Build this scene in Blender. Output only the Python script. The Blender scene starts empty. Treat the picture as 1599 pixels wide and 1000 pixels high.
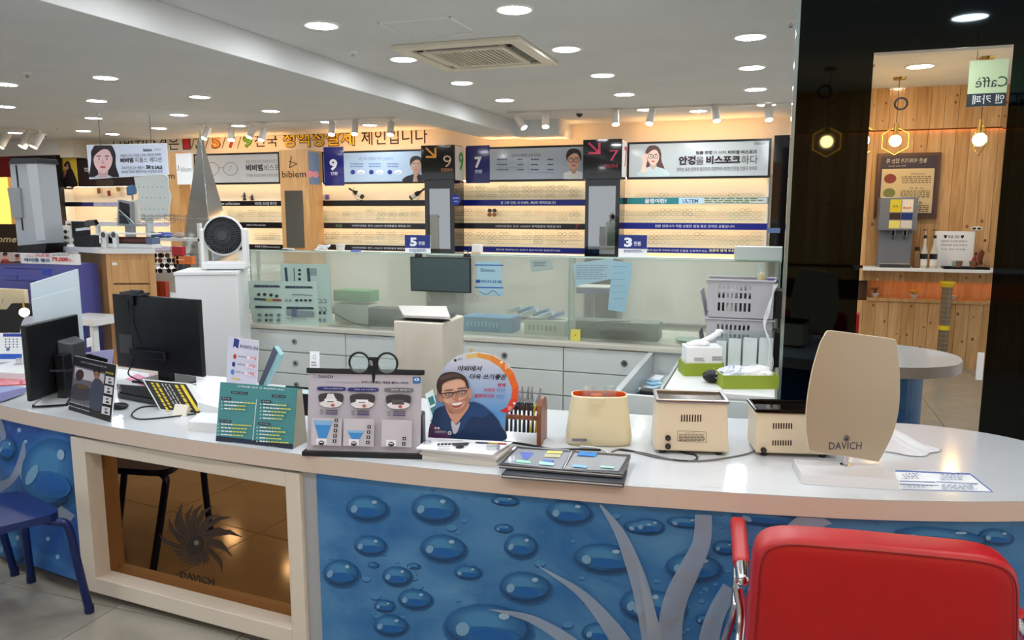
import bpy, math, random
from mathutils import Vector, Matrix
random.seed(7)
R = math.radians
SC = bpy.context.scene
COL = SC.collection
V = Vector

# ------------------------------------------------------------------ camera
F, YAW, PITCH, CAMH = 1187.0, R(19.0), R(8.33), 1.55
cam = bpy.data.cameras.new('camera'); camo = bpy.data.objects.new('camera', cam); COL.objects.link(camo)
cam.sensor_width = 36.0; cam.lens = F / 1599.0 * 36.0; cam.clip_start = 0.02; cam.clip_end = 60
camo.location = (0, 0, CAMH); camo.rotation_euler = (R(90) - PITCH, 0, YAW)
SC.camera = camo
# ------------------------------------------------------------------ world, exposure
w = bpy.data.worlds.new('world'); SC.world = w; w.use_nodes = True
w.node_tree.nodes['Background'].inputs[0].default_value = (0.93, 0.96, 1.0, 1)
w.node_tree.nodes['Background'].inputs[1].default_value = 0.55  # even ambient fill, added to stand in for bounced room light
SC.view_settings.view_transform = 'Standard'; SC.view_settings.look = 'None'
SC.view_settings.gamma = 1; SC.view_settings.use_curve_mapping = False
SC.view_settings.exposure = 0.85
L_DOWN, L_STRIP, L_SPOT, L_BULB, L_COVE = 60.0, 9.0, 30.0, 45.0, 22.0

# ------------------------------------------------------------------ photograph pixel -> world
cY, sY, cP, sP = math.cos(YAW), math.sin(YAW), math.cos(PITCH), math.sin(PITCH)
EYE = V((0, 0, CAMH))
def ray(px, py):
    x = (px - 799.5) / F; y = (500 - py) / F
    f = cP + y * sP; z = -sP + y * cP
    return V((x * cY - f * sY, x * sY + f * cY, z))
def Pz(px, py, z): r = ray(px, py); return EYE + r * ((z - CAMH) / r.z)
def PY(px, py, Y): r = ray(px, py); return EYE + r * (Y / r.y)
def Pp(px, py, o, n): r = ray(px, py); return EYE + r * ((o - EYE).dot(n) / r.dot(n))
MIR = 3.71                                   # plane of the mirror column
def PM(px, py, Y):                           # point on real plane Y seen in the mirror
    p = PY(px, py, 2 * MIR - Y); return V((p.x, Y, p.z))
def PMz(px, py, z):
    p = Pz(px, py, z); return V((p.x, 2 * MIR - p.y, z))

# ------------------------------------------------------------------ materials
def lin(c): c /= 255.0; return c / 12.92 if c <= .04045 else ((c + .055) / 1.055) ** 2.4
_M = {}
def mat(name, rgb, rough=.5, metal=0, emit=0, alpha=1, trans=0, spec=.5, ior=1.45, coat=0):
    key = (name, rgb, rough, metal, emit, alpha, trans)
    if key in _M: return _M[key]
    m = bpy.data.materials.new(name); m.use_nodes = True
    b = m.node_tree.nodes['Principled BSDF']; c = (lin(rgb[0]), lin(rgb[1]), lin(rgb[2]), 1)
    b.inputs['Base Color'].default_value = c; b.inputs['Roughness'].default_value = rough
    b.inputs['Metallic'].default_value = metal; b.inputs['Specular IOR Level'].default_value = spec
    b.inputs['IOR'].default_value = ior; b.inputs['Coat Weight'].default_value = coat
    if emit: b.inputs['Emission Color'].default_value = c; b.inputs['Emission Strength'].default_value = emit
    if alpha < 1: b.inputs['Alpha'].default_value = alpha
    if trans: b.inputs['Transmission Weight'].default_value = trans
    _M[key] = m; return m
def ink(r, g, b): return mat('ink_%d_%d_%d' % (r, g, b), (r, g, b), .45)
def noisy(name, c1, c2, scale=(8, 8, 8), rough=.5, detail=5, bump=0, dist=0, coat=0, metal=0, lo=.3, hi=.7):
    m = bpy.data.materials.new(name); m.use_nodes = True; nt = m.node_tree; b = nt.nodes['Principled BSDF']
    tc = nt.nodes.new('ShaderNodeTexCoord'); mp = nt.nodes.new('ShaderNodeMapping'); mp.inputs['Scale'].default_value = scale
    no = nt.nodes.new('ShaderNodeTexNoise'); no.inputs['Scale'].default_value = 1; no.inputs['Detail'].default_value = detail
    no.inputs['Distortion'].default_value = dist
    cr = nt.nodes.new('ShaderNodeValToRGB')
    cr.color_ramp.elements[0].position = lo; cr.color_ramp.elements[1].position = hi
    cr.color_ramp.elements[0].color = (*[lin(x) for x in c1], 1); cr.color_ramp.elements[1].color = (*[lin(x) for x in c2], 1)
    nt.links.new(tc.outputs['Object'], mp.inputs[0]); nt.links.new(mp.outputs[0], no.inputs[0])
    nt.links.new(no.outputs[0], cr.inputs[0]); nt.links.new(cr.outputs[0], b.inputs['Base Color'])
    b.inputs['Roughness'].default_value = rough; b.inputs['Coat Weight'].default_value = coat; b.inputs['Metallic'].default_value = metal
    if bump:
        bp = nt.nodes.new('ShaderNodeBump'); bp.inputs['Strength'].default_value = bump; bp.inputs['Distance'].default_value = .002
        nt.links.new(no.outputs[0], bp.inputs['Height']); nt.links.new(bp.outputs[0], b.inputs['Normal'])
    return m
def emis(name, rgb, s):
    m = bpy.data.materials.new(name); m.use_nodes = True; nt = m.node_tree; nt.nodes.clear()
    e = nt.nodes.new('ShaderNodeEmission'); o = nt.nodes.new('ShaderNodeOutputMaterial')
    e.inputs[0].default_value = (lin(rgb[0]), lin(rgb[1]), lin(rgb[2]), 1); e.inputs[1].default_value = s
    nt.links.new(e.outputs[0], o.inputs[0]); return m
def glassy(name, tint, trans_share, rough, white=(225, 235, 232)):
    # frosted or clear sheet: rough see-through mixed with a milky share
    m = bpy.data.materials.new(name); m.use_nodes = True; nt = m.node_tree; nt.nodes.clear()
    o = nt.nodes.new('ShaderNodeOutputMaterial'); mx = nt.nodes.new('ShaderNodeMixShader'); mx2 = nt.nodes.new('ShaderNodeMixShader')
    if rough > 0:
        t = nt.nodes.new('ShaderNodeBsdfRefraction'); t.inputs['Roughness'].default_value = rough; t.inputs['IOR'].default_value = 1.12
    else: t = nt.nodes.new('ShaderNodeBsdfTransparent')
    t.inputs[0].default_value = (*[lin(x) for x in tint], 1)
    d = nt.nodes.new('ShaderNodeBsdfDiffuse'); d.inputs[0].default_value = (*[lin(x) for x in white], 1)
    tl = nt.nodes.new('ShaderNodeBsdfTranslucent'); tl.inputs[0].default_value = (*[lin(x) for x in white], 1)
    m0 = nt.nodes.new('ShaderNodeMixShader'); m0.inputs[0].default_value = .5
    nt.links.new(d.outputs[0], m0.inputs[1]); nt.links.new(tl.outputs[0], m0.inputs[2])
    mx.inputs[0].default_value = trans_share; nt.links.new(m0.outputs[0], mx.inputs[1]); nt.links.new(t.outputs[0], mx.inputs[2])
    g = nt.nodes.new('ShaderNodeBsdfGlossy'); g.inputs['Roughness'].default_value = .05
    mx2.inputs[0].default_value = .05
    nt.links.new(mx.outputs[0], mx2.inputs[1]); nt.links.new(g.outputs[0], mx2.inputs[2]); nt.links.new(mx2.outputs[0], o.inputs[0])
    return m

WHITE = mat('white_plastic', (228, 230, 230), .35)
OFFW = mat('off_white_plastic', (222, 220, 212), .4)
CREAM = mat('cream_enamel', (222, 205, 172), .35)
GREY = mat('grey_plastic', (150, 155, 160), .4)
DGREY = mat('dark_grey_plastic', (62, 66, 70), .4)
BLACK = mat('black_plastic', (18, 19, 22), .35)
BLACKG = mat('black_gloss', (8, 8, 10), .06, coat=.5)
CHROME = mat('chrome', (215, 215, 218), .12, 1)
STEEL = mat('brushed_steel', (170, 172, 175), .28, 1)
BRASS = mat('brass', (212, 170, 90), .25, 1)
PAPER = mat('white_paper', (236, 238, 240), .6)
CARD = mat('card_board', (220, 214, 200), .6)
GREEN = mat('green_card', (142, 162, 48), .55)
WCAB = mat('white_lacquer', (214, 222, 220), .28)
OAK = noisy('oak_veneer', (190, 140, 84), (214, 168, 112), (34, 34, 2.2), .45, 6, .15, .6)
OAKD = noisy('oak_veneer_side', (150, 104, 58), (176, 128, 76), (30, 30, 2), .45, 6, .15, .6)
PINE = noisy('knotty_pine', (190, 144, 92), (220, 178, 124), (26, 26, 2.0), .5, 7, .25, 1.2)
PINE2 = noisy('knotty_pine_dark', (176, 130, 78), (208, 164, 108), (22, 22, 1.6), .5, 7, .25, 1.4)
KNOT = mat('pine_knot', (134, 88, 52), .6)
WALNUT = noisy('walnut', (112, 62, 38), (146, 88, 56), (40, 6, 6), .4, 5, .1, .6)
CLEAR = glassy('clear_acrylic', (245, 250, 250), .88, 0)

# ------------------------------------------------------------------ mesh builder
ORG = {}
class MB:
    def __init__(s): s.v = []; s.f = []; s.m = []; s.mats = []; s.sm = []
    def mi(s, m):
        if m not in s.mats: s.mats.append(m)
        return s.mats.index(m)
    def add(s, vs, fs, m, smooth=False):
        b = len(s.v); s.v += [tuple(v) for v in vs]; k = s.mi(m)
        for f in fs: s.f.append([b + i for i in f]); s.m.append(k); s.sm.append(smooth)
        return s
    def hexa(s, p, m):                       # 8 points: bottom ring 0-3, top ring 4-7
        return s.add(p, [(3, 2, 1, 0), (4, 5, 6, 7), (0, 1, 5, 4), (1, 2, 6, 5), (2, 3, 7, 6), (3, 0, 4, 7)], m)
    def box(s, x0, y0, z0, x1, y1, z1, m):
        return s.hexa([(x0, y0, z0), (x1, y0, z0), (x1, y1, z0), (x0, y1, z0), (x0, y0, z1), (x1, y0, z1), (x1, y1, z1), (x0, y1, z1)], m)
    def fbox(s, o, u, v, n, a0, a1, b0, b1, c0, c1, m):   # box in a frame
        P = lambda a, b, c: o + u * a + v * b + n * c
        return s.hexa([P(a0, b0, c0), P(a1, b0, c0), P(a1, b0, c1), P(a0, b0, c1), P(a0, b1, c0), P(a1, b1, c0), P(a1, b1, c1), P(a0, b1, c1)], m)
    def prism(s, pts, d, m, smooth=False):   # polygon (3-D points) pushed along vector d
        n = len(pts); a = [V(p) for p in pts]; b = [p + d for p in a]
        s.add(a + b, [tuple(range(n))[::-1], tuple(range(n, 2 * n))], m)
        s.add(a + b, [(i, (i + 1) % n, n + (i + 1) % n, n + i) for i in range(n)], m, smooth)
        return s
    def ring(s, c, ax, r, n, ph=0):
        ax = ax.normalized(); t = V((0, 0, 1)) if abs(ax.z) < .9 else V((1, 0, 0))
        u = ax.cross(t).normalized(); w_ = ax.cross(u)
        return [c + (u * math.cos(ph + 2 * math.pi * i / n) + w_ * math.sin(ph + 2 * math.pi * i / n)) * r for i in range(n)]
    def cyl(s, p0, p1, r0, r1, m, n=16, caps=True):
        p0, p1 = V(p0), V(p1); a = s.ring(p0, p1 - p0, r0, n); b = s.ring(p1, p1 - p0, r1, n)
        s.add(a + b, [(i, (i + 1) % n, n + (i + 1) % n, n + i) for i in range(n)], m, True)
        if caps: s.add(a + b, [tuple(range(n))[::-1], tuple(range(n, 2 * n))], m)
        return s
    def tube(s, pts, r, m, n=8, closed=False):
        pts = [V(p) for p in pts]; k = len(pts); rings = []
        up = V((0, 0, 1)); d0 = (pts[1] - pts[0]).normalized()
        u = d0.cross(up if abs(d0.z) < .95 else V((1, 0, 0))).normalized()
        for i in range(k):
            if closed: d = pts[(i + 1) % k] - pts[i - 1]
            else: d = pts[min(i + 1, k - 1)] - pts[max(i - 1, 0)]
            d.normalize(); u = (u - d * u.dot(d)).normalized(); w_ = d.cross(u)
            rings.append([pts[i] + (u * math.cos(2 * math.pi * j / n) + w_ * math.sin(2 * math.pi * j / n)) * r for j in range(n)])
        vs = [p for g in rings for p in g]; fs = []
        for i in range(k if closed else k - 1):
            for j in range(n):
                a = i * n + j; b = i * n + (j + 1) % n; c = ((i + 1) % k) * n
                fs.append((a, b, c + (j + 1) % n, c + j))
        s.add(vs, fs, m, True)
        if not closed: s.add(rings[0] + rings[-1], [tuple(range(n))[::-1], tuple(range(n, 2 * n))], m)
        return s
    def lathe(s, prof, c, m, n=20, caps=True, sx=1, sy=1):
        c = V(c); rings = []
        for r, z in prof: rings.append([c + V((r * sx * math.cos(2 * math.pi * i / n), r * sy * math.sin(2 * math.pi * i / n), z)) for i in range(n)])
        vs = [p for g in rings for p in g]; fs = []
        for i in range(len(prof) - 1):
            for j in range(n): fs.append((i * n + j, i * n + (j + 1) % n, (i + 1) * n + (j + 1) % n, (i + 1) * n + j))
        s.add(vs, fs, m, True)
        if caps: s.add(rings[0] + rings[-1], [tuple(range(n))[::-1], tuple(range(n, 2 * n))], m)
        return s
    def ball(s, c, r, m, n=12, sc=(1, 1, 1)):
        c = V(c); vs = []; fs = []; h = n // 2
        for i in range(h + 1):
            t = math.pi * i / h
            for j in range(n): vs.append(c + V((r * sc[0] * math.sin(t) * math.cos(2 * math.pi * j / n), r * sc[1] * math.sin(t) * math.sin(2 * math.pi * j / n), r * sc[2] * math.cos(t))))
        for i in range(h):
            for j in range(n): fs.append((i * n + j, (i + 1) * n + j, (i + 1) * n + (j + 1) % n, i * n + (j + 1) % n))
        return s.add(vs, fs, m, True)
    def grid(s, fn, nu, nv, m, smooth=True):
        vs = [fn(i / nu, j / nv) for j in range(nv + 1) for i in range(nu + 1)]
        return s.add(vs, [(j * (nu + 1) + i, j * (nu + 1) + i + 1, (j + 1) * (nu + 1) + i + 1, (j + 1) * (nu + 1) + i) for j in range(nv) for i in range(nu)], m, smooth)
    def build(s, name, parent=None, org=None, bevel=0, seg=2, solid=0):
        if org is None: org = ORG[parent.name] if parent else V((0, 0, 0))
        org = V(org); me = bpy.data.meshes.new(name)
        me.from_pydata([(v[0] - org.x, v[1] - org.y, v[2] - org.z) for v in s.v], [], s.f)
        for m in s.mats: me.materials.append(m)
        me.polygons.foreach_set('material_index', s.m); me.polygons.foreach_set('use_smooth', s.sm); me.update()
        o = bpy.data.objects.new(name, me); COL.objects.link(o); ORG[o.name] = org
        if parent: o.parent = parent
        else: o.location = org
        if solid: md = o.modifiers.new('solid', 'SOLIDIFY'); md.thickness = solid; md.offset = 0
        if bevel: md = o.modifiers.new('bevel', 'BEVEL'); md.width = bevel; md.segments = seg; md.limit_method = 'ANGLE'; md.angle_limit = R(40)
        return o
def tag(o, label, cat, group=None, kind=None):
    if label: o['label'] = label
    if cat: o['category'] = cat
    if group: o['group'] = group
    if kind: o['kind'] = kind
    return o
def thing(name, label, cat, loc, group=None):
    o = bpy.data.objects.new(name, None); COL.objects.link(o); o.location = loc; ORG[o.name] = V(loc); o.empty_display_size = .05
    return tag(o, label, cat, group)
def struct(o): o['kind'] = 'structure'; return o
def copytree(o, loc, label=None):
    c = o.copy(); COL.objects.link(c); c.location = loc; ORG[c.name] = V(loc)
    if label: c['label'] = label
    for ch in o.children:
        d = ch.copy(); COL.objects.link(d); d.parent = c; ORG[d.name] = V(loc)
        for g in ch.children: e = g.copy(); COL.objects.link(e); e.parent = d
    return c
def smooth_line(pts, k=6, closed=False):     # Catmull-Rom
    pts = [tuple(p) for p in pts]; n = len(pts); out = []; dim = len(pts[0])
    g = (lambda i: pts[i % n]) if closed else (lambda i: pts[max(0, min(n - 1, i))])
    for i in range(n if closed else n - 1):
        p0, p1, p2, p3 = g(i - 1), g(i), g(i + 1), g(i + 2)
        for j in range(k):
            t = j / k
            out.append(tuple(.5 * (2 * p1[d] + (p2[d] - p0[d]) * t + (2 * p0[d] - 5 * p1[d] + 4 * p2[d] - p3[d]) * t * t + (3 * p1[d] - p0[d] - 3 * p2[d] + p3[d]) * t ** 3) for d in range(dim)))
    if not closed: out.append(pts[-1])
    return out

# ------------------------------------------------------------------ lettering
_T = {}
_TC = bpy.data.curves.new('text', 'FONT'); _TC.fill_mode = 'FRONT'; _TO = bpy.data.objects.new('text', _TC); COL.objects.link(_TO)   # one text object, reused, so that the font stays loaded
def glyphs(text, bold=0, shear=0, res=2):
    key = (text, bold, shear, res)
    if key not in _T:
        c, o = _TC, _TO; c.body = text; c.resolution_u = res; c.offset = bold; c.shear = shear
        me = o.to_mesh(); vs = [tuple(v.co[:2]) for v in me.vertices]; fs = [tuple(p.vertices) for p in me.polygons]
        o.to_mesh_clear()
        if not vs: vs = [(0, 0)]
        xs = [v[0] for v in vs]; ys = [v[1] for v in vs]
        _T[key] = (vs, fs, min(xs), max(xs), min(ys), max(ys))
    return _T[key]

class Board:
    """A printed face: plane through o with unit right u and up v; every print call takes photograph pixels or local metres."""
    def __init__(s, o, u, v, proj=None):
        s.o = V(o); s.u = V(u).normalized(); s.v = V(v).normalized(); s.n = s.u.cross(s.v); s.mb = MB(); s.L = 1; s.proj = proj; s.st = .0003
    def px(s, x, y):
        p = s.proj(x, y) if s.proj else Pp(x, y, s.o, s.n)
        d = p - s.o; return d.dot(s.u), d.dot(s.v)
    def P(s, a, b): return s.o + s.u * a + s.v * b + s.n * (s.L * s.st)
    def lpoly(s, pts, col, m=None):
        m = m or ink(*col); pts = [s.P(a, b) for a, b in pts]
        s.mb.add(pts, [tuple(range(len(pts)))], m); s.L += 1
    def poly(s, pts, col, k=0, m=None):
        if k: pts = smooth_line(pts, k, True)
        s.lpoly([s.px(*p) for p in pts], col, m)
    def rect(s, x0, y0, x1, y1, col, m=None):
        a0, b0 = s.px(x0, y0); a1, b1 = s.px(x1, y1); s.lrect(a0, b0, a1, b1, col, m)
    def lrect(s, a0, b0, a1, b1, col, m=None):
        s.lpoly([(min(a0, a1), min(b0, b1)), (max(a0, a1), min(b0, b1)), (max(a0, a1), max(b0, b1)), (min(a0, a1), max(b0, b1))], col, m)
    def ell(s, x, y, rx, ry, col, n=20, rot=0, m=None):
        pts = []
        for i in range(n):
            a = 2 * math.pi * i / n; ex, ey = rx * math.cos(a), ry * math.sin(a)
            pts.append((x + ex * math.cos(rot) - ey * math.sin(rot), y + ex * math.sin(rot) + ey * math.cos(rot)))
        s.poly(pts, col, 0, m)
    def line(s, pts, wd, col):
        for a, b in zip(pts[:-1], pts[1:]):
            dx, dy = b[0] - a[0], b[1] - a[1]; l = math.hypot(dx, dy) or 1; nx, ny = -dy / l * wd / 2, dx / l * wd / 2
            s.poly([(a[0] + nx, a[1] + ny), (b[0] + nx, b[1] + ny), (b[0] - nx, b[1] - ny), (a[0] - nx, a[1] - ny)], col)
            s.L -= 1
        s.L += 1
    def txt(s, t, x0, y0, x1, y1, col, bold=0, shear=0, local=False, res=2, m=None):
        """fit the word(s) into the box given by two opposite corners"""
        if local: a0, b0, a1, b1 = x0, y0, x1, y1
        else: a0, b0 = s.px(x0, y0); a1, b1 = s.px(x1, y1)
        if a0 > a1: a0, a1 = a1, a0
        if b0 > b1: b0, b1 = b1, b0
        vs, fs, X0, X1, Y0, Y1 = glyphs(t, bold, shear, res)
        if not fs: return
        kx = (a1 - a0) / max(X1 - X0, 1e-6); ky = (b1 - b0) / max(Y1 - Y0, 1e-6)
        s.mb.add([s.P(a0 + (x - X0) * kx, b0 + (y - Y0) * ky) for x, y in vs], fs, m or ink(*col)); s.L += 1
    def build(s, name, parent): return s.mb.build(name, parent)

def plane_board(tl, tr, bl, Y):              # board on a plane Y=const
    o = PY(*bl, Y); a = PY(*tl, Y); b = PY(*tr, Y)
    return Board((a.x, Y, o.z), (1, 0, 0), (0, 0, 1))
def standing(bl, br, z=.74, lean=0):         # frame of a board standing on height z, base given by two pixels
    a, b = Pz(*bl, z), Pz(*br, z); u = (b - a).normalized(); n = u.cross(V((0, 0, 1)))
    v = (V((0, 0, 1)) * math.cos(lean) - n * math.sin(lean)).normalized()
    return a, u, v, (b - a).length
def rows(bd, x0, y0, x1, y1, n, col, fill=.55, jag=.25):   # unreadable small print as thin broken lines
    h = (y1 - y0) / n
    for i in range(n):
        e = x1 - (x1 - x0) * jag * random.random(); x = x0
        while x < e - .5:
            l = (x1 - x0) * random.uniform(.06, .2); bd.rect(x, y0 + i * h, min(x + l, e), y0 + i * h + h * fill, col); bd.L -= 1; x += l + (x1 - x0) * .025
    bd.L += 1
# ================================================================== SETTING
ceil_m = noisy('ceiling_paint', (208, 210, 209), (214, 216, 215), (2, 2, 2), .9, 3)
wall_m = mat('wall_paint', (226, 214, 194), .85)
grey_wall = mat('grey_wall_paint', (222, 220, 216), .85)
CH = 2.7
o = MB().box(-14, -3.2, CH, 3.4, 10.6, CH + .1, ceil_m).build('ceiling'); struct(o); ceiling = o
o = MB().box(-3.9, -3.2, 2.52, -3.32, 10.45, CH, ceil_m).build('trim_1', bevel=.004); struct(o)
o = MB().box(-3.32, 9.75, 2.5, -2.72, 10.45, CH, ceil_m).build('trim_2'); struct(o)
o = MB().box(-14, 10.45, 0, 3.4, 10.6, CH, wall_m).build('wall_back'); struct(o); wall_back = o
o = MB().box(-14.1, -3.2, 0, -14, 10.6, CH, wall_m).build('wall_left'); struct(o)
# floor: grout bed with polished porcelain tiles
tile_m = noisy('porcelain_tile', (150, 146, 134), (164, 159, 147), (5, 5, 5), .09, 7, 0, .8)
grout = mat('tile_grout', (70, 68, 64), .8)
fl = MB().box(-14, -3.2, -.1, 3.4, 10.6, -.006, grout).build('floor'); struct(fl)
tm = MB().box(-.298, -.298, -.006, .298, .298, 0, tile_m)
t0 = None
for i in range(-3, 9):
    for j in range(-6, 3):
        if t0 is None: t0 = tm.build('tile', fl, bevel=.0015, seg=1); t = t0
        else: t = t0.copy(); COL.objects.link(t)
        t.location = (-2.383 + .3 + .6 * i, 2.13 + .3 + .6 * j, 0)
farm = MB()
for i in range(-19, 10):
    for j in range(-9, 14):
        if not (-3 <= i < 9 and -6 <= j < 3):
            x, y = -2.383 + .3 + .6 * i, 2.13 + .3 + .6 * j
            if y < 10.3 and y > -3 and x > -13.7 and x < 3.2: farm.box(x - .298, y - .298, -.006, x + .298, y + .298, 0, tile_m)
tag(farm.build('far_tiles', fl), None, None, kind='stuff')
# right: column clad in black glass
BG = mat('black_glass_cladding', (40, 46, 48), .03, 1)
o = MB().box(.06, MIR + .012, 0, 3.4, 3.98, CH, BG).build('wall_right'); struct(o)
wr = o
MB().box(.045, MIR + .0, 0, .06, 3.99, CH, mat('glass_edge', (150, 165, 165), .1, .6)).build('edge_strip', wr)
# mirror panel with bevelled rim
a = PY(1365, 80, MIR); b = PY(1583, 72, MIR)
mx0, mx1, mz1 = a.x, b.x, (a.z + b.z) / 2
mir = thing('wall_mirror', 'tall frameless mirror hanging on the black glass wall', 'mirror', (mx0, MIR, 0))
MM = mat('mirror_silver', (238, 238, 234), .004, 1)
m_ = MB(); e = .012
m_.add([(mx0 + e, MIR - .0002, .05), (mx1 - e, MIR - .0002, .05), (mx1 - e, MIR - .0002, mz1 - e), (mx0 + e, MIR - .0002, mz1 - e)], [(0, 1, 2, 3)], MM)
m_.build('glass', mir)
m_ = MB(); q = [(mx0, MIR + .0003, .05), (mx1, MIR + .0003, .05), (mx1, MIR + .0003, mz1), (mx0, MIR + .0003, mz1), (mx0 + e, MIR - .0002, .05), (mx1 - e, MIR - .0002, .05), (mx1 - e, MIR - .0002, mz1 - e), (mx0 + e, MIR - .0002, mz1 - e)]
m_.add(q, [(0, 4, 7, 3), (4, 0, 1, 5), (1, 2, 6, 5), (3, 7, 6, 2)], MM); m_.build('bevelled_rim', mir)

# ------------------------------------------------------------------ ceiling lights
DL = emis('downlight_diffuser', (246, 250, 255), L_DOWN)
TRIMW = mat('light_trim_white', (235, 235, 232), .4)
proto = None
desc = []
def downlight(px, py, where, z=CH, r=.1):
    global proto
    p = Pz(px, py, z); p.z = z
    lab = 'round recessed ceiling light, ' + where
    if proto is None:
        proto = thing('ceiling_downlight', lab, 'ceiling light', p, 'recessed round ceiling lights')
        MB().lathe([(r + .018, 0), (r + .018, -.006), (r - .004, -.009), (r - .004, -.001)], p, TRIMW, 28).build('trim_ring', proto)
        MB().cyl(p + V((0, 0, -.006)), p + V((0, 0, -.002)), r - .006, r - .006, DL, 28).build('diffuser', proto)
        return proto
    return copytree(proto, p, lab)
for px, py, wh in [(803, 14, 'largest one, at the top centre above the vent'), (502, 39, 'right beside the beam, left of the access hatch'), (884, 76, 'just right of the air vent'),
    (630, 92, 'just left of the air vent'), (721, 129, 'directly below the air vent'), (788, 156, 'second below the air vent, near the beam end'), (941, 117, 'in the centre row, two rows behind the vent'),
    (975, 147, 'in the centre row, third row back'), (1008, 171, 'farthest in the centre row by the track'), (1172, 57, 'nearest in the row beside the black glass wall'),
    (1174, 105, 'second in the row beside the black glass wall'), (1180, 139, 'third in the row beside the black glass wall'), (1197, 163, 'farthest in the row beside the black glass wall'),
    (1090, 173, 'small, behind the right track'), (165, 121, 'nearest of the lights left of the beam'), (151, 157, 'above the hanging sale sign, second row left of the beam'),
    (146, 184, 'third row above the hanging sale sign'), (312, 151, 'middle of the area left of the beam'), (279, 179, 'above the gap between sign wires'), (130, 204, 'fourth row above the hanging sale sign'),
    (176, 209, 'last row, just above the wall lettering start'), (248, 200, 'close to the right wire of the sale sign'), (423, 173, 'left of the beam, above the left spotlight track'),
    (372, 196, 'behind the left spotlight track, left one'), (512, 190, 'behind the left spotlight track, middle one'), (577, 195, 'behind the left spotlight track, right one'),
    (8, 131, 'at the left frame edge, nearer one'), (8, 166, 'at the left frame edge, second one'), (23, 207, 'far left beside the tilted track spotlights'), (753, 185, 'behind the left end of the right spotlight track')]:
    downlight(px, py, wh)
# lights that only the mirror or the reflections show
for x, y, wh in [(-1.5, 3.2, 'above the counter, out of the picture'), (-2.78, 3.2, 'above the left counter part, out of the picture'), (-.22, 4.4, 'above the side cabinet, out of the picture'), (-.22, 3.2, 'above the right counter part, out of the picture'),
    (1.05, 2.0, 'over the right end of the counter'), (-.22, 2.0, 'over the red chair'), (-1.5, 2.0, 'over the bronze panel'), (-2.78, 1.9, 'over the blue stool'), (-1.5, .7, 'behind the camera, left'),
    (-.22, .7, 'behind the camera, middle'), (-2.78, .7, 'behind the camera, far left'), (-5.7, 4.2, 'far left area, near the wooden drawers'), (-7, 5.3, 'far left area, second row'), (-5.7, 3.0, 'far left area, third row'), (-4.4, 1.5, 'left of the beam near the stool'), (-7.2, -2.67, 'mirrored in the bronze door, left one'), (-5.9, -2.36, 'mirrored in the bronze door, middle one'), (-4.7, -2.03, 'mirrored in the bronze door, right one')]:
    copytree(proto, V((x, y, CH)), 'round recessed ceiling light, ' + wh)

# spot tracks with cylinder spotlights
SPOTW = mat('spotlight_white', (222, 214, 205), .4)
SPE = emis('spotlight_lens', (255, 236, 205), L_SPOT)
def track(p0, p1, z=CH, label=''):
    a, b = Pz(*p0, z), Pz(*p1, z); u = (b - a).normalized(); n = V((-u.y, u.x, 0))
    t = MB(); t.fbox(a, u, V((0, 0, 1)), n, 0, (b - a).length, -.02, 0, -.017, .017, SPOTW)
    o = t.build('light_track', org=a); return tag(o, label, 'light track')
track((297, 194), (632, 182), label='white ceiling track carrying the spotlights left of the beam')
track((792, 175), (1238, 159), label='white ceiling track carrying the spotlights right of the beam')
track((4, 200), (72, 208), label='short white ceiling track at the far left')
def spot(px, py, hx, hy, dirx, diry, label, sz=1.0):
    """stem at (px,py) on the ceiling, head centre at pixel (hx,hy), aimed along the pixel direction"""
    p = Pz(px, py, CH - .02); d = (p - EYE).dot(V((-sY, cY, 0)))
    c = Pp(hx, hy, p, V((-sY, cY, 0))); k = d / F
    r = .043 * sz; ax = (V((cY, sY, 0)) * dirx + V((0, 0, -1)) * diry + V((-sY, cY, 0)) * -.42).normalized()
    t = thing('track_spotlight', label, 'spotlight', p, 'spotlights on the ceiling tracks')
    MB().box(p.x - .03, p.y - .02, p.z - .02, p.x + .03, p.y + .02, p.z, SPOTW).build('adapter', t, bevel=.004)
    MB().cyl(p, c + V((0, 0, .01)), .009, .009, SPOTW, 8).build('stem', t)
    a, b = c - ax * .085 * sz, c + ax * .085 * sz
    MB().cyl(a, b, r, r, SPOTW, 20).build('housing', t, bevel=.004)
    MB().cyl(b + ax * .0005, b + ax * .004, r * .84, r * .84, SPE, 18).build('lens', t)
    return t
for i, (px, py, hx, hy, dx, dy, lb) in enumerate([
    (316, 195, 322, 208, -.3, .9, 'first on the left track beside the pyramid tip'), (360, 194, 361, 210, .1, 1, 'second from the left on the left track, bright lens'),
    (391, 193, 393, 206, -.35, 1, 'third from the left on the left track, tilted'), (411, 192, 410, 210, -.2, 1, 'fourth on the left track, drooping low'), (517, 189, 518, 201, 0, 1, 'fifth on the left track, over the yellow lettering'),
    (555, 187, 554, 200, 0, 1, 'sixth on the left track'), (610, 185, 610, 201, -.05, 1, 'rightmost one on the left track with bright lens'),
    (808, 176, 813, 191, .55, .9, 'first from the left on the right track, tilted steeply'), (850, 175, 852, 188, 0, 1, 'second on the right track beside the camera dome'), (961, 171, 961, 184, 0, 1, 'third on the right track'),
    (1019, 169, 1016, 183, -.25, 1, 'fourth on the right track, lens unlit dark'), (1119, 165, 1118, 178, .05, 1, 'fifth on the right track'), (1202, 162, 1200, 176, 0, 1, 'rightmost on the right track next to the black wall')]):
    spot(px, py, hx, hy, dx, dy, 'white cylinder spotlight, ' + lb)
for px, hx, lb in [(14, 6, 'at the left frame edge'), (44, 41, 'left one of the pair on the short track'), (60, 58, 'right one of the pair on the short track')]:
    spot(px, 203, hx, 219, -.4, 1, 'large white cylinder spotlight ' + lb, 1.35)
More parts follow.
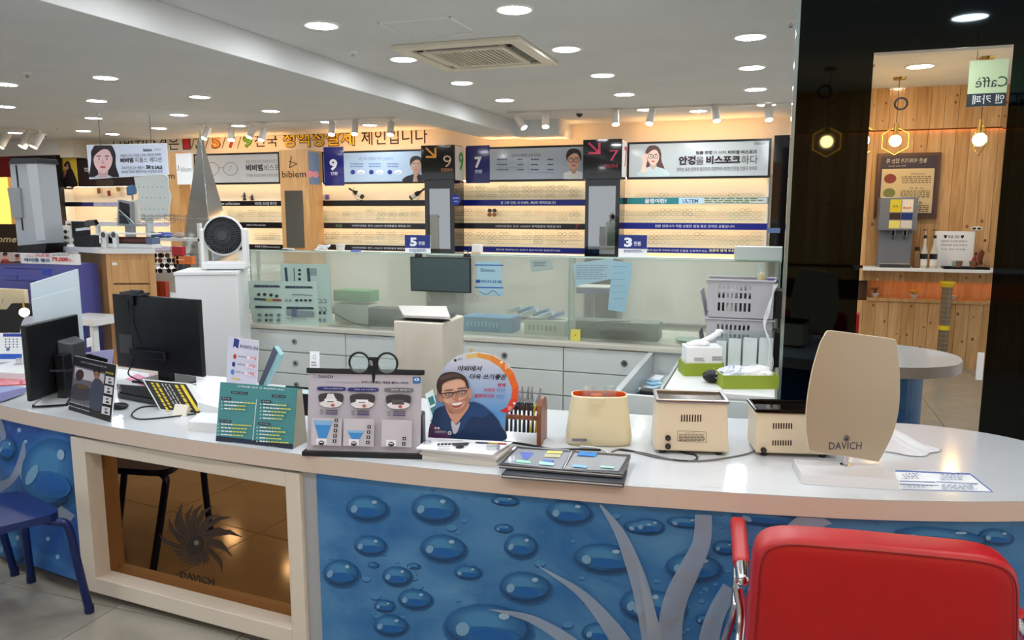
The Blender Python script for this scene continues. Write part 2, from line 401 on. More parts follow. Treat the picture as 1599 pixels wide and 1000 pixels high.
# security camera domes
for px, py, lb in [(905, 173, 'small black dome camera on the ceiling between spotlights'), (67, 208, 'small black dome camera beside the far left spotlights')]:
    p = Pz(px, py, CH); t = thing('dome_camera', lb, 'security camera', p)
    MB().cyl(p, p - V((0, 0, .035)), .055, .05, OFFW, 20).build('mount', t)
    MB().ball(p - V((0, 0, .035)), .042, BLACKG, 16).build('dome', t)
# air-conditioning cassette
p = Pz(748, 80, CH); cx, cy = -2.165, 5.52
ac = thing('ceiling_air_conditioner', 'square cream air conditioner cassette with dark grille set in the ceiling', 'air conditioner', (cx, cy, CH))
FR = mat('cassette_cream', (226, 219, 200), .45)
m_ = MB(); s = .48
m_.box(cx - s, cy - s, CH - .03, cx + s, cy - s + .1, CH, FR).box(cx - s, cy + s - .1, CH - .03, cx + s, cy + s, CH, FR)
m_.box(cx - s, cy - s + .1, CH - .03, cx - s + .1, cy + s - .1, CH, FR).box(cx + s - .1, cy - s + .1, CH - .03, cx + s, cy + s - .1, CH, FR)
m_.build('frame', ac, bevel=.006)
m_ = MB(); g = .27; m_.box(cx - .38, cy - .38, CH - .01, cx + .38, cy + .38, CH, mat('cassette_dark', (40, 40, 38), .6)); m_.build('inner_box', ac)
m_ = MB()
for x0, y0, x1, y1 in [(-.31, -.31, .31, -g), (-.31, g, .31, .31), (-.31, -g, -g, g), (g, -g, .31, g)]: m_.box(cx + x0, cy + y0, CH - .036, cx + x1, cy + y1, CH - .008, FR)
m_.build('grille_frame', ac, bevel=.004)
for k in range(15):
    x = cx - g + .018 + k * .036
    MB().box(x - .005, cy - g, CH - .034, x + .005, cy + g, CH - .012, FR).build('slat', ac)
for sx, sy in ((0, -1), (0, 1), (-1, 0), (1, 0)):
    m_ = MB(); c = V((cx + sx * .345, cy + sy * .345, CH - .02)); hx, hy = (.27, .02) if sx == 0 else (.02, .27)
    m_.box(c.x - hx, c.y - hy, c.z - .004, c.x + hx, c.y + hy, c.z + .004, DGREY if (sx, sy) != (-1, 0) else FR); m_.build('louvre', ac)
# access hatch outline
q = [Pz(*c, CH) for c in ((588, 36), (704, 25), (743, 50), (640, 57))]
m_ = MB(); x0, x1 = q[0].x, q[1].x; y0, y1 = q[0].y, q[3].y; hx = (q[0].x + q[3].x) / 2; hx1 = (q[1].x + q[2].x) / 2
y0 = (q[0].y + q[1].y) / 2; y1 = (q[2].y + q[3].y) / 2
hat = thing('ceiling_hatch', 'square white access hatch in the ceiling left of the largest light', 'hatch', (hx, y0, CH))
MB().box(hx + .012, y0 + .012, CH - .004, hx1 - .012, y1 - .012, CH, ceil_m).build('panel', hat)
m_ = MB()
for bx in ((hx, y0, hx1, y0 + .008), (hx, y1 - .008, hx1, y1), (hx, y0, hx + .008, y1), (hx1 - .008, y0, hx1, y1)): m_.box(bx[0], bx[1], CH - .008, bx[2], bx[3], CH, TRIMW)
m_.build('frame', hat)
# sprinkler heads and hooks
for px, py, lb in [(551, 81, 'beside the beam'), (1235, 33, 'beside the black glass wall at top right'), (42, 114, 'in the left ceiling field'), (89, 199, 'above the far left posters'), (720, 176, 'at the beam end')]:
    p = Pz(px, py, CH); t = thing('sprinkler_head', 'small ceiling sprinkler head ' + lb, 'sprinkler', p, 'ceiling sprinklers')
    MB().cyl(p, p - V((0, 0, .008)), .035, .03, TRIMW, 14).build('escutcheon', t)
    MB().cyl(p - V((0, 0, .008)), p - V((0, 0, .035)), .008, .014, CHROME, 8).build('nozzle', t)
# ================================================================== BACK WALL
YB = 10.1                                    # front plane of the display bays
LEDW = emis('led_strip_warm', (255, 226, 186), L_STRIP)
LEDC = emis('led_cove_warm', (255, 190, 122), L_COVE)
PANEL = mat('display_back_cream', (246, 232, 210), .6)
SHELFW = mat('shelf_white', (235, 232, 225), .4)
def portrait(bd, cx, cy, s, hair=(48, 36, 34), skin=(232, 196, 176), cloth=(235, 235, 240), long=True, specs=True, bust=2.6, clip=None, hand=False):
    P_ = lambda pts: [(cx + x * s, cy + y * s) for x, y in pts]
    def C_(pts):
        if clip: x0, y0, x1, y1 = clip; return [(min(max(x, x0), x1), min(max(y, y0), y1)) for x, y in pts]
        return pts
    if long: bd.poly(C_(smooth_line(P_([(-.2, -1.75), (.8, -1.5), (1.25, -.6), (1.3, .6), (1.75, 1.8), (1.9, bust), (-1.5, bust), (-1.35, 1.2), (-1.2, 0), (-1.15, -1)]), 5, True)), hair)
    bd.poly(C_(smooth_line(P_([(-.45, .9), (.45, .9), (.5, 1.5), (1.9, 2.0), (2.3, bust), (-2.3, bust), (-1.9, 2.0), (-.5, 1.5)]), 4, True)), cloth)
    bd.poly(C_(smooth_line(P_([(-.42, .7), (.42, .7), (.46, 1.5), (0, 2.0), (-.46, 1.5)]), 4, True)), tuple(int(c * .88) for c in skin))
    bd.poly(C_(smooth_line(P_([(0, -1.35), (.65, -1.15), (.95, -.3), (.85, .5), (.45, 1.12), (0, 1.32), (-.45, 1.12), (-.85, .5), (-.95, -.3), (-.65, -1.15)]), 4, True)), skin)
    # hair over the brow
    bd.poly(C_(smooth_line(P_([(0, -1.8), (.8, -1.55), (1.15, -.8), (1.1, .1), (.92, -.3), (.6, -.95), (.1, -1.1), (-.4, -.85), (-.85, -.4), (-1.02, .1), (-1.12, -.8), (-.8, -1.55)]), 4, True)), hair)
    for sx in (-1, 1):
        bd.ell(cx + sx * .4 * s, cy - .1 * s, .17 * s, .09 * s, (245, 240, 238), 10); bd.ell(cx + sx * .4 * s, cy - .1 * s, .09 * s, .09 * s, (40, 28, 24), 8)
        bd.line([(cx + sx * .2 * s, cy - .38 * s), (cx + sx * .62 * s, cy - .4 * s)], .09 * s, tuple(int(c * 1.1) for c in hair))
    bd.poly(P_([(-.02, -.1), (.1, .35), (-.14, .38)]), tuple(int(c * .85) for c in skin))
    bd.ell(cx, cy + .72 * s, .3 * s, .11 * s, (196, 92, 92), 12)
    if specs:
        for sx in (-1, 1):
            pts = [(cx + sx * .42 * s + .36 * s * math.cos(2 * math.pi * i / 14), cy - .06 * s + .3 * s * math.sin(2 * math.pi * i / 14)) for i in range(15)]
            bd.line(pts, max(.08 * s, .3), (60, 48, 44))
        bd.line([(cx - .08 * s, cy - .12 * s), (cx + .08 * s, cy - .12 * s)], .09 * s, (60, 48, 44))
    if hand:
        bd.poly(C_(smooth_line(P_([(-1.9, 2.4), (-1.6, 1.0), (-1.7, .1), (-1.3, -.5), (-.7, -.3), (-1.0, .2), (-.9, .6), (-1.1, 1.4), (-1.0, 2.4)]), 4, True)), skin)

# ---- lettering over the bays
wl = Board((PY(170, 240, 10.448).x, 10.448, 2.2), (1, 0, 0), (0, 0, 1))
wl.txt('다비치안경은', 176, 217, 280, 234.5, (38, 22, 18), .006)
INK2 = (52, 24, 16)
for ch, x0, x1, c in [('1', 285.5, 297, (205, 30, 38)), ('3', 306, 318, (150, 175, 60)), ('5', 331, 344, (232, 150, 40)), ('7', 357, 368, (205, 30, 60)), ('9', 380, 394, (100, 170, 50))]:
    y0 = 215 - (x0 - 285) * .03
    wl.txt(ch, x0 - 1.4, y0 - 1.6, x1 + 1.4, y0 + 18.6, INK2, .055); wl.txt(ch, x0, y0, x1, y0 + 17, c, .03)
for x in (299, 321, 347, 371): wl.line([(x + 5.5, 213.5), (x, 232)], 1.1, INK2)
wl.txt('전국', 397, 210.5, 434, 229, (38, 22, 18), .006)
wl.txt('정액정찰제', 440.5, 204.5, 554.5, 228, (60, 30, 10), .05); wl.txt('정액정찰제', 441.5, 206, 553.5, 226.5, (242, 200, 50), .012)
wl.txt('체인입니다', 564, 202.5, 668, 224, (38, 22, 18), .004)
o = wl.mb.build('wall_lettering', org=wl.o); tag(o, 'large black, red, green and yellow Korean slogan lettering high on the back wall', 'lettering')

# ---- bays
BAYS = {}
def bay(label, x0, x1, ytop, boards, base_y=395):
    """boards: (y0,y1,colour,[prints]) fascia rows in photograph pixels"""
    X0, X1 = PY(x0, 330, YB).x, PY(x1, 330, YB).x; xm = (x0 + x1) / 2
    zt = PY(xm, ytop + 2.5, YB).z
    t = thing('eyewear_display', label, 'display shelf', (X0, YB, 0), 'eyewear display bays along the back wall')
    MB().box(X0, 10.36, .9, X1, 10.44, zt + .06, PANEL).build('back_panel', t)
    MB().box(X0, YB + .02, .04, X1, 10.44, .92, SHELFW).build('base_cabinet', t, bevel=.004)
    for xx in (X0, X1 - .018): MB().box(xx, YB + .04, .92, xx + .018, 10.36, zt, SHELFW).build('side_panel', t)
    for (y0, y1, col, pr) in boards:
        za, zb = PY(xm, y0, YB).z, PY(xm, y1, YB).z
        b = MB().box(X0, YB, zb, X1, YB + .02, za, mat('fascia_%d_%d_%d' % col, col, .25)).box(X0, YB + .02, zb + .02, X1, 10.36, zb + .035, SHELFW).build('shelf_board', t)
        MB().box(X0 + .02, YB + .025, zb + .004, X1 - .02, YB + .045, zb + .019, LEDW).build('led_strip', b)
        bd = Board((X0, YB - .0005, zb), (1, 0, 0), (0, 0, 1))
        for f in pr: f(bd)
        if bd.mb.v: bd.build('printed_text', b)
    MB().box(X0 + .02, YB + .13, zt + .035, X1 - .02, YB + .15, zt + .047, LEDW).build('led_strip', t)
    BAYS[x0] = t
    return t, X0, X1
W_ = (235, 238, 245)
T = lambda s, x0, y0, x1, y1, c=W_, b=0: (lambda bd: bd.txt(s, x0, y0, x1, y1, c, b))
Rr = lambda x0, y0, x1, y1, c: (lambda bd: bd.rect(x0, y0, x1, y1, c))
BLK, NAVY, DK = (22, 18, 20), (22, 34, 130), (38, 34, 40)
line = '다비치안경은 전국 1/3/5/7/9 정액정찰제 매장입니다'
bay('lit eyewear display left of the oak tower marked bibiem', 283, 440, 287, [(314, 322, BLK, [T('비비엠 스타일 매거진', 398, 315.5, 432, 320.5), T('bibiem collection', 335, 316, 374, 320)]), (347, 356, BLK, [T('maker of fine eyewear', 385, 350, 415, 353.5)]), (381, 390, BLK, [T('비비엠 추천템 Recommendation', 398, 383.5, 437, 387.5)])])
bay('lit eyewear display under the light blue banner of the young man', 486, 665, 287, [(313, 322, BLK, []), (348.5, 357.5, DK, [T(line, 550, 351, 641, 355), T('9만원', 524, 350.5, 534, 355, (120, 160, 110))]), (383, 392, DK, [T(line, 550, 385.5, 640, 390)])])
bay('lit eyewear display between the two black towers', 711, 914, 283, [(312, 321.5, NAVY, [T('잘 고른 안경, 내 인상도, 세상도 멋져보입니다', 782, 314.5, 868, 319, W_, .01)]), (349, 358, DK, [T(line, 774, 351.5, 876, 356), T('7', 898, 350, 904, 357, (190, 40, 80))]), (386, 395, NAVY, [T('편하게 착용하시고 도움이 필요하시면 말씀해주세요', 775, 388.5, 875, 393)])])
bay('lit eyewear display at right under the woman with glasses banner', 966, 1199, 279, [(308.5, 319, (40, 130, 135), [Rr(968, 309, 979, 319, (15, 40, 45)), Rr(1060, 309, 1097, 318.5, (190, 220, 235)), Rr(1097, 309, 1198, 318, (205, 208, 205)), T('울템이란?', 1007, 310.5, 1041, 317.5, W_, .02), T('ULTEM', 1066, 311, 1090, 317, (40, 90, 140), .02), lambda bd: rows(bd, 1100, 309.5, 1192, 318, 3, (90, 120, 60))]),
    (348.5, 358.5, NAVY, [T('전문 안경사가 직접 선별한 품질 좋은 정직한 상품입니다', 1023, 351, 1147, 356)]), (387.5, 396, NAVY, [T('찾으시는게 어려우시다면 도움을 요청해주세요.', 1010, 389, 1105, 394), T('얼굴에 맞게 추천', 1107, 389, 1147, 394, (240, 235, 150), .02)])])
bay('lit sunglasses display at far left behind the clutter', 96, 262, 292, [(316, 322.5, (60, 62, 130), [Rr(100, 316, 128, 322.5, (18, 22, 34)), Rr(146, 316, 215, 322, (205, 200, 225)), T('PREMIUM', 160, 317.5, 182, 321, (130, 130, 190))]), (347, 353, (205, 200, 225), []), (383, 390, (205, 200, 225), [])])

# ---- banners (light boxes above the bays)
def banner(label, x0, x1, yt0, yt1, yb, draw, depth=.14, Y=YB - .04, fr=1.2):
    xm = (x0 + x1) / 2; zt = PY(xm, (yt0 + yt1) / 2, Y).z; zb = PY(xm, yb, Y).z; X0, X1 = PY(x0, 260, Y).x, PY(x1, 260, Y).x
    t = thing('header_banner', label, 'banner', (X0, Y, zb)); f = .028
    MB().box(X0, Y, zb, X1, Y + depth, zt, mat('banner_frame_black', (16, 15, 18), .2)).build('frame', t, bevel=.003)
    bd = Board((X0 + f, Y - .001, zb + f), (1, 0, 0), (0, 0, 1)); bd.W, bd.H = X1 - X0 - 2 * f, zt - zb - 2 * f
    draw(bd); bd.build('printed_face', t)
    MB().box(X0 + .03, Y + .08, zt, X1 - .03, Y + .11, zt + .004, LEDC).build('cove_light', t)
    return t
def glossy(r, g, b): return mat('banner_%d_%d_%d' % (r, g, b), (r, g, b), .08, coat=.3)
def dA(bd):
    bd.lrect(0, 0, bd.W, bd.H, 0, glossy(205, 206, 205))
    for cx in (331, 360):
        pts = [(cx + 11 * math.cos(2 * math.pi * i / 16), 264 + 10 * math.sin(2 * math.pi * i / 16)) for i in range(17)]; bd.line(pts, .7, (70, 60, 60))
    bd.line([(357, 268), (362, 259)], .6, (70, 60, 60)); bd.line([(342, 262), (349, 262)], .6, (70, 60, 60))
    bd.txt('맞춤 안경의 시작, 비비엠 비스포크', 384, 250, 433, 255, (90, 80, 80)); bd.txt('비비엠', 384, 257, 411, 267, (40, 32, 34), .05); bd.txt('비스포', 413, 257, 436, 267, (60, 52, 54))
    bd.txt('안경을 비스포크하다 나만의 안경', 385, 272, 434, 276, (90, 80, 80))
banner('grey white banner with drawn round glasses, left of the oak tower', 303, 437, 241, 237, 288, dA)
def dB(bd):
    bd.lrect(0, 0, bd.W, bd.H, 0, glossy(176, 196, 216)); bd.rect(505, 230, 538, 290, 0, glossy(34, 38, 120)); bd.mb
    bd.txt('9', 514, 248.5, 527, 266.5, (240, 242, 250), .04); bd.txt('만원', 516.5, 268.5, 527, 273.5, (235, 238, 250), .02)
    bd.txt('모든 가격 안경렌즈는 특시', 560, 246, 596, 250, (60, 80, 120)); bd.txt('단풍렌즈', 598, 246, 614, 250, (40, 110, 190))
    for x in (547, 576, 605):
        rows(bd, x, 255, x + 22, 263, 2, (110, 140, 180)); bd.ell(x + 4, 269, 3.6, 3.6, (30, 50, 140)); bd.ell(x + 17, 269, 6, 3.4, (225, 232, 240)); bd.ell(x + 17, 270, 4, 2, (190, 200, 212))
    portrait(bd, 650, 259, 8.6, (28, 24, 26), (188, 150, 128), (30, 30, 36), False, False, 2.85, (505, 236, 661, 284))
    bd.poly([(645, 284), (647, 272), (650, 266), (653, 268), (651, 275), (653, 284)], (190, 150, 130))
banner('light blue banner with white 9 on a dark blue block and a young man', 503, 664, 236, 234, 287, dB)
def dC(bd):
    bd.lrect(0, 0, bd.W, bd.H, 0, glossy(178, 190, 204)); bd.rect(728, 228, 765, 286, 0, glossy(34, 38, 112))
    bd.txt('7', 741, 245, 752.5, 262.5, (240, 242, 250), .04); bd.txt('만원', 742, 265, 752.5, 270.5, (235, 238, 250), .02)
    bd.txt('다비치 안경렌즈 공식 가격표', 799, 240.5, 844, 245, (60, 72, 100))
    for i in range(3):
        rows(bd, 776, 248 + i * 8, 796, 252 + i * 8, 1, (100, 108, 130)); rows(bd, 808, 248 + i * 8, 818, 252 + i * 8, 1, (100, 108, 130))
        rows(bd, 829, 248 + i * 8, 842, 252 + i * 8, 1, (100, 108, 130)); rows(bd, 855, 248 + i * 8, 866, 252 + i * 8, 1, (100, 108, 130))
    bd.line([(825, 252), (825, 270), (866, 270)], .5, (120, 130, 150)); bd.line([(776, 254), (818, 253)], .4, (140, 150, 165)); bd.line([(776, 262), (818, 261)], .4, (140, 150, 165))
    portrait(bd, 896, 251, 10.5, (44, 32, 30), (226, 178, 152), (236, 236, 238), False, True, 2.7, (880, 228, 912, 280))
banner('light blue banner with white 7 on a dark blue block and woman', 727, 914, 230.5, 226, 283.5, dC)
def dD(bd):
    bd.lrect(0, 0, bd.W, bd.H, 0, glossy(188, 196, 196))
    portrait(bd, 1020, 245, 10, (92, 62, 56), (236, 204, 186), (196, 214, 214), True, True, 3.0, (983, 222, 1062, 276), True)
    bd.txt('bibiem', 1178, 221, 1195, 226, (60, 50, 50)); bd.txt('맞춤 안경', 1087, 236, 1112, 241, (40, 28, 30), .04); bd.txt('의 시작,', 1114, 236, 1135, 241, (70, 60, 60))
    bd.txt('비비엠 비스포크', 1137, 235, 1182, 240, (40, 28, 30), .03); bd.txt('안경', 1060, 244, 1086, 257.5, (40, 20, 22), .05); bd.txt('을', 1087, 245, 1099, 257, (60, 40, 42))
    bd.txt('비스포크', 1103, 243.5, 1156, 256, (40, 20, 22), .05); bd.txt('하다', 1158, 243, 1183, 256, (60, 40, 42))
    bd.txt('원하는 모양 컬러와 렌즈까지 조합하여 나만의 안경을 만들어 보세요', 1057, 261.5, 1182, 266, (80, 60, 60))
banner('wide grey banner at right with long haired woman holding her glasses', 979, 1203, 222, 216.5, 279, dD)

# ---- white bibiem poster and oak post on the left, towers
def postered(name, label, cat, x0, x1, yt, zb, Y, depth, m): pass
def tower(label, x0, x1, ytop, front, side, Yf, wide_top=None, deco=None, mirror=None, side_w=None):
    """box tower whose front plane is Yf; pixel columns given at y=300"""
    X0, X1 = PY(x0, 300, Yf).x, PY(x1, 300, Yf).x; zt = PY((x0 + x1) / 2, ytop, Yf).z
    t = thing('display_tower', label, 'display tower', (X0, Yf, 0))
    if wide_top:
        zc = PY((x0 + x1) / 2, wide_top, Yf).z
        MB().box(X0 - .03, Yf - .03, zc, X1 + .02, 10.02, zt, front).build('top_box', t, bevel=.003)
        MB().box(X0, Yf, 0, X1, 10.09, zc, front).build('column', t, bevel=.003); f = Yf - .031
    else: MB().box(X0, Yf, 0, X1, 10.09, zt, front).build('column', t, bevel=.003); f = Yf - .001
    if mirror:
        a, b = PY(mirror[0], mirror[1], Yf), PY(mirror[2], mirror[3], Yf)
        MB().box(a.x, Yf - .012, b.z, b.x, Yf - .002, a.z, mat('tower_mirror', (165, 168, 170), .02, 1)).build('mirror', t)
    bd = Board((X0, f, 1.5), (1, 0, 0), (0, 0, 1)); deco(bd); bd.build('printed_face', t)
    if side: sx = X1 + (.021 if wide_top else .001); sb = Board((sx, Yf, 1.5), (0, 1, 0), (0, 0, 1)); side(sb, zt); sb.build('printed_side', t)
    return t
def k1(bd):
    bd.line([(455, 244), (452, 262)], 1.4, (30, 22, 20)); bd.line([(452.5, 262), (464, 256), (451, 252)], 1.2, (30, 22, 20))
    bd.txt('bibiem', 440, 267, 478, 277, (40, 26, 20), .01)
def s1(sb, zt):
    sb.lrect(.02, zt - 1.5 - .5, .3, zt - 1.5 - .02, (120, 140, 165)); sb.lpoly([(.05 + .0 + .1 * math.cos(a / 2), zt - 1.85 + .05 * math.sin(a / 2)) for a in range(12)], (232, 150, 150)); sb.lpoly([(.2 + .08 * math.cos(a / 2), zt - 1.85 + .05 * math.sin(a / 2)) for a in range(12)], (232, 150, 150))
tower('oak tower with the black word bibiem above a narrow mirror', 438, 482, 234, OAK, s1, 9.72, None, k1, (445, 298, 476, 387))
TBLK = mat('tower_black_gloss', (14, 13, 14), .06, coat=.6)
def arrow(bd, x, y, s, c):
    bd.line([(x, y), (x + s, y + s * .95)], s * .2, c); bd.line([(x + s, y - s * .0), (x + s, y + s)], s * .2, c); bd.line([(x + .0 * s, y + s * .95), (x + s * 1.08, y + s * .95)], s * .2, c)
def k9(bd):
    arrow(bd, 665, 231, 15, (228, 150, 50)); bd.txt('9', 692, 243, 705, 261, (232, 196, 160), -.012); bd.txt('만원코너', 689, 263, 706, 268, (228, 150, 80))
def s9(sb, zt):
    sb.lrect(0, zt - 1.5 - .47, .3, zt - 1.5 - .01, (225, 230, 228)); sb.txt('9', .12, zt - 1.5 - .34, .3, zt - 1.5 - .08, (90, 165, 90), .03, local=True)
tower('black glossy tower with an orange arrow', 663, 709, 227, TBLK, s9, 9.74, 281, k9, (671, 295, 704, 389))
def k7(bd):
    arrow(bd, 919, 223, 17, (190, 50, 90)); bd.txt('7', 952, 235, 965, 251, (190, 50, 90), -.012); bd.txt('만원코너', 944, 256.5, 964, 262, (190, 50, 80)); bd.txt('안경 렌즈 특가', 920, 270, 955, 274, (40, 36, 30))
def s7(sb, zt):
    sb.lrect(0, zt - 1.5 - .47, .3, zt - 1.5 - .01, (228, 226, 228)); sb.txt('7', .14, zt - 1.5 - .34, .3, zt - 1.5 - .08, (170, 60, 100), .02, local=True)
tower('black glossy tower with a crimson arrow', 914, 968, 218, TBLK, s7, 9.74, 280, k7, (920, 291, 960, 397))
tower('black glossy end post beside the black glass wall', 1205, 1246, 211, TBLK, None, 9.74, None, lambda bd: bd.rect(1199, 356, 1218, 364, (90, 110, 150)), None)
X0, X1 = PY(262, 300, 9.85).x, PY(281, 300, 9.85).x; zt = PY(272, 237, 9.85).z
t = thing('oak_post', 'plain oak post behind the tall mirrored pyramid', 'post', (X0, 9.85, 0)); MB().box(X0, 9.85, 0, X1, 10.09, zt, OAK).build('shaft', t, bevel=.004)
bd = Board((X0, 9.849, 1.5), (1, 0, 0), (0, 0, 1)); bd.txt('m', 263, 273, 273, 279, (40, 26, 20), .01); bd.build('printed_letter', t)
a, b = PY(274, 240, 9.7), PY(302, 288, 9.7); t = thing('hanging_poster', 'white poster with thin bibiem wordmark beside the mirrored pyramid', 'poster', (a.x, 9.7, b.z))
MB().box(a.x, 9.7, b.z, b.x, 9.72, a.z, PAPER).build('sheet', t)
MB().box(a.x + .02, 9.72, (a.z + b.z) / 2 - .1, a.x + .05, 9.85, (a.z + b.z) / 2, OFFW).build('bracket', t)
bd = Board((a.x, 9.699, b.z), (1, 0, 0), (0, 0, 1)); bd.txt('bibiem', 282, 261, 299, 268, (120, 126, 134)); bd.line([(278, 258), (279.5, 266), (276.5, 266)], .9, (40, 40, 44)); bd.build('printed_text', t)
# round blue price sticker
p = PY(712, 312, 9.72); t = thing('round_badge', 'small round blue badge at the edge of the tower marked 9', 'badge', p)
MB().cyl(p, p - V((0, .012, 0)), .075, .075, mat('badge_blue', (28, 50, 150), .3), 24).build('disc', t)
bd = Board(p - V((0, .0125, 0)), (1, 0, 0), (0, 0, 1)); bd.txt('안경테', 707, 308, 717, 311, W_); bd.txt('SALE', 709, 313.5, 715, 316, W_); bd.build('printed_text', t)

# ---- spectacle frames on the shelves
def specs_mesh(name, m, r=.027, h=.021, th=.0022, lens=None):
    b = MB()
    for sx in (-1, 1):
        c = [(sx * .035 + r * math.cos(2 * math.pi * i / 10) * 1.05, 0, h * math.sin(2 * math.pi * i / 10)) for i in range(10)]
        b.tube(c, th, m, 4, closed=True)
        b.tube([(sx * .061, 0, .008), (sx * .067, .01, .007), (sx * .064, .12, .002)], th * .8, m, 4)
        if lens: b.add([(x, 0, z) for x, y, z in c], [tuple(range(10))], lens)
    b.tube([(-.009, 0, .006), (0, -.001, .009), (.009, 0, .006)], th, m, 4)
    o = b.build(name); return o
KINDS = [mat('frame_black', (30, 26, 26), .3), mat('frame_brown', (120, 78, 50), .35), mat('frame_rose_metal', (196, 140, 104), .3), mat('frame_grey_metal', (120, 112, 108), .3)]
sp = [specs_mesh('spectacle_frame', KINDS[0]), specs_mesh('spectacle_frame', KINDS[1]), specs_mesh('spectacle_frame', KINDS[2], th=.0016), specs_mesh('spectacle_frame', KINDS[3], th=.0016)]
sunm = specs_mesh('sunglasses', KINDS[0], r=.029, h=.025, lens=mat('dark_lens', (34, 28, 26), .1))
sunb = specs_mesh('sunglasses', KINDS[1], r=.029, h=.025, lens=mat('brown_lens', (110, 70, 40), .1))
first = set()
def put(proto, loc, label, cat, group, rz=0, s=1, rx=0):
    if proto.name in first: o = proto.copy(); COL.objects.link(o)
    else: o = proto; first.add(proto.name)
    o.location = loc; o.rotation_euler = (rx, 0, rz); o.scale = (s, s, s); tag(o, label, cat, group); ORG[o.name] = V(loc); return o
rowsets = [  # x0,x1,n,y,(row label),weights of kinds
    (722, 905, 10, 292, 'top line of the bay marked seven', (3, 1, 4, 2)), (722, 905, 10, 298.5, 'second line of the bay marked seven', (3, 1, 4, 2)), (722, 905, 10, 305.5, 'third line of the bay marked seven', (4, 1, 4, 2)),
    (722, 905, 10, 329, 'fourth line of the bay marked seven', (1, 1, 5, 2)), (722, 905, 10, 335.5, 'fifth line of the bay marked seven', (2, 1, 5, 2)), (722, 905, 10, 342.5, 'sixth line of the bay marked seven', (1, 1, 5, 2)),
    (722, 905, 10, 365.5, 'seventh line of the bay marked seven', (3, 2, 4, 1)), (722, 905, 10, 372, 'eighth line of the bay marked seven', (2, 2, 4, 1)), (722, 905, 10, 378.5, 'lowest line of the bay marked seven', (2, 2, 4, 1)),
    (992, 1190, 11, 305, 'on top of the teal board', (0, 1, 5, 3)),
    (976, 1190, 12, 328.5, 'first line under the teal board', (1, 1, 6, 3)), (976, 1190, 12, 335, 'second line under the teal board', (1, 1, 6, 3)), (976, 1190, 12, 341.5, 'third line under the teal board', (0, 1, 6, 3)),
    (976, 1190, 12, 365.5, 'first line of the lower right bay', (0, 2, 6, 3)), (976, 1190, 12, 372, 'second line of the lower right bay', (0, 2, 6, 3)), (976, 1190, 12, 379, 'third line of the lower right bay', (0, 2, 6, 3)),
    (496, 657, 9, 329, 'upper line of the bay marked nine', (1, 1, 5, 4)), (496, 657, 9, 335.5, 'second line of the bay marked nine', (3, 1, 4, 4)), (496, 657, 9, 342, 'third line of the bay marked nine', (3, 1, 4, 4)),
    (496, 657, 9, 364.5, 'fourth line of the bay marked nine', (2, 2, 4, 2)), (496, 657, 9, 371.5, 'fifth line of the bay marked nine', (0, 1, 6, 2)), (496, 657, 9, 378, 'lowest line of the bay marked nine', (0, 1, 6, 2)),
    (352, 432, 5, 330, 'upper line of the bay beside the oak tower', (1, 2, 4, 2)), (352, 432, 5, 336.5, 'second line of the bay beside the oak tower', (1, 2, 4, 2)), (352, 432, 5, 343, 'third line of the bay beside the oak tower', (1, 2, 4, 2)),
    (398, 432, 3, 366, 'fourth line of the bay beside the oak tower', (1, 2, 4, 2)), (398, 432, 3, 373, 'lowest line of the bay beside the oak tower', (1, 2, 4, 2)),
    (178, 205, 2, 334, 'upper line of the far left bay', (1, 1, 1, 1)), (178, 205, 2, 343, 'lower line of the far left bay', (1, 1, 1, 1))]
rn = random.Random(3); rail = {}
CN = ['black', 'brown', 'rose metal', 'grey metal']
ORD = ['first', 'second', 'third', 'fourth', 'fifth', 'sixth', 'seventh', 'eighth', 'ninth', 'tenth', 'eleventh', 'twelfth']
for x0, x1, n, y, lb, wts in rowsets:
    Y = 10.27
    for i in range(n):
        if rn.random() < .04: continue
        x = x0 + (x1 - x0) * (i + .5) / n + rn.uniform(-1, 1)
        if 'fourth line of the bay marked seven' in lb and i == 2: put(sunm, PY(x, y, Y), 'dark sunglasses on the fourth line of the bay marked seven', 'sunglasses', None, s=1.05); continue
        if 'fifth line of the bay marked seven' in lb and i == 2: put(sunb, PY(x, y, Y), 'brown lens sunglasses on the fifth line of the bay marked seven', 'sunglasses', None, s=1.05); continue
        k = rn.choices(range(4), wts)[0]
        put(sp[k], PY(x, y, Y), CN[k] + ' frame, ' + ORD[i] + ' from left, ' + lb, 'glasses', 'spectacle frames, ' + lb)
    a, b = PY(x0 - 3, y + 1.2, Y), PY(x1 + 3, y + 1.2, Y)
    MB().box(a.x, Y + .005, a.z - .0035, b.x, Y + .085, a.z + .0015, CLEAR).build('clear_rail', BAYS[max(k for k in BAYS if k < x0 + 12)])
# bottles and ornaments on the upper shelf of bay 9
def bottle_lying(px, py, label, fl):
    c = PY(px, py, 10.2); ax = V((.8 * fl, 0, -.45)).normalized(); t = thing('wine_bottle', label, 'bottle', c)
    g = mat('bottle_dark', (26, 22, 20), .08); MB().cyl(c - ax * .02, c + ax * .12, .036, .036, g, 16).cyl(c - ax * .07, c - ax * .02, .014, .036, g, 16).cyl(c - ax * .15, c - ax * .07, .013, .014, g, 12).build('body', t)
    MB().cyl(c + ax * .02, c + ax * .09, .0368, .0368, mat('wine_label', (225, 218, 205), .6), 16, False).build('label', t)
    MB().tube([c + ax * .12 + V((0, 0, -.05)), c + V((0, 0, -.09)), c - ax * .08 + V((0, 0, -.04)), c - ax * .08 + V((.03, 0, .05))], .004, BLACK, 6).build('rack', t)
bottle_lying(557, 302, 'dark wine bottle tilted in a wire rack on the shelf under the 9 banner', 1)
bottle_lying(651, 303, 'dark wine bottle in a round wire rack next to the black tower marked 9', -1)
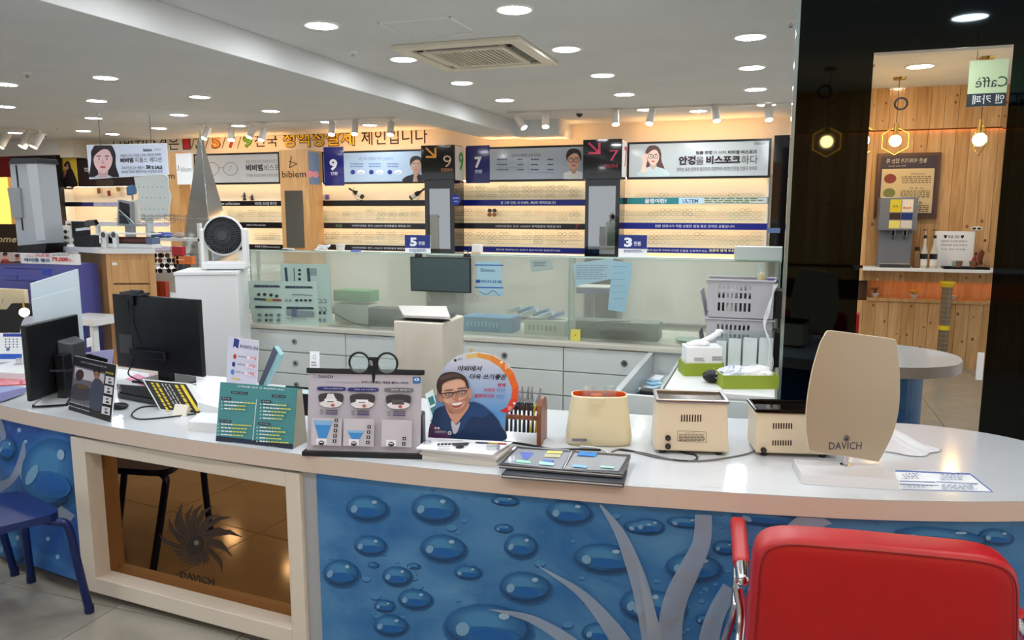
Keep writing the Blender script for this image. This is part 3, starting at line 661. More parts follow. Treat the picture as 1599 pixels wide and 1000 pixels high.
for px, lb in [(382, 'taller little dark figurine on the shelf left of the oak tower'), (394, 'shorter little dark figurine on the shelf left of the oak tower')]:
    c = PY(px, 313.5, 10.2); t = thing('figurine', lb, 'figurine', c); h = .13 if px == 382 else .1
    MB().lathe([(.025, 0), (.03, .01), (.018, h * .4), (.026, h * .65), (.01, h * .78)], c, DGREY, 10).build('body', t)
    MB().ball(c + V((0, 0, h * .88)), h * .12, DGREY, 10).build('head', t); MB().tube([c + V((-.01, 0, h * .65)), c + V((-.045, -.01, h * .5)), c + V((-.03, -.02, h * .3))], .006, DGREY, 6).build('arm', t)
c = PY(497, 312, 10.2); t = thing('box_set', 'small white and lilac box on the shelf right of the oak tower', 'box', c)
MB().box(c.x, c.y, c.z, c.x + .12, c.y + .05, c.z + .075, PAPER).build('white_carton', t, bevel=.003); MB().box(c.x + .121, c.y, c.z, c.x + .17, c.y + .05, c.z + .075, mat('lilac', (120, 110, 170), .5)).build('lilac_end', t, bevel=.003)

# ---- left end of the shop: poster walls
def wallposter(name, label, x0, yt, x1, yb, Y, depth, draw, base=BLACK, cat='poster'):
    ym = (yt + yb) / 2; X0, X1 = PY(x0, ym, Y).x, PY(x1, ym, Y).x; xm = (x0 + x1) / 2; zt, zb = PY(xm, yt, Y).z, PY(xm, yb, Y).z
    t = thing(name, label, cat, (X0, Y, max(zb, 0))); MB().box(X0, Y, zb, X1, Y + depth, zt, base).build('panel', t)
    bd = Board((X0, Y - .001, zb), (1, 0, 0), (0, 0, 1)); bd.W = X1 - X0; bd.H = zt - zb; draw(bd); bd.build('printed_face', t); return t
def pbrown(bd):
    bd.lrect(0, 0, bd.W, bd.H, (52, 30, 26)); bd.poly([(57, 300), (70, 275), (84, 268), (88, 285), (87, 300), (83, 318), (70, 322), (60, 310)], (196, 138, 108), 4)
    bd.poly([(58, 320), (80, 316), (92, 345), (94, 360), (60, 360)], (112, 66, 48), 4); bd.poly([(60, 246), (84, 246), (86, 266), (74, 284), (66, 272), (58, 262)], (34, 24, 24), 3)
    bd.line([(62, 280), (84, 272)], 2.2, (60, 36, 30)); bd.ell(77, 283, 5, 1.6, (40, 24, 22), rot=-.3); bd.poly([(78, 286), (85, 300), (79, 303)], (166, 108, 82)); bd.ell(78, 312, 6, 2.2, (150, 82, 68), rot=-.2); bd.ell(77, 276, 5, 1, (240, 236, 230), rot=-.2)
wallposter('wall_poster', 'tall dark brown poster with the lower half of a face', 22, 243, 94, 395, 9.9, .1, pbrown)
wallposter('wall_panel', 'deep red wall panel at the left frame edge', -30, 243, 22, 395, 9.9, .1, lambda bd: bd.lrect(0, 0, bd.W, bd.H, (150, 26, 34)), mat('red_panel', (150, 26, 34), .5), 'panel')
def pyel(bd):
    bd.lrect(0, 0, bd.W, bd.H, (222, 190, 66)); bd.rect(86, 284, 121, 292, (24, 18, 18)); bd.poly([(98, 284), (103, 268), (110, 262), (116, 272), (121, 291), (100, 291)], (30, 24, 28), 3)
    bd.poly([(99, 268), (104, 264), (103, 272), (98, 280)], (180, 110, 80), 3); bd.ell(104.5, 259, 4, 6, (200, 150, 120)); bd.poly([(100, 258), (104, 252), (109, 254), (111, 264), (107, 262), (106, 256), (101, 260)], (40, 26, 24), 3); bd.ell(103, 259, 2.4, 1.2, (30, 20, 22)); bd.ell(97, 272, 3.5, 6, (150, 96, 50))
wallposter('wall_poster', 'yellow poster of a woman in black wearing sunglasses', 87, 246, 121, 291, 10.04, .2, pyel)
def pdark(bd):
    bd.lrect(0, 0, bd.W, bd.H, (40, 26, 28)); bd.rect(150, 281, 178, 290, (70, 58, 44)); bd.txt('TOM', 131, 262, 142, 268.5, (232, 232, 232), .03)
wallposter('wall_poster', 'dark maroon header panel behind the hanging sale sign', 120, 248, 212, 291, 10.05, .2, pdark)
def pgold(bd): bd.lrect(0, 0, bd.W, bd.H, 0, emis('lit_yellow_panel', (240, 190, 90), 1.1))
wallposter('light_box', 'glowing yellow wall panel behind the silver eye test device', -25, 277, 15, 350, 8.6, .3, pgold, mat('panel_body', (200, 150, 80), .5), 'light panel')
def pbl(bd): bd.lrect(0, 0, bd.W, bd.H, (58, 40, 34)); bd.txt('come', -12, 371, 26, 379, (245, 226, 180), .02, .3)
wallposter('wall_panel', 'dark brown panel with cream handwriting left of the silver device', -25, 350, 26, 395, 8.59, .3, pbl, mat('brown_panel', (58, 40, 34), .5), 'panel')
def popp(bd): bd.lrect(0, 0, bd.W, bd.H, (60, 36, 34)); bd.txt('OPR', 69, 345, 91, 352.5, (245, 245, 245), .03)
wallposter('wall_panel', 'brown panel with white capital letters above the sunglasses rack', 64, 342, 96, 356, 8.9, .1, popp, mat('brown_panel', (58, 40, 34), .5), 'panel')
for px, py, c, lb in [(154, 298, (120, 84, 50), 'first'), (170, 302, (130, 50, 54), 'second'), (184, 295, (130, 100, 60), 'third')]:
    p = PY(px, py, 10.3); t = tag(MB().fbox(p, V((1, 0, .12)).normalized(), V((-.12, 0, 1)).normalized(), V((0, 1, 0)), -.035, .035, -.045, .045, 0, .004, mat('postcard_%d' % px, c, .6)).build('postcard', org=p), 'small dark postcard hanging in the far left bay, %s from the left' % lb, 'postcard')
# grey and cream header walls
o = MB().box(-14, 9.86, PY(50, 243, 9.86).z, PY(91, 230, 9.86).x, 10.44, CH, grey_wall).build('trim_3'); struct(o)
o = MB().box(PY(91, 230, 9.86).x, 9.88, PY(100, 246, 9.88).z, PY(112, 230, 9.86).x, 10.44, CH, wall_m).build('trim_4'); struct(o)
# ================================================================== THE CURVED COUNTER
TOPM = noisy('solid_surface_white', (202, 207, 211), (210, 215, 219), (420, 420, 420), .12, 3, coat=.2)
FRONT = [(-4.3, 2.75), (-3.9, 2.52), (-3.45, 2.34), (-3.02, 2.22), (-2.5, 2.145), (-2.1, 2.105), (-1.86, 2.089), (-1.487, 2.080), (-1.109, 2.087), (-.808, 2.104), (-.492, 2.132), (-.339, 2.15), (.051, 2.212), (.357, 2.278), (.69, 2.387)]
ENDR = [(.88, 2.5), (.985, 2.66), (.985, 2.84), (.93, 2.97), (.859, 3.04), (.765, 3.10), (.62, 3.14), (.47, 3.14), (.2, 3.08), (0, 3.03)]
BACK = [(-.4, 2.95), (-.816, 2.9), (-1.6, 2.9), (-2.5, 2.92), (-3.3, 3.0), (-4.3, 3.4)]
outline = smooth_line(FRONT + ENDR, 4) + BACK
counter = thing('service_counter', 'long curved white counter with blue water drop print front and bronze mirror door', 'counter', (-1, 2.5, 0))
m_ = MB(); m_.prism([V((x, y, .68)) for x, y in outline][::1], V((0, 0, .06)), TOPM); m_.build('worktop', counter, bevel=.004)
PATH = smooth_line([(x, y + .015) for x, y in FRONT[:-1]] + [(.6, 2.372), (.75, 2.47), (.81, 2.6), (.82, 2.75), (.77, 2.88), (.66, 2.97), (.45, 3.0), (.1, 2.95), (-.3, 2.89), (-.8, 2.84)], 6)
EDG = noisy('counter_edge_warm_light', (212, 194, 179), (220, 202, 187), (300, 300, 300), .3, 3)  # beige paints warm café light and red chair bounce onto the white edge
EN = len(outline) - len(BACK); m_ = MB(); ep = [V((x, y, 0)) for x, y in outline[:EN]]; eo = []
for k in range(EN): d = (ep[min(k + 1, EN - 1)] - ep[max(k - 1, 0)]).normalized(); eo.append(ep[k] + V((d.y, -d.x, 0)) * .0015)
m_.add([p + V((0, 0, .681)) for p in eo] + [p + V((0, 0, .738)) for p in eo], [(k, k + 1, EN + k + 1, EN + k) for k in range(EN - 1)], EDG, True); m_.build('warm_light_edge', counter)
SL = [0]
for p, q in zip(PATH[:-1], PATH[1:]): SL.append(SL[-1] + math.hypot(q[0] - p[0], q[1] - p[1]))
def path(s, off=0):
    s = max(0, min(SL[-1] - 1e-6, s)); i = 0
    lo, hi = 0, len(SL) - 1
    while hi - lo > 1:
        mid = (lo + hi) // 2
        if SL[mid] <= s: lo = mid
        else: hi = mid
    p, q = PATH[lo], PATH[lo + 1]; L = SL[lo + 1] - SL[lo]; t = (s - SL[lo]) / L
    nx, ny = (q[1] - p[1]) / L, -(q[0] - p[0]) / L
    return V((p[0] + (q[0] - p[0]) * t + nx * off, p[1] + (q[1] - p[1]) * t + ny * off, 0))
def s_of_x(x):
    for i in range(len(PATH) - 1):
        if PATH[i][0] <= x <= PATH[i + 1][0]: return SL[i] + (x - PATH[i][0]) / (PATH[i + 1][0] - PATH[i][0]) * (SL[i + 1] - SL[i])
    return 0
def pix_s(px, py):
    r = ray(px, py)
    for i in range(len(PATH) - 1):
        p, q = V((*PATH[i], 0)), V((*PATH[i + 1], 0)); d = q - p
        den = r.x * d.y - r.y * d.x
        if abs(den) < 1e-9: continue
        t = (p.x * d.y - p.y * d.x) / den; w = EYE + r * t
        k = ((w.x - p.x) * d.x + (w.y - p.y) * d.y) / d.length_squared
        if t > 0 and (0 <= k <= 1 or (i == 0 and k < 0)): return SL[i] + k * d.length, w.z
    return 0, 0
class Curved(Board):
    def __init__(s): s.mb = MB(); s.L = 1; s.st = .0005; s.n = V((0, -1, 0))
    def px(s, x, y): return pix_s(x, y)
    def P(s, a, b): p = path(a, s.L * s.st); return V((p.x, p.y, max(.03, min(.678, b))))
    def lpoly(s, pts, col, m=None):
        m = m or ink(*col); e = []
        for i in range(len(pts)):
            a, b = pts[i], pts[(i + 1) % len(pts)]; n = max(1, int(math.hypot(b[0] - a[0], b[1] - a[1]) / .03))
            e += [(a[0] + (b[0] - a[0]) * j / n, a[1] + (b[1] - a[1]) * j / n) for j in range(n)]
        c = (sum(p[0] for p in e) / len(e), sum(p[1] for p in e) / len(e)); n = len(e)
        s.mb.add([s.P(*p) for p in e] + [s.P(*c)], [(i, (i + 1) % n, n) for i in range(n)], m); s.L += 1
    def ribbon(s, mid, wd, m, k=8):
        """blade: centre pixels with widths in pixels"""
        pts = smooth_line([(x, y, w_) for (x, y), w_ in zip(mid, wd)], k); L_, R_ = [], []
        for i, p in enumerate(pts):
            a, b = pts[max(0, i - 1)], pts[min(len(pts) - 1, i + 1)]; dx, dy = b[0] - a[0], b[1] - a[1]; l = math.hypot(dx, dy) or 1
            L_.append(s.P(*s.px(p[0] - dy / l * p[2] / 2, p[1] + dx / l * p[2] / 2))); R_.append(s.P(*s.px(p[0] + dy / l * p[2] / 2, p[1] - dx / l * p[2] / 2)))
        n = len(pts); s.mb.add(L_ + R_, [(i, i + 1, n + i + 1, n + i) for i in range(n - 1)], m); s.L += 1
def sheet(name, s0, s1, m, z0=.05, z1=.68, off=0, th=.02):
    b = MB(); n = max(2, int((s1 - s0) / .04)); S = [s0 + (s1 - s0) * i / n for i in range(n + 1)]
    A = [path(s, off) + V((0, 0, z0)) for s in S]; B = [path(s, off) + V((0, 0, z1)) for s in S]; C = [path(s, off - th) + V((0, 0, z0)) for s in S]; D = [path(s, off - th) + V((0, 0, z1)) for s in S]
    b.add(A + B, [(i, i + 1, n + 2 + i, n + 1 + i) for i in range(n)], m); b.add(C + D, [(i + 1, i, n + 1 + i, n + 2 + i) for i in range(n)], m)
    b.add(B + D, [(i, i + 1, n + 2 + i, n + 1 + i) for i in range(n)], m)
    b.add([A[0], B[0], D[0], C[0]], [(0, 1, 2, 3)], m).add([A[-1], B[-1], D[-1], C[-1]], [(3, 2, 1, 0)], m)
    return b.build(name, counter)
BLUE = noisy('blue_water_print', (34, 104, 168), (88, 148, 196), (3.2, 3.2, 5.5), .38, 6, 0, 1.0, lo=.34, hi=.72)
BLUE2 = noisy('deep_blue_water_print', (8, 74, 156), (70, 140, 200), (2.6, 2.6, 4), .38, 5, 0, 1.2, lo=.38, hi=.8)
sD0, sD1, sG = pix_s(114, 684)[0], pix_s(471, 748)[0], pix_s(494, 750)[0]
p1 = sheet('blue_front_panel', 0.02, sD0, BLUE2); p2 = sheet('blue_front_panel', sG, SL[-1], BLUE)
sheet('grey_filler_strip', sD1, sG, mat('grey_laminate', (168, 172, 176), .4), z1=.675, off=-.004)
MB().prism([path(SL[-1] * i / 60, -.05) + V((0, 0, 0)) for i in range(61)] + [V((-4.1, 3.2, 0))], V((0, 0, .05)), DGREY).build('plinth', counter)
def droplet(bd, x, y, rx, ry, rot=.1, deep=True):
    mix = lambda a, b, t: tuple(int(p + (q - p) * t) for p, q in zip(a, b))
    for k in range(4): bd.ell(x + rx * .05, y + ry * (.24 - .03 * k), rx * (1.1 - .045 * k), ry * (1.06 - .05 * k), mix((46, 112, 168), (26, 72, 122), (k + 1) / 4), 18, rot)
    for k in range(6): bd.ell(x - rx * .02 * k, y - ry * .03 * k, rx * (.95 - .1 * k), ry * (.86 - .09 * k), mix((36, 98, 156), (70, 136, 186), k / 5), 16, rot)
    for k in range(3): bd.ell(x + rx * .08, y + ry * .36, rx * (.7 - .14 * k), ry * (.34 - .07 * k), mix((44, 110, 170), (22, 96, 170), (k + 1) / 3), 14, rot)
    if rx > 9:
        bd.ell(x + rx * .42, y - ry * .42, rx * .13, ry * .14, (150, 186, 214), 10); bd.ell(x - rx * .55, y + ry * .1, rx * .16, ry * .3, (120, 166, 202), 10, .5)
        bd.line([(x - rx * .6 + i * rx * .3, y + ry * (1.0 - .12 * abs(i - 2))) for i in range(5)], ry * .06, (26, 66, 108))
        bd.L -= 3
    bd.L -= 13
cb = Curved(); Z1 = lambda a, b, c, d: (480 + a / 2.855, 700 + b / 2.855, c / 2.855, d / 2.855); Z4 = lambda a, b, c, d: (1000 + a / 2.67, 650 + b / 2.67, c / 2.67, d / 2.67)
rd = random.Random(11)
for i in range(230):
    x, y = rd.uniform(505, 1590), rd.uniform(760, 1075); r_ = rd.uniform(1, 4.5) * (1 if rd.random() < .8 else 1.8)
    cb.ell(x, y + r_ * .2, r_ * 1.3, r_ * .9, (30, 84, 138), 9); cb.ell(x, y, r_ * 1.2, r_ * .7, (74, 138, 190), 9); cb.L -= 2
cb.L += 2
for d in [Z1(265, 262, 92, 58), Z1(565, 262, 100, 66), Z1(1165, 280, 100, 55), Z1(880, 232, 60, 22), Z1(875, 355, 40, 20), Z1(1490, 350, 80, 30), Z1(605, 440, 100, 62), Z1(280, 430, 70, 45), Z1(950, 430, 72, 55), Z1(1320, 485, 135, 66), Z1(150, 550, 78, 60),
          Z1(400, 565, 65, 45), Z1(715, 550, 60, 32), Z1(970, 612, 112, 70), Z1(480, 668, 75, 46), Z1(345, 700, 45, 28), Z1(370, 785, 75, 48), Z1(800, 790, 190, 108), Z1(1300, 820, 76, 48), Z1(1505, 690, 112, 75), Z1(295, 520, 25, 13), Z1(475, 525, 30, 13),
          Z4(185, 440, 75, 24), Z4(35, 455, 62, 34), Z4(220, 625, 115, 60), Z4(60, 790, 125, 72), Z4(350, 545, 50, 30), Z4(265, 845, 36, 22), Z4(385, 878, 40, 18), Z4(520, 420, 140, 34), Z4(1250, 500, 190, 40), Z4(1480, 500, 70, 34)]: droplet(cb, *d)
cb.L += 18
BLADE = bpy.data.materials.new('pale_swirl_print'); BLADE.use_nodes = True
BLADE.node_tree.nodes['Principled BSDF'].inputs['Base Color'].default_value = (.50, .58, .68, 1); BLADE.node_tree.nodes['Principled BSDF'].inputs['Alpha'].default_value = .5
for mid, wd in [([(938, 787), (965, 825), (985, 870), (1003, 925), (1018, 1000), (1022, 1040)], [3, 14, 22, 27, 30, 34]), ([(842, 882), (905, 922), (945, 965), (972, 1005), (985, 1040)], [1, 12, 22, 30, 32]), ([(765, 949), (830, 964), (890, 1000), (915, 1030)], [1, 12, 20, 24]),
                ([(1098, 802), (1095, 845), (1075, 890), (1056, 930), (1046, 980), (1045, 1050)], [26, 28, 33, 36, 38, 44]), ([(1000, 895), (1012, 940), (1022, 990), (1026, 1040)], [4, 14, 22, 28]), ([(1140, 915), (1118, 955), (1106, 1000), (1102, 1050)], [26, 28, 32, 34]), ([(1292, 800), (1255, 815), (1232, 830)], [32, 30, 24])]:
    cb.ribbon(mid, wd, BLADE)
cb.build('water_drop_print', p2)['kind'] = 'stuff'
cb = Curved()
droplet(cb, 78, 735, 46, 60, .3); droplet(cb, 12, 700, 14, 18); droplet(cb, 20, 852, 24, 30)
for x, y, r_ in [(104, 701, 3.5), (98, 722, 3), (40, 690, 2.5), (60, 810, 4), (75, 842, 3), (90, 870, 3), (50, 790, 3), (30, 672, 3)]: cb.ell(x, y, r_, r_ * 1.2, (150, 190, 222), 10); cb.L -= 1
cb.L += 2
cb.ribbon([(38, 690), (34, 720), (20, 748), (0, 760), (-20, 765)], [3, 12, 10, 16, 20], BLADE); cb.ribbon([(30, 730), (50, 765), (85, 795), (110, 815)], [3, 16, 22, 26], BLADE); cb.ribbon([(0, 655), (6, 680), (2, 700)], [6, 9, 3], BLADE)
cb.build('water_drop_print', p1)['kind'] = 'stuff'
# ---- door with bronze mirror
A, B_ = path(sD0, .012), path(sD1, .012); u = (B_ - A).normalized(); n = u.cross(V((0, 0, 1))); DW = (B_ - A).length; Zv = V((0, 0, 1))
dr = Board(A, u, Zv); lo = lambda x, y: dr.px(x, y)
a0, b1 = lo(132, 705); a1, b1b = lo(445, 762); c1, b0b = lo(456, 983); _, b0 = lo(166, 908)
bt, bb = (b1 + b1b) / 2, (b0 + b0b) / 2; ar = (a1 + c1) / 2
DOORM = mat('door_cream_lacquer', (224, 214, 198), .35)
door = MB().fbox(A, u, Zv, n, 0, a0, .03, .668, -.035, 0, DOORM).fbox(A, u, Zv, n, ar, DW, .03, .668, -.035, 0, DOORM).fbox(A, u, Zv, n, a0, ar, bt, .668, -.035, 0, DOORM).fbox(A, u, Zv, n, a0, ar, .03, bb, -.035, 0, DOORM).build('door', counter, bevel=.0025)
BRZ = mat('bronze_mirror', (150, 108, 66), .02, 1)
MB().fbox(A, u, Zv, n, a0 - .002, ar + .002, bb - .002, bt + .002, -.075, -.07, BRZ).build('mirror', door)
m_ = MB()
for q in ((a0 - .012, a0, bb, bt), (ar, ar + .012, bb, bt), (a0, ar, bt, bt + .012), (a0, ar, bb - .012, bb)): m_.fbox(A, u, Zv, n, *q, -.07, -.034, DOORM)
m_.build('jamb', door)
e = Board(A + n * -.0695, u, Zv); DKB = (52, 34, 24)
for i in range(26):
    th = 2 * math.pi * i / 26; R0, R1 = 15, 34 + 26 * (1 if math.sin(th) < .3 else .1) * abs(math.sin(i * 1.7)) + (14 if math.sin(th) < -.3 else 0)
    pts = [(305 + r * math.cos(th + k) * 1.0, 852 + r * math.sin(th + k)) for r, k in ((R0, 0), (R0 + (R1 - R0) * .4, .12), (R0 + (R1 - R0) * .75, .3), (R1, .55), (R0 + (R1 - R0) * .7, .42), (R0 + (R1 - R0) * .35, .32), (R0, .22))]
    e.poly(pts, DKB); e.L -= 1
e.L += 1; e.ell(305, 852, 13, 15, (30, 20, 16)); e.ell(307, 848, 4, 4, (120, 100, 84)); ea, eb = e.px(307, 903); e.txt('DAVICH', ea - .085, eb - .016, ea + .085, eb + .012, DKB, .01, local=True); e.build('emblem_print', door)['kind'] = 'stuff'

# ---- blue stools
NAVYP = mat('navy_plastic', (14, 36, 92), .3)
def stool(off, label):
    o = V(off); P1, P2 = V((-2.42, 1.98, .45)) + o, V((-2.78, 2.09, .45)) + o; dv = V((-.16, -.31, 0)); P4, P3 = P1 + dv, P2 + dv
    t = thing('stool', label, 'stool', (P1 + P3) / 2 - V((0, 0, .45)), 'blue stools at the counter'); c = (P1 + P3) / 2
    rim = []
    for P, Q, Rr_ in ((P1, P2, P3), (P2, P3, P4), (P3, P4, P1), (P4, P1, P2)):
        pass
    q = [P1, P2, P3, P4]
    for i in range(4):
        a, b, d = q[i - 1], q[i], q[(i + 1) % 4]
        for k in range(6):
            tt = k / 5; s0 = b + (a - b).normalized() * .07; s1 = b + (d - b).normalized() * .07
            rim.append(s0 * (1 - tt) ** 2 + b * 2 * tt * (1 - tt) + s1 * tt * tt)
    MB().prism(rim, V((0, 0, -.028)), NAVYP).build('seat', t, bevel=.009, seg=3)
    feet = [V((-2.445, 2.069, 0)), V((-2.88, 2.175, 0)), V((-3.04, 1.79, 0)), V((-2.58, 1.64, 0))]
    for i in range(4):
        b = q[i]; ft = feet[i] + o; d = (c - b); d.z = 0; d = d.normalized()
        pts = smooth_line([b + d * .1 - Zv * .035, b + d * .03 - Zv * .04, b + (ft - b) * .15, b + (ft - b) * .5, ft + Zv * .012], 5)
        l = MB().tube(pts, .0155, NAVYP, 12).build('leg', t); MB().cyl(ft, ft + Zv * .03, .017, .0175, mat('foot_cap_navy', (14, 30, 78), .5), 12).build('foot_cap', l)
stool((0, 0, 0), 'navy blue plastic stool with rounded square seat at the bottom left')
stool((-.56, .13, 0), 'second navy blue stool mostly cut off by the left frame edge')

# ---- red armchair
RED = noisy('red_leatherette', (166, 14, 22), (176, 18, 27), (14, 14, 14), .42, 5, .12)
a, b = Pz(1186, 843, .84), Pz(1592, 880, .84); u = (b - a); W = u.length; u.normalize(); n = u.cross(Zv)          # n towards the camera
ch = thing('armchair', 'red leatherette armchair with chrome arm frame, its back to the viewer', 'chair', (a + b) / 2 - Zv * .84)
lean = -.10
def CB(s, h, d): return a + u * (s * W) + Zv * (h - .84) + n * (d + (h - .84) * lean)
sg = lambda v, e: math.copysign(abs(v) ** e, v)
def shell(k, t, d): # rounded slab: k 0..1 from the middle outwards, t angle round the outline, d -1..1 through the thickness
    su, sz = k * sg(math.cos(t), .15), k * sg(math.sin(t), .15)
    h = .615 + .235 * sz; return CB(.5 + su * (.515 + .03 * (1 - sz) / 2), h - .02 * abs(su) ** 6 * (sz > 0), -.045 + .052 * d)
NT, NV_ = 96, 20; vs = []; fs = []
for j in range(NV_ + 1):
    ph = -math.pi / 2 + math.pi * j / NV_; k, d = sg(math.cos(ph), .22) if 0 < j < NV_ else 0, sg(math.sin(ph), .3)
    vs += [shell(k, 2 * math.pi * i / NT + .0001, d) for i in range(NT)]
for j in range(NV_):
    for i in range(NT): fs.append((j * NT + i, j * NT + (i + 1) % NT, (j + 1) * NT + (i + 1) % NT, (j + 1) * NT + i))
back = MB().add(vs, fs, RED, True).build('backrest', ch)
sm = mat('red_seam', (120, 12, 18), .6)
MB().tube([shell(.955, 2 * math.pi * i / 80, .95) for i in range(0, 42)], .0016, sm, 5).build('seam', back)
m_ = MB(); m_.fbox(CB(0, .44, -.08) + u * 0, u, Zv, n, .02, W - .02, -.06, .05, -.46, -.02, RED); m_.build('seat', ch, bevel=.03, seg=3)
for sx, nm in ((-1, 'left'), (1, 'right')):
    def AP(d, h): return (CB(0, .44, 0) if sx < 0 else CB(1, .44, 0)) + u * sx * .05 - n * d + Zv * (h - .44)
    if sx < 0:
        far, near = Pz(1152, 815, .665), Pz(1158, 884, .665); end = Pz(1160, 905, .655)
    else: far, near, end = AP(.45, .665), AP(.12, .665), AP(.04, .655)
    ar_ = MB().tube(smooth_line([end, near, (near + far) / 2, far, far - Zv * .05 + (far - near).normalized() * .03, far - Zv * .22 - (far - near).normalized() * .05, AP(.3, .4), AP(.08, .38), end - Zv * .12, end - Zv * .02 + u * sx * .012], 6), .0115, CHROME, 12).build('arm_frame', ch)
    pd = MB().fbox(near, (far - near).normalized(), Zv, (far - near).normalized().cross(Zv), .0, (far - near).length, -.016, .018, -.021, .021, RED).build('arm_pad', ch, bevel=.012, seg=3)
    MB().cyl(near, end, .0175, .016, CHROME, 16).ball(end, .016, CHROME, 12).build('arm_end_cap', ch)
cc = (CB(.5, .38, -.25)); MB().cyl((cc.x, cc.y, .06), (cc.x, cc.y, .39), .028, .028, CHROME, 16).build('gas_column', ch)
for k in range(5):
    th = 2 * math.pi * k / 5; d = V((math.cos(th), math.sin(th), 0)); c0 = V((cc.x, cc.y, .09))
    l = MB().tube([c0, c0 + d * .15 - Zv * .01, c0 + d * .27 - Zv * .035], .016, CHROME, 8).build('base_leg', ch); MB().cyl(c0 + d * .27 - Zv * .065 - d.cross(Zv) * .012, c0 + d * .27 - Zv * .065 + d.cross(Zv) * .012, .025, .025, BLACK, 14).build('caster', l)
# ================================================================== THINGS ON THE COUNTER
CT = .74
def flat(name, label, cat, px4, z, th, m, draw=None, group=None, bevel=0):
    """thin sheet lying at height z: corners far-left, far-right, near-right, near-left in pixels"""
    p = [Pz(x, y, z + th) for x, y in px4]; c = sum(p, V()) / 4; c.z = z
    t = thing(name, label, cat, c, group)
    MB().prism([V((q.x, q.y, z)) for q in (p[3], p[2], p[1], p[0])], V((0, 0, th)), m).build('sheet', t, bevel=bevel)
    if draw:
        bd = Board(p[3], (p[2] - p[3]), (0, 0, 1)); bd.u.z = 0; bd.u.normalize(); bd.v = V((0, 0, 1)).cross(bd.u); bd.n = V((0, 0, 1)); bd.o.z = z + th
        draw(bd); bd.build('printed_face', t)
    return t
def upright(name, label, cat, bl, br, tl, lean, th, m, draw=None, z=CT, bevel=.002, parent=None, group=None):
    """board standing on z; bottom corners and top-left corner in pixels; lean back in degrees"""
    o, u, v, W = standing(bl, br, z, R(lean)); n = u.cross(v)
    q = Pp(tl[0], tl[1], o, n); H = (q - o).dot(v)
    if parent is None: t = thing(name, label, cat, o, group)
    else: t = parent
    MB().fbox(o, u, v, n, 0, W, 0, H, -th, 0, m).build('panel', t, bevel=bevel)
    bd = Board(o + n * .0004, u, v); bd.W, bd.H = W, H
    if draw: draw(bd); bd.build('printed_face', t)
    return t, o, u, v, n, W, H

# --- left end: magazines, platform, calendar
flat('brochure', 'blue and white brochure lying under the red one at the left frame edge', 'brochure', [(-30, 598), (52, 596), (50, 612), (-40, 634)], CT, .004, PAPER, lambda b: (b.poly([(-20, 604), (50, 606), (30, 616), (-20, 622)], (120, 140, 190), 4), b.poly([(-10, 618), (40, 606), (48, 610), (0, 628)], (60, 60, 140), 4)))
flat('brochure', 'red and pink brochure on the counter at the left frame edge', 'brochure', [(-30, 586), (52, 586), (48, 600), (-30, 603)], CT + .005, .004, mat('pink_red_cover', (214, 90, 108), .3), lambda b: (b.poly([(0, 588), (30, 588), (48, 596), (20, 600)], (230, 140, 150), 3), b.poly([(30, 596), (36, 595), (36, 601), (30, 601)], (190, 50, 70))))
p0, p1 = Pz(-40, 590, .745), Pz(52, 590, .745)
t = thing('display_plinth', 'low white plinth block at the left carrying the desk calendar', 'plinth', p0)
MB().fbox(V((p0.x, p0.y, .745)), V((1, .1, 0)).normalized(), V((0, 0, 1)), V((.1, -1, 0)).normalized(), 0, (p1 - p0).length, 0, .035, -.22, 0, WHITE).build('block', t, bevel=.003); 
def cal(b):
    b.rect(5, 521, 36, 526, (50, 70, 150)); b.rect(0, 553, 34, 561, (40, 90, 190))
    for j in range(4):
        for i in range(4): b.ell(9 + i * 6, 530 + j * 4, 1.2, 1.2, (60, 70, 100), 6); b.L -= 1
    b.L += 1; b.rect(10, 543, 15, 548, (90, 110, 150))
upright('desk_calendar', 'white and blue desk calendar on the plinth at the left frame edge', 'calendar', (-8, 566), (34, 566), (0, 520), 14, .004, PAPER, cal, z=.781)
p = Pz(30, 569, .781); tag(MB().cyl(p, p + V((0, 0, .03)), .012, .012, CHROME, 14).cyl(p, p + V((0, 0, .004)), .022, .022, CHROME, 16).build('metal_clip_stand', org=p), 'small chrome clip stand on the plinth at the left', 'clip')

# --- monitors
def monitor(label, bl, br, tl, zb, bulge, foot, cat='monitor'):
    o, u, v, W = standing(bl, br, zb, 0); n = u.cross(Zv); q = Pp(*tl, o, n); H = (q - o).z
    base = o + u * W / 2; base.z = CT; t = thing('monitor', label, cat, base)
    MB().fbox(o, u, Zv, n, 0, W, 0, H, -.022, 0, BLACK).build('case', t, bevel=.006, seg=3)
    MB().fbox(o, u, Zv, n, .012, W - .012, .02, H - .012, -.0235, -.0222, mat('screen_dark', (14, 16, 20), .1)).build('screen', t)
    return t, o, u, n, W, H
t, o, u, n, W, H = monitor('black monitor seen from behind at the left end of the counter', (50, 628), (131, 598), (57, 505), .775, None, None)
m_ = MB(); B0 = lambda a, b, c: o + u * a + Zv * b + n * c
m_.hexa([B0(.18, .05, 0), B0(W - .03, .05, 0), B0(W - .05, .06, .055), B0(.20, .06, .055), B0(.18, H - .09, 0), B0(W - .03, H - .09, 0), B0(W - .05, H - .11, .055), B0(.20, H - .11, .055)], DGREY); m_.build('rear_housing', t, bevel=.008)
MB().fbox(o, u, Zv, n, .3, .34, .17, .21, .056, .058, PAPER).build('label_sticker', t)
MB().tube([B0(W - .3, .12, .06), B0(W - .2, .1, .075), B0(W - .06, .11, .06)], .005, BLACK, 6).build('cable_clip', t)
c = B0(W / 2, 0, .03); c.z = CT
MB().fbox(V((c.x, c.y, CT)), u, Zv, n, -.03, .03, .0, .2, -.02, .02, BLACK).build('stand_neck', t, bevel=.004)
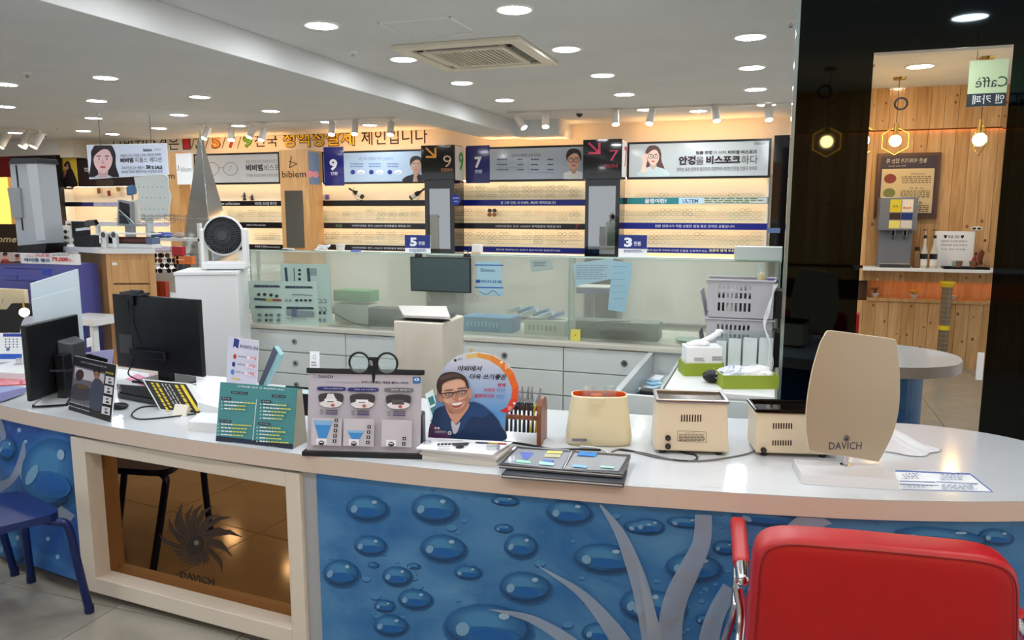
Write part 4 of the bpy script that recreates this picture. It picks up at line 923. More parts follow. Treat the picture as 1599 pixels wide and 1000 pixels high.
MB().prism([V((*Pz(x, y, CT).xy, CT)) for x, y in [(50, 637), (106, 634), (120, 615), (75, 610)]], V((0, 0, .012)), BLACK).build('stand_foot', t, bevel=.003)
MB().prism([V((*Pz(x, y, CT + .013).xy, CT + .0125)) for x, y in [(54, 634), (102, 631), (112, 616), (80, 612)]], V((0, 0, .002)), mat('silver_plate', (170, 172, 172), .3)).build('foot_plate', t)
# boards resting behind monitor 1
for (tl_, tr_, bl_, bk, nm, lb) in [((51, 468), (119, 449), (55, 560), .05, 'paper_board', 'pale blue white board standing right behind the left monitor, lower one'), ((49, 443), (122, 420), (52, 540), .09, 'paper_board', 'taller pale white board rising behind the left monitor')]:
    O = o - n * bk; a, b = Pp(*tl_, O, n), Pp(*tr_, O, n); U = (b - a).normalized(); L_ = (b - a).length; zb = CT
    a1, b1 = V((a.x, a.y, CT + .016)), V((b.x, b.y, CT + .016))
    t2 = thing(nm, lb, 'board', a1); MB().prism([a1, b1, b, a], -n * .006, mat('pale_board', (200, 214, 222), .4)).build('panel', t2, bevel=.0015)
# monitor 2
t, o, u, n, W, H = monitor('large black monitor seen from behind with a webcam on its top edge', (183, 572), (317, 590), (165, 458), .80, None, None)
a, b = Pp(302, 468, o, n), o
t.rotation_euler = (0, 0, 0)
wc = thing('webcam', 'small black webcam clipped on the large monitor top edge', 'webcam', B := o + u * .11 + Zv * H)
MB().fbox(B, u, Zv, n, -.03, .12, 0, .014, -.03, .02, BLACKG).fbox(B, u, Zv, n, -.01, .05, -.05, .004, .0, .014, BLACK).build('housing', wc, bevel=.004)
MB().cyl(B + Zv * .012 + u * .03, B + Zv * .012 + u * .1, .014, .014, BLACK, 14).build('lens_barrel', wc)
P_ = lambda a, b, c: o + u * a + Zv * b + n * c
MB().tube(smooth_line([P_(.13, H - .02, .016), P_(.13, H * .6, .012), P_(.16, H * .35, .014), P_(.14, H * .1, .02), P_(.13, -.02, .04), (*Pz(222, 600, CT).xy, CT + .01), (*Pz(232, 612, CT).xy, CT + .005)], 6), .0032, BLACK, 6).build('cable', wc)
MB().fbox(o, u, Zv, n, W * .2, W * .62, .06, .1, 0, .018, BLACK).build('rear_ports', t, bevel=.004)
MB().fbox(o, u, Zv, n, .03, .12, .07, .16, 0, .0015, DGREY).build('label_sticker', t)
c = o + u * W / 2; MB().fbox(V((c.x, c.y, CT)), u, Zv, n, -.035, .035, 0, .25, -.06, -.022, BLACK).build('stand_neck', t, bevel=.004)
MB().fbox(V((c.x, c.y, CT)), u, Zv, n, -.14, .14, 0, .012, -.16, .04, BLACK).build('stand_foot', t, bevel=.004)

# --- photo easel at left front
def easel(b):
    b.lrect(0, 0, b.W, b.H, (20, 20, 26)); b.txt('안경원 사전점검 필요한 사례 확인', 126, 566, 167, 573, (190, 190, 196))
    b.poly([(116, 570), (165, 583), (159, 641), (110, 629)], (96, 94, 104)); b.poly([(118, 573), (164, 585), (162, 600), (117, 590)], (186, 184, 190))
    b.poly([(117, 600), (140, 606), (140, 625), (112, 622)], (58, 56, 66), 3); b.ell(125, 586, 6.5, 9, (60, 38, 42), rot=.2); b.poly([(121, 600), (136, 602), (136, 608), (121, 606)], (88, 70, 48))
    b.poly([(148, 592), (156, 592), (163, 605), (160, 640), (142, 636), (141, 612)], (60, 66, 86), 4); b.ell(152, 585, 4.6, 7, (150, 104, 88)); b.poly([(147, 583), (149, 576), (155, 576), (157, 584), (152, 580)], (24, 18, 20), 3)
    b.line([(148, 585), (156, 586)], .8, (24, 20, 22)); b.rect(118, 569, 133, 572, (16, 16, 18))
    b.txt('다비치안경원은 매년 선정한', 109, 628, 141, 635, (200, 200, 205), .02); b.txt('체계적인 누진렌즈 전문안경원', 109, 634, 141, 642, (225, 225, 230), .03)
    for i, c in enumerate([(588), (603), (619), (635)]):
        x = 167 - i * 1.6; b.poly([(x, c - 1), (x + 13, c + 2), (x + 12, c + 14), (x - 1, c + 11)], (208, 208, 212)); b.line([(x + 4, c + 9), (x + 9, c + 10)], 3, (46, 46, 56)); b.poly([(x + 4, c + 3), (x + 9, c + 3), (x + 6, c + 7)], (90, 90, 100))
    b.txt('전문안경', 168, 580, 180, 586, (220, 200, 80), .02)
t, o, u, v, n, W, H = upright('photo_board', 'dark easel board with a man in grey shirt beside four small picture tiles', 'sign', (107, 640), (173, 660), (117, 556), 10, .006, WHITE, easel)
MB().prism([o + u * W * .5 + v * H * .9 - n * .006, o + u * W * .5 - n * .006, V((*(o + u * W * .5 - n * .09).xy, CT))], u * .012, WHITE).build('rear_strut', t)
# items behind the easel
p = Pz(150, 602, CT)
o2, u2, v2, W2 = standing((128, 606), (172, 600), CT, 0); t = thing('document_holder', 'lilac folder standing among black boxes behind the photo board', 'folder', o2)
LIL = mat('lilac_card', (176, 178, 224), .5); q = [Pp(x, y, o2, u2.cross(Zv)) for x, y in [(128, 606), (172, 600), (178, 546), (129, 552)]]
MB().prism(q, u2.cross(Zv) * -.01, LIL).build('cover', t, bevel=.001)
o3, u3, v3, W3 = standing((126, 618), (168, 606), CT, 0); q = [Pp(x, y, o3, u3.cross(Zv)) for x, y in [(126, 618), (168, 606), (168, 561), (140, 553), (126, 556)]]
t = thing('black_card_box', 'small black box in front of the lilac folder', 'box', o3); MB().prism(q, u3.cross(Zv) * -.05, BLACK).build('body', t, bevel=.003)
# loose papers and pink sheets
for k, (q, c, lb) in enumerate([([(178, 575), (262, 588), (240, 618), (180, 606)], PAPER, 'white paper sheet between the two monitors'), ([(196, 592), (215, 584), (262, 604), (246, 612)], mat('pink_sheet', (232, 150, 178), .6), 'pink paper sheet under the large monitor'),
    ([(232, 584), (300, 588), (312, 602), (246, 600)], mat('pink_sheet2', (226, 168, 190), .6), 'paler pink paper right under the large monitor'), ([(252, 590), (322, 594), (330, 606), (262, 604)], PAPER, 'printed white form right of the pink paper')]):
    flat('paper_sheet', lb, 'paper', q, CT + .0005 + k * .0012, .001, c, (lambda b: rows(b, 262, 592, 318, 602, 4, (110, 112, 122))) if k == 3 else None)
# keyboard and cable pile
kb = flat('keyboard', 'black keyboard behind the tilted black notice board', 'keyboard', [(182, 600), (232, 604), (248, 626), (184, 614)], CT + .006, .018, BLACKG, bevel=.004)
kp = [Pz(x, y, CT + .025) for x, y in [(184, 601), (230, 605), (244, 624), (186, 613)]]
for i in range(12):
    for j in range(4):
        f = lambda s, r: kp[0].lerp(kp[1], s).lerp(kp[3].lerp(kp[2], s), r)
        s0, s1, r0, r1 = i / 12 + .01, (i + 1) / 12 - .01, j / 4 + .03, (j + 1) / 4 - .03
        MB().prism([f(s0, r1), f(s1, r1), f(s1, r0), f(s0, r0)], V((0, 0, .003)), mat('key_grey', (60, 62, 66), .25)).build('key', kb)
MB().ball(Pz(187, 634, CT + .012), .03, BLACK, 16, (1.3, .9, .45)).build('mouse_shell', tt := thing('mouse', 'black computer mouse right of the photo board', 'mouse', Pz(187, 634, CT + .012)))
MB().tube([Pz(181, 632, CT + .022), Pz(185, 633, CT + .027), Pz(190, 634, CT + .026)], .002, DGREY, 6).build('wheel', tt)
def cable(label, pts, z=CT + .004, r=.003, m=None, name='cable'):
    P3 = [V((*Pz(x, y, z).xy, z + dz)) for x, y, dz in [(p + (0,))[:3] for p in pts]]
    return tag(MB().tube(smooth_line(P3, 6), r, m or BLACK, 6).build(name, org=P3[0]), label, 'cable')
cable('thin black cable looping on the counter in front of the tilted notice board', [(250, 634), (222, 636), (208, 644), (207, 651), (222, 655), (260, 652), (300, 647), (330, 642)])
# tilted notice board (black with yellow print)
o = Pz(250, 641, CT + .002); b_ = Pz(331, 650, CT + .002); a_ = Pz(222, 592, CT + .105)
u = (b_ - o); W = u.length; u.normalize(); v = a_ - o; v = v - u * v.dot(u); H = v.length; v.normalize(); n = u.cross(v)
t = thing('notice_stand', 'tilted white framed black notice with slanting yellow lettering', 'sign', o)
sk = (a_ - o).dot(u)
q = [o, o + u * W, o + u * (W + sk) + v * H, o + u * sk + v * H]
MB().prism(q, -n * .014, WHITE).build('frame', t, bevel=.003)
bd = Board(o + n * .0004, u, v); f = lambda s, r: (s * W + r * sk + 0, r * H)
bd.lpoly([f(.03, .04), f(.87, .04), f(.87, .96), f(.03, .96)], (26, 26, 26))
for i, (x, c, wd) in enumerate([(.14, (214, 190, 40), .05), (.24, (214, 190, 40), .05), (.36, (190, 190, 185), .022), (.43, (190, 190, 185), .022), (.50, (190, 190, 185), .022), (.62, (214, 190, 40), .06)]):
    y = .9
    while y > .12:
        l = random.uniform(.05, .13); bd.lpoly([f(x, y), f(x + wd, y), f(x + wd, y - l), f(x, y - l)], c); bd.L -= 1; y -= l + .03
bd.L += 1; bd.lpoly([f(.74, .92), f(.81, .92), f(.81, .1), f(.74, .1)], (226, 200, 50)); bd.build('printed_face', t)
MB().prism([V((*Pz(x, y, CT).xy, CT)) for x, y in [(254, 636), (318, 642), (322, 628), (262, 622)]], V((0, 0, .008)), DGREY).build('base', t)
q = [Pz(268, 650, CT), Pz(289, 652, CT), Pz(301, 644, CT), Pz(281, 642, CT)]; top = [(q[0] + q[3]) / 2 + V((0, 0, .04)), (q[1] + q[2]) / 2 + V((0, 0, .04))]
t = thing('card_wedge', 'small folded off white card wedge at the foot of the tilted notice', 'card', q[0])
MB().add([q[0], q[1], top[1], top[0], q[3], q[2]], [(0, 1, 2, 3), (4, 3, 2, 5), (0, 3, 4), (1, 5, 2)], CARD).build('wedge', t)
# white box beside the teal calendar
flat('carton', 'flat white carton left of the teal tent calendar', 'box', [(313, 644), (372, 648), (372, 664), (293, 659)], CT, .034, WHITE, bevel=.002)
flat('paper_pile', 'white folded papers behind the teal calendar', 'paper', [(306, 585), (360, 590), (352, 640), (308, 628)], CT + .004, .045, PAPER, bevel=.004)
# card price sign and phone terminal behind the calendar
def cardsign(b):
    b.lrect(0, 0, b.W, b.H, (206, 206, 224)); b.poly([(366, 528), (374, 531), (372, 545), (367, 541), (364, 543)], (40, 56, 130)); b.txt('무이자카드 안내', 375, 538, 403, 548, (40, 44, 100), .02)
    for i, (nm, c) in enumerate([('비씨카드', (200, 60, 40)), ('삼성카드', (30, 50, 130)), ('신한카드', (60, 130, 210))]):
        y = 555 + i * 12; b.ell(367 - i * 1.5, y + 2, 2.6, 4, c, 10); b.txt(nm, 373 - i * 1.5, y, 386 - i * 1.5, y + 5.5, (60, 62, 110)); b.rect(386 - i * 1.5, y + 1, 402 - i * 1.5, y + 9, (232, 222, 232)); b.txt('3개월', 391 - i * 1.5, y + 1.5, 401 - i * 1.5, y + 8, (200, 40, 50), .01)
    b.rect(363, 590, 376, 594, (220, 190, 40))
upright('card_sign', 'lilac card notice with blue Korean heading leaning behind the teal calendar', 'sign', (352, 640), (399, 650), (366, 527), 6, .004, PAPER, cardsign)
o = Pz(404, 660, CT); pl = Pz(404, 640, CT); nn = V((sY * .3, -1, 0)).normalized(); q = [Pp(x, y, pl, nn) for x, y in [(404, 600), (414, 604), (438, 556), (428, 541)]]
t = thing('card_reader', 'slanted dark handheld reader with a pale teal edge', 'card reader', V((*q[0].xy, CT)))
TEALM = mat('pale_teal_plastic', (140, 190, 196), .35)
MB().prism([q[0], q[1], q[2], q[3]], -nn * .03, TEALM).build('body', t, bevel=.004)
MB().prism([q[0].lerp(q[1], .0) - nn * -.001, q[0].lerp(q[1], .62) - nn * -.001, q[3].lerp(q[2], .62) + nn * .001, q[3] + nn * .001], nn * .002, mat('reader_face', (78, 84, 104), .3)).build('face', t)
MB().tube([q[0].lerp(q[1], .5), V((*q[0].xy, CT + .04)), V((*q[0].xy, CT))], .012, DGREY, 8).build('stand', t)
# teal tent calendar
o = Pz(337, 689, CT); b_ = Pz(457, 702, CT); rb = Pz(481, 690, CT); u = b_ - o; W = u.length; u.normalize(); n = u.cross(Zv); dep = -(rb - b_).dot(n)
Hh = None; v = (Zv * 1 - n * .2).normalized(); nf = u.cross(v); tl_ = Pp(347, 597, o, nf); H = (tl_ - o).dot(v)
t = thing('tent_calendar', 'teal tent card with white checklist and yellow words', 'sign', o)
TEAL = mat('teal_print', (66, 138, 142), .28); ridge = v * H; back = -n * dep
ov = .03
top = [o + ridge, o + u * W + ridge]
m_ = MB(); m_.prism([o, o + u * W, top[1], top[0]], -nf * .003, TEAL).build('front_panel', t)
kn = [o + back, o + u * W + back]; md = [top[0] - n * .03 - Zv * .012, top[1] - n * .03 - Zv * .012]
side = mat('kraft_side', (176, 170, 150), .6)
MB().prism([top[0], top[1], md[1], md[0]], -Zv * .003, TEAL).build('ridge_fold', t)
MB().prism([kn[1], kn[0], md[0], md[1]], n * .003, CARD).build('rear_panel', t)
MB().prism([o + u * (W - .002) - nf * .003, kn[1], md[1], top[1] - nf * .003], -u * .002, side).build('end_flap', t)
bd = Board(o + nf * .0004, u, v); WT = (232, 240, 240); YL = (214, 214, 90); DKN = (22, 34, 58)
bd.rect(337, 683, 458, 703, DKN) if False else bd.lrect(0, 0, W, .018, DKN)
bd.txt('선택보조상품은 고객 보호를 위하여 반드시 확인합니다', 362, 691.5, 434, 698.5, WT)
bd.txt('고객님들 안과 시 확인해주세요!', 371, 602, 444, 610.5, WT, .02)
for x0, x1, y, s in [(361, 387, 611, '안경렌즈 / 선글라스'), (425, 446, 616, '기능성 / 누진'), (347, 361, 620, '체크사항'), (409, 423, 624.5, '체크사항'), (344, 361, 655, '도착 시 확인'), (404, 422, 659.5, '도착 시 확인')]:
    bd.rect(x0, y, x1, y + 5.5, DKN); bd.txt(s, x0 + 1.5, y + 1.2, x1 - 1.5, y + 4.4, WT)
bd.line([(402, 624), (399, 655), (396, 688)], .9, WT)
for (x, y, n_, w_) in [(348, 626, 3, 45), (343, 661, 4, 46), (409, 630, 5, 46), (404, 666, 5, 48)]:
    for i in range(n_):
        yy = y + i * 5.4; bd.ell(x, yy + 1.5, 1.4, 1.4, (150, 200, 200), 8); l = random.uniform(.55, 1) * w_; k = random.uniform(.3, .7)
        xs = x + 4
        while xs < x + 4 + l: e = random.uniform(2.5, 6); bd.rect(xs, yy + (xs - x) * .06, xs + e, yy + 2.3 + (xs - x) * .06, YL if (xs - x) > l * k else WT); bd.L -= 1; xs += e + 1
        bd.L += 0
bd.L += 1; bd.build('printed_face', t)

# brand display board
def dav(b):
    G = (184, 180, 190); b.lrect(0, 0, b.W, b.H, G)
    b.ell(493, 588, 3, 3, (150, 160, 190), 12); b.ell(493, 588, 2, 2, G, 12); b.txt('DAVICH', 498, 586, 520, 591, (30, 34, 66), .02)
    b.txt('오피스 전용렌즈, 데일로 플러스 시리즈', 564, 595, 638, 600.5, (40, 36, 60), .025); b.txt('고객의 라이프스타일에 맞춘 기능성 렌즈', 508, 596, 562, 599, (110, 106, 120))
    b.rect(645, 589, 657, 599, (40, 110, 170)); b.ell(651, 593, 4, 2.2, (230, 240, 250)); b.ell(651, 593, 1.4, 1.4, (40, 110, 170))
    for x0, x1, y, c, s in [(496, 540, 604, (38, 44, 110), '오피스 LUX 전용렌즈 플러스'), (544, 591, 605.5, (38, 44, 110), '데일로 1.60 누진 플러스'), (601, 645.5, 606, (110, 108, 112), '일반 돋보기')]:
        b.poly([(x0 + 3, y), (x1 - 3, y + .5), (x1, y + 3.5), (x1 - 3, y + 6.5), (x0 + 3, y + 6), (x0, y + 3)], c, 2); b.txt(s, x0 + 10, y + 1.6, x1 - 3, y + 4.6, (230, 232, 240))
    for x, y, k in [(517.5, 614, 0), (567, 615, 1), (623.5, 616, 2)]:
        b.poly([(x - 19, y + 3), (x - 8, y), (x + 8, y), (x + 19, y + 3), (x + 18, y + 14), (x + 10, y + 22), (x - 10, y + 22), (x - 18, y + 14)], (58, 54, 58), 4)
        b.poly([(x - 18, y + 15), (x, y + 11), (x + 18, y + 15), (x + 10, y + 22), (x - 10, y + 22)], (226, 224, 226), 2)
        if k == 0: b.poly([(x - 5, y + 1), (x + 4, y + 1), (x + 10, y + 14), (x - 10, y + 14)], (222, 222, 224))
        b.rect(x - 10, y + 9 if k < 2 else y + 8, x + 9, y + 16, (236, 236, 238) if k < 2 else (84, 80, 80)); b.line([(x - 6, y + 13.5), (x + 5, y + 13.5)], 1.2, (60, 50, 56)); b.ell(x + 3, y + 19, 3, 2.4, (190, 90, 84))
        for i in range(3):
            b.rect(x - 19 + 2, y + 26 + i * 2.8, x - 11, y + 27.6 + i * 2.8, (120, 118, 126)); b.rect(x - 8, y + 26 + i * 2.8, x + 11, y + 28 + i * 2.8, (70, 66, 84) if i != 2 else (50, 46, 120))
    for x0, x1, y0, y1 in [(489, 535, 652, 696), (539, 585, 653, 697), (598, 644, 655, 698)]: b.rect(x0, y0, x1, y1, (200, 196, 204))
    b.poly([(492, 656), (522, 657), (511, 688), (501, 687)], (60, 142, 212)); b.poly([(492, 656), (522, 657), (519, 664), (495, 663)], (130, 182, 224))
    b.poly([(544, 671), (571, 672), (561, 690), (553, 689)], (60, 142, 212)); b.poly([(544, 671), (571, 672), (568, 676), (547, 675)], (140, 188, 226))
    for x, y in [(504.5, 691), (555, 692), (613, 693)]: b.rect(x - 8, y - 7, x + 8, y + 3, (236, 236, 240)); b.ell(x, y, 4.6, 3.6, (24, 40, 60)); b.rect(x - 3, y - 2, x + 3, y, (220, 226, 232))
    for x0, y0, k, n_ in [(528, 656, 0, 5), (580, 658, 1, 5), (636, 660, 3, 5)]:
        for i in range(n_):
            x, y = x0 - i * .6, y0 + i * 8; g = (40, 40, 44) if i >= k else (206, 204, 208)
            b.rect(x - 2.6, y - 2.6, x + 2.6, y + 2.6, g); b.ell(x, y, 1.1, 1.3, (220, 220, 224) if i >= k else (180, 178, 182), 7)
t, o, u, v, n, W, H = upright('brand_board', 'grey display board of lens types headed DAVICH in a black clamp frame', 'sign', (479, 705), (656, 710), (487, 583), 11, .006, mat('board_grey', (184, 180, 190), .4), dav, z=CT + .012)
MB().fbox(o, u, v, n, -.008, W + .008, H, H + .018, -.012, .006, BLACK).build('top_clamp', t, bevel=.003)
MB().fbox(V((o.x, o.y, CT)), u, Zv, u.cross(Zv), -.012, W + .012, 0, .016, -.05, .018, BLACK).build('base_bar', t, bevel=.004)
MB().fbox(V((o.x, o.y, CT)), u, Zv, u.cross(Zv), W * .62, W * .99, 0.017, .13, -.12, -.055, BLACK).build('rear_support', t, bevel=.008)
# trial lens figure on a stem behind the board
c = Pp(583, 567, o - n * .05, u.cross(Zv)); t = thing('lens_flipper', 'black round twin lens holder on a stem above the brand board', 'lens holder', V((c.x, c.y, CT)))
for sx in (-1, 1):
    cc_ = c + u * sx * .047; rr = .034
    MB().tube([cc_ + u * rr * math.cos(i * math.pi / 12) + Zv * rr * math.sin(i * math.pi / 12) for i in range(24)], .0038, BLACK, 8, closed=True).build('lens_rim', t)
    MB().cyl(cc_ - n * .001, cc_ + n * .001, rr, rr, CLEAR, 24).build('lens', t)
MB().fbox(c, u, Zv, u.cross(Zv), -.014, .014, -.035, .02, -.003, .004, BLACK).build('bridge_plate', t, bevel=.002)
MB().cyl(c - Zv * .03, V((c.x, c.y, CT)), .006, .006, BLACK, 10).build('stem', t); MB().cyl(V((c.x, c.y, CT)), V((c.x, c.y, CT + .006)), .035, .035, BLACK, 20).build('foot', t)
bd = Board(c + n * .006 + Zv * 0, u, Zv); bd.txt('PVA', 577, 563, 582, 572, (230, 230, 230)); bd.build('printed_text', t)
# pamphlet and tablet behind
upright('leaflet', 'slim white leaflet standing just behind the brand board corner', 'leaflet', (484, 640), (499, 641), (484, 549), 4, .003, PAPER, lambda b: (b.ell(491, 558, 2.6, 3.4, (120, 140, 200)), b.ell(491, 558, 1.8, 2.5, (236, 238, 240)), rows(b, 486, 565, 496, 574, 2, (150, 150, 165))))
upright('tablet', 'black rimmed tablet showing a pale screen behind the teal calendar', 'tablet', (430, 645), (484, 650), (432, 601), 40, .008, BLACKG, lambda b: b.rect(434, 605, 483, 616, 0, emis('tablet_screen', (190, 208, 216), .7)))
upright('document_card', 'teal and white document leaning at the left of the smiling man card', 'card', (672, 660), (686, 664), (660, 612), 12, .003, mat('card_teal', (60, 130, 130), .4), lambda b: (b.poly([(664, 616), (676, 608), (686, 650), (674, 656)], (214, 226, 222)), b.poly([(668, 622), (676, 618), (680, 630), (672, 634)], (60, 120, 116)), b.poly([(672, 638), (680, 634), (683, 646), (676, 650)], (60, 120, 116))))

# --- round card with smiling man
o, u, v, W = standing((672, 698), (785, 700), CT, R(2.5)); n = u.cross(v); t = thing('round_display_card', 'round topped card of a smiling bearded man in glasses', 'sign', o)
out = smooth_line([(670, 698), (672, 672), (677, 645), (682, 620), (684, 596), (692, 577), (706, 562), (724, 553), (745, 551), (768, 555), (788, 566), (802, 582), (810, 604), (809, 624), (800, 640), (792, 645), (788, 660), (786, 698)], 4)
q = [Pp(x, y, o, n) for x, y in out]; MB().prism(q[::-1], -n * .004, PAPER).build('panel', t)
b = Board(o + n * .0004, u, v)
def skyblue():
    m = bpy.data.materials.new('sky_print'); m.use_nodes = True; nt = m.node_tree; bs = nt.nodes['Principled BSDF']; bs.inputs['Roughness'].default_value = .35
    tc = nt.nodes.new('ShaderNodeTexCoord'); sx = nt.nodes.new('ShaderNodeSeparateXYZ'); mr = nt.nodes.new('ShaderNodeMapRange'); cr = nt.nodes.new('ShaderNodeValToRGB')
    mr.inputs[1].default_value = .0; mr.inputs[2].default_value = .30
    cr.color_ramp.elements[0].color = (*[lin(x) for x in (130, 186, 224)], 1); cr.color_ramp.elements[1].color = (*[lin(x) for x in (206, 214, 232)], 1); e = cr.color_ramp.elements.new(.4); e.color = (*[lin(x) for x in (84, 152, 212)], 1)
    nt.links.new(tc.outputs['Object'], sx.inputs[0]); nt.links.new(sx.outputs[2], mr.inputs[0]); nt.links.new(mr.outputs[0], cr.inputs[0]); nt.links.new(cr.outputs[0], bs.inputs['Base Color']); return m
b.poly(out, 0, 0, skyblue())
# orange to red arc
arc = [(727, 554, 729, 561), (745, 551, 745, 558), (768, 555, 764, 563), (788, 566, 781, 574), (802, 582, 793, 590), (810, 604, 800, 608), (809, 624, 798, 622), (800, 640, 791, 636), (792, 646, 780, 642)]
cs = [(226, 196, 130), (228, 160, 74), (232, 142, 64), (232, 126, 54), (230, 108, 50), (226, 90, 48), (222, 70, 44), (204, 50, 42)]
for i in range(8):
    x0, y0, x1, y1 = arc[i]; X0, Y0, X1, Y1 = arc[i + 1]; b.poly([(x0, y0), (X0, Y0), (X1, Y1), (x1, y1)], cs[i]); b.L -= 1
b.L += 1; b.ell(711, 563, 2.2, 2.2, (24, 24, 26), 12); b.txt('실내', 715, 559, 722, 563, (30, 30, 34)); b.ell(783, 566, 2, 2, (250, 240, 220), 10); b.txt('실외', 788, 568, 795, 577, (250, 240, 226), .01); b.ell(803, 630, 2, 2, (250, 240, 230), 10); b.txt('자외선', 793, 634, 799, 642, (250, 240, 230))
b.txt('야외에서', 715, 571, 753, 580, (24, 24, 40), .02, .25); b.txt('더욱 쓰기좋은', 733, 584, 791, 593, (24, 24, 40), .02, .25)
b.txt('변색', 777, 598, 790, 604.5, (200, 40, 70), .025, .15); b.txt('자외선', 755, 606, 773, 612, (196, 50, 90), .02, .15); b.txt('차단', 775, 606.5, 789, 612.5, (70, 110, 180), 0, .15)
b.txt('블루라이트', 741, 615, 772, 621.5, (200, 40, 80), .025, .15); b.txt('차단', 775, 616, 788, 623, (70, 110, 180), 0, .15)
M1 = lambda pts: [(660 + x * .16, 540 + y * .16) for x, y in pts]
b.poly(M1([(95, 930), (75, 900), (85, 780), (110, 650), (160, 600), (240, 590), (300, 640), (400, 560), (520, 560), (620, 610), (700, 680), (760, 770), (780, 930)]), (26, 52, 92), 5)
b.poly(M1([(450, 560), (560, 565), (650, 640), (600, 700), (480, 690), (400, 800), (340, 860), (380, 740)]), (32, 70, 120), 4)
b.poly(M1([(140, 620), (230, 600), (290, 760), (270, 900), (120, 880), (100, 760)]), (34, 62, 104), 4)
b.poly(M1([(75, 760), (130, 780), (260, 880), (260, 930), (70, 930)]), (88, 56, 104), 3)
b.poly(M1([(280, 730), (330, 770), (370, 740), (340, 840), (300, 850)]), (206, 204, 216), 3)
b.poly(M1([(225, 590), (300, 660), (440, 560), (450, 600), (380, 700), (330, 760), (290, 730), (250, 660)]), (210, 156, 132), 4)
b.poly(M1([(160, 440), (170, 360), (230, 310), (330, 300), (410, 330), (445, 400), (450, 500), (440, 570), (400, 630), (340, 660), (280, 640), (230, 580), (190, 520)]), (230, 182, 158), 5)
b.ell(660 + 178 * .16, 540 + 505 * .16, 5, 7.5, (196, 140, 118), rot=-.3); b.ell(660 + 460 * .16, 540 + 465 * .16, 3.6, 8, (204, 150, 126), rot=.1)
b.poly(M1([(205, 530), (240, 560), (300, 560), (330, 535), (385, 525), (430, 490), (452, 480), (448, 560), (405, 632), (340, 662), (280, 645), (230, 590)]), (184, 134, 112), 4)
b.poly(M1([(255, 560), (330, 545), (410, 535), (400, 590), (350, 615), (290, 605)]), (214, 162, 140), 4)
b.poly(M1([(275, 562), (330, 558), (398, 540), (370, 590), (325, 602), (290, 590)]), (170, 84, 84), 4); b.poly(M1([(283, 562), (330, 556), (392, 545), (368, 572), (325, 580), (295, 576)]), (246, 242, 240), 4)
b.poly(M1([(140, 410), (150, 330), (200, 270), (300, 252), (400, 285), (445, 350), (452, 420), (430, 400), (410, 345), (360, 320), (290, 330), (230, 350), (195, 380), (190, 440), (175, 470)]), (66, 52, 50), 5)
b.poly(M1([(170, 320), (230, 280), (320, 270), (380, 300), (300, 300), (220, 330)]), (88, 72, 70), 4)
b.poly(M1([(325, 440), (350, 510), (345, 528), (300, 525), (298, 508), (315, 500)]), (196, 138, 116), 3)
for ex, ey in ((262, 468), (388, 448)):
    b.poly(M1([(ex - 46, ey - 12), (ex + 44, ey - 20), (ex + 40, ey + 18), (ex, ey + 28), (ex - 36, ey + 20)]), (168, 128, 120), 3); b.ell(660 + ex * .16, 540 + ey * .16, 3, 1.1, (240, 236, 232), 10); b.ell(660 + ex * .16, 540 + ey * .16, 1.3, 1.2, (40, 34, 40), 8)
    b.line([(660 + (ex - 44) * .16, 540 + (ey - 34) * .16), (660 + (ex + 40) * .16, 540 + (ey - 44) * .16)], 1.4, (54, 40, 40))
b.line([(688, 614.5), (702, 612.5), (709, 612.5), (712, 611.5), (722, 609.5), (730, 609)], 1.3, (26, 24, 28))
for ex in ((690, 709, 614, 620.5), (713, 729.5, 611, 618)):
    b.line([(ex[0], ex[2]), (ex[0] + 2, ex[3]), ((ex[0] + ex[1]) / 2, ex[3] + .6), (ex[1] - 1.5, ex[3] - 2), (ex[1], ex[2] - 1.8)], .55, (50, 46, 50))
b.ell(681, 667.5, 1.8, 1.8, (236, 236, 240), 10); b.ell(685.5, 667.5, 1.8, 1.8, (236, 236, 240), 10); b.txt('트랜지션스', 680, 671, 698, 675.5, (236, 236, 242)); b.ell(703, 675, 3, 3, (236, 236, 242), 14); b.ell(703, 675, 1.6, 1.6, (90, 80, 140), 12)
b.build('printed_face', t); MB().prism([o + u * W * .45 + v * .16 - n * .004, o + u * W * .45 - n * .004, V((*(o + u * W * .45 - n * .1).xy, CT))], u * .01, PAPER).build('rear_strut', t)

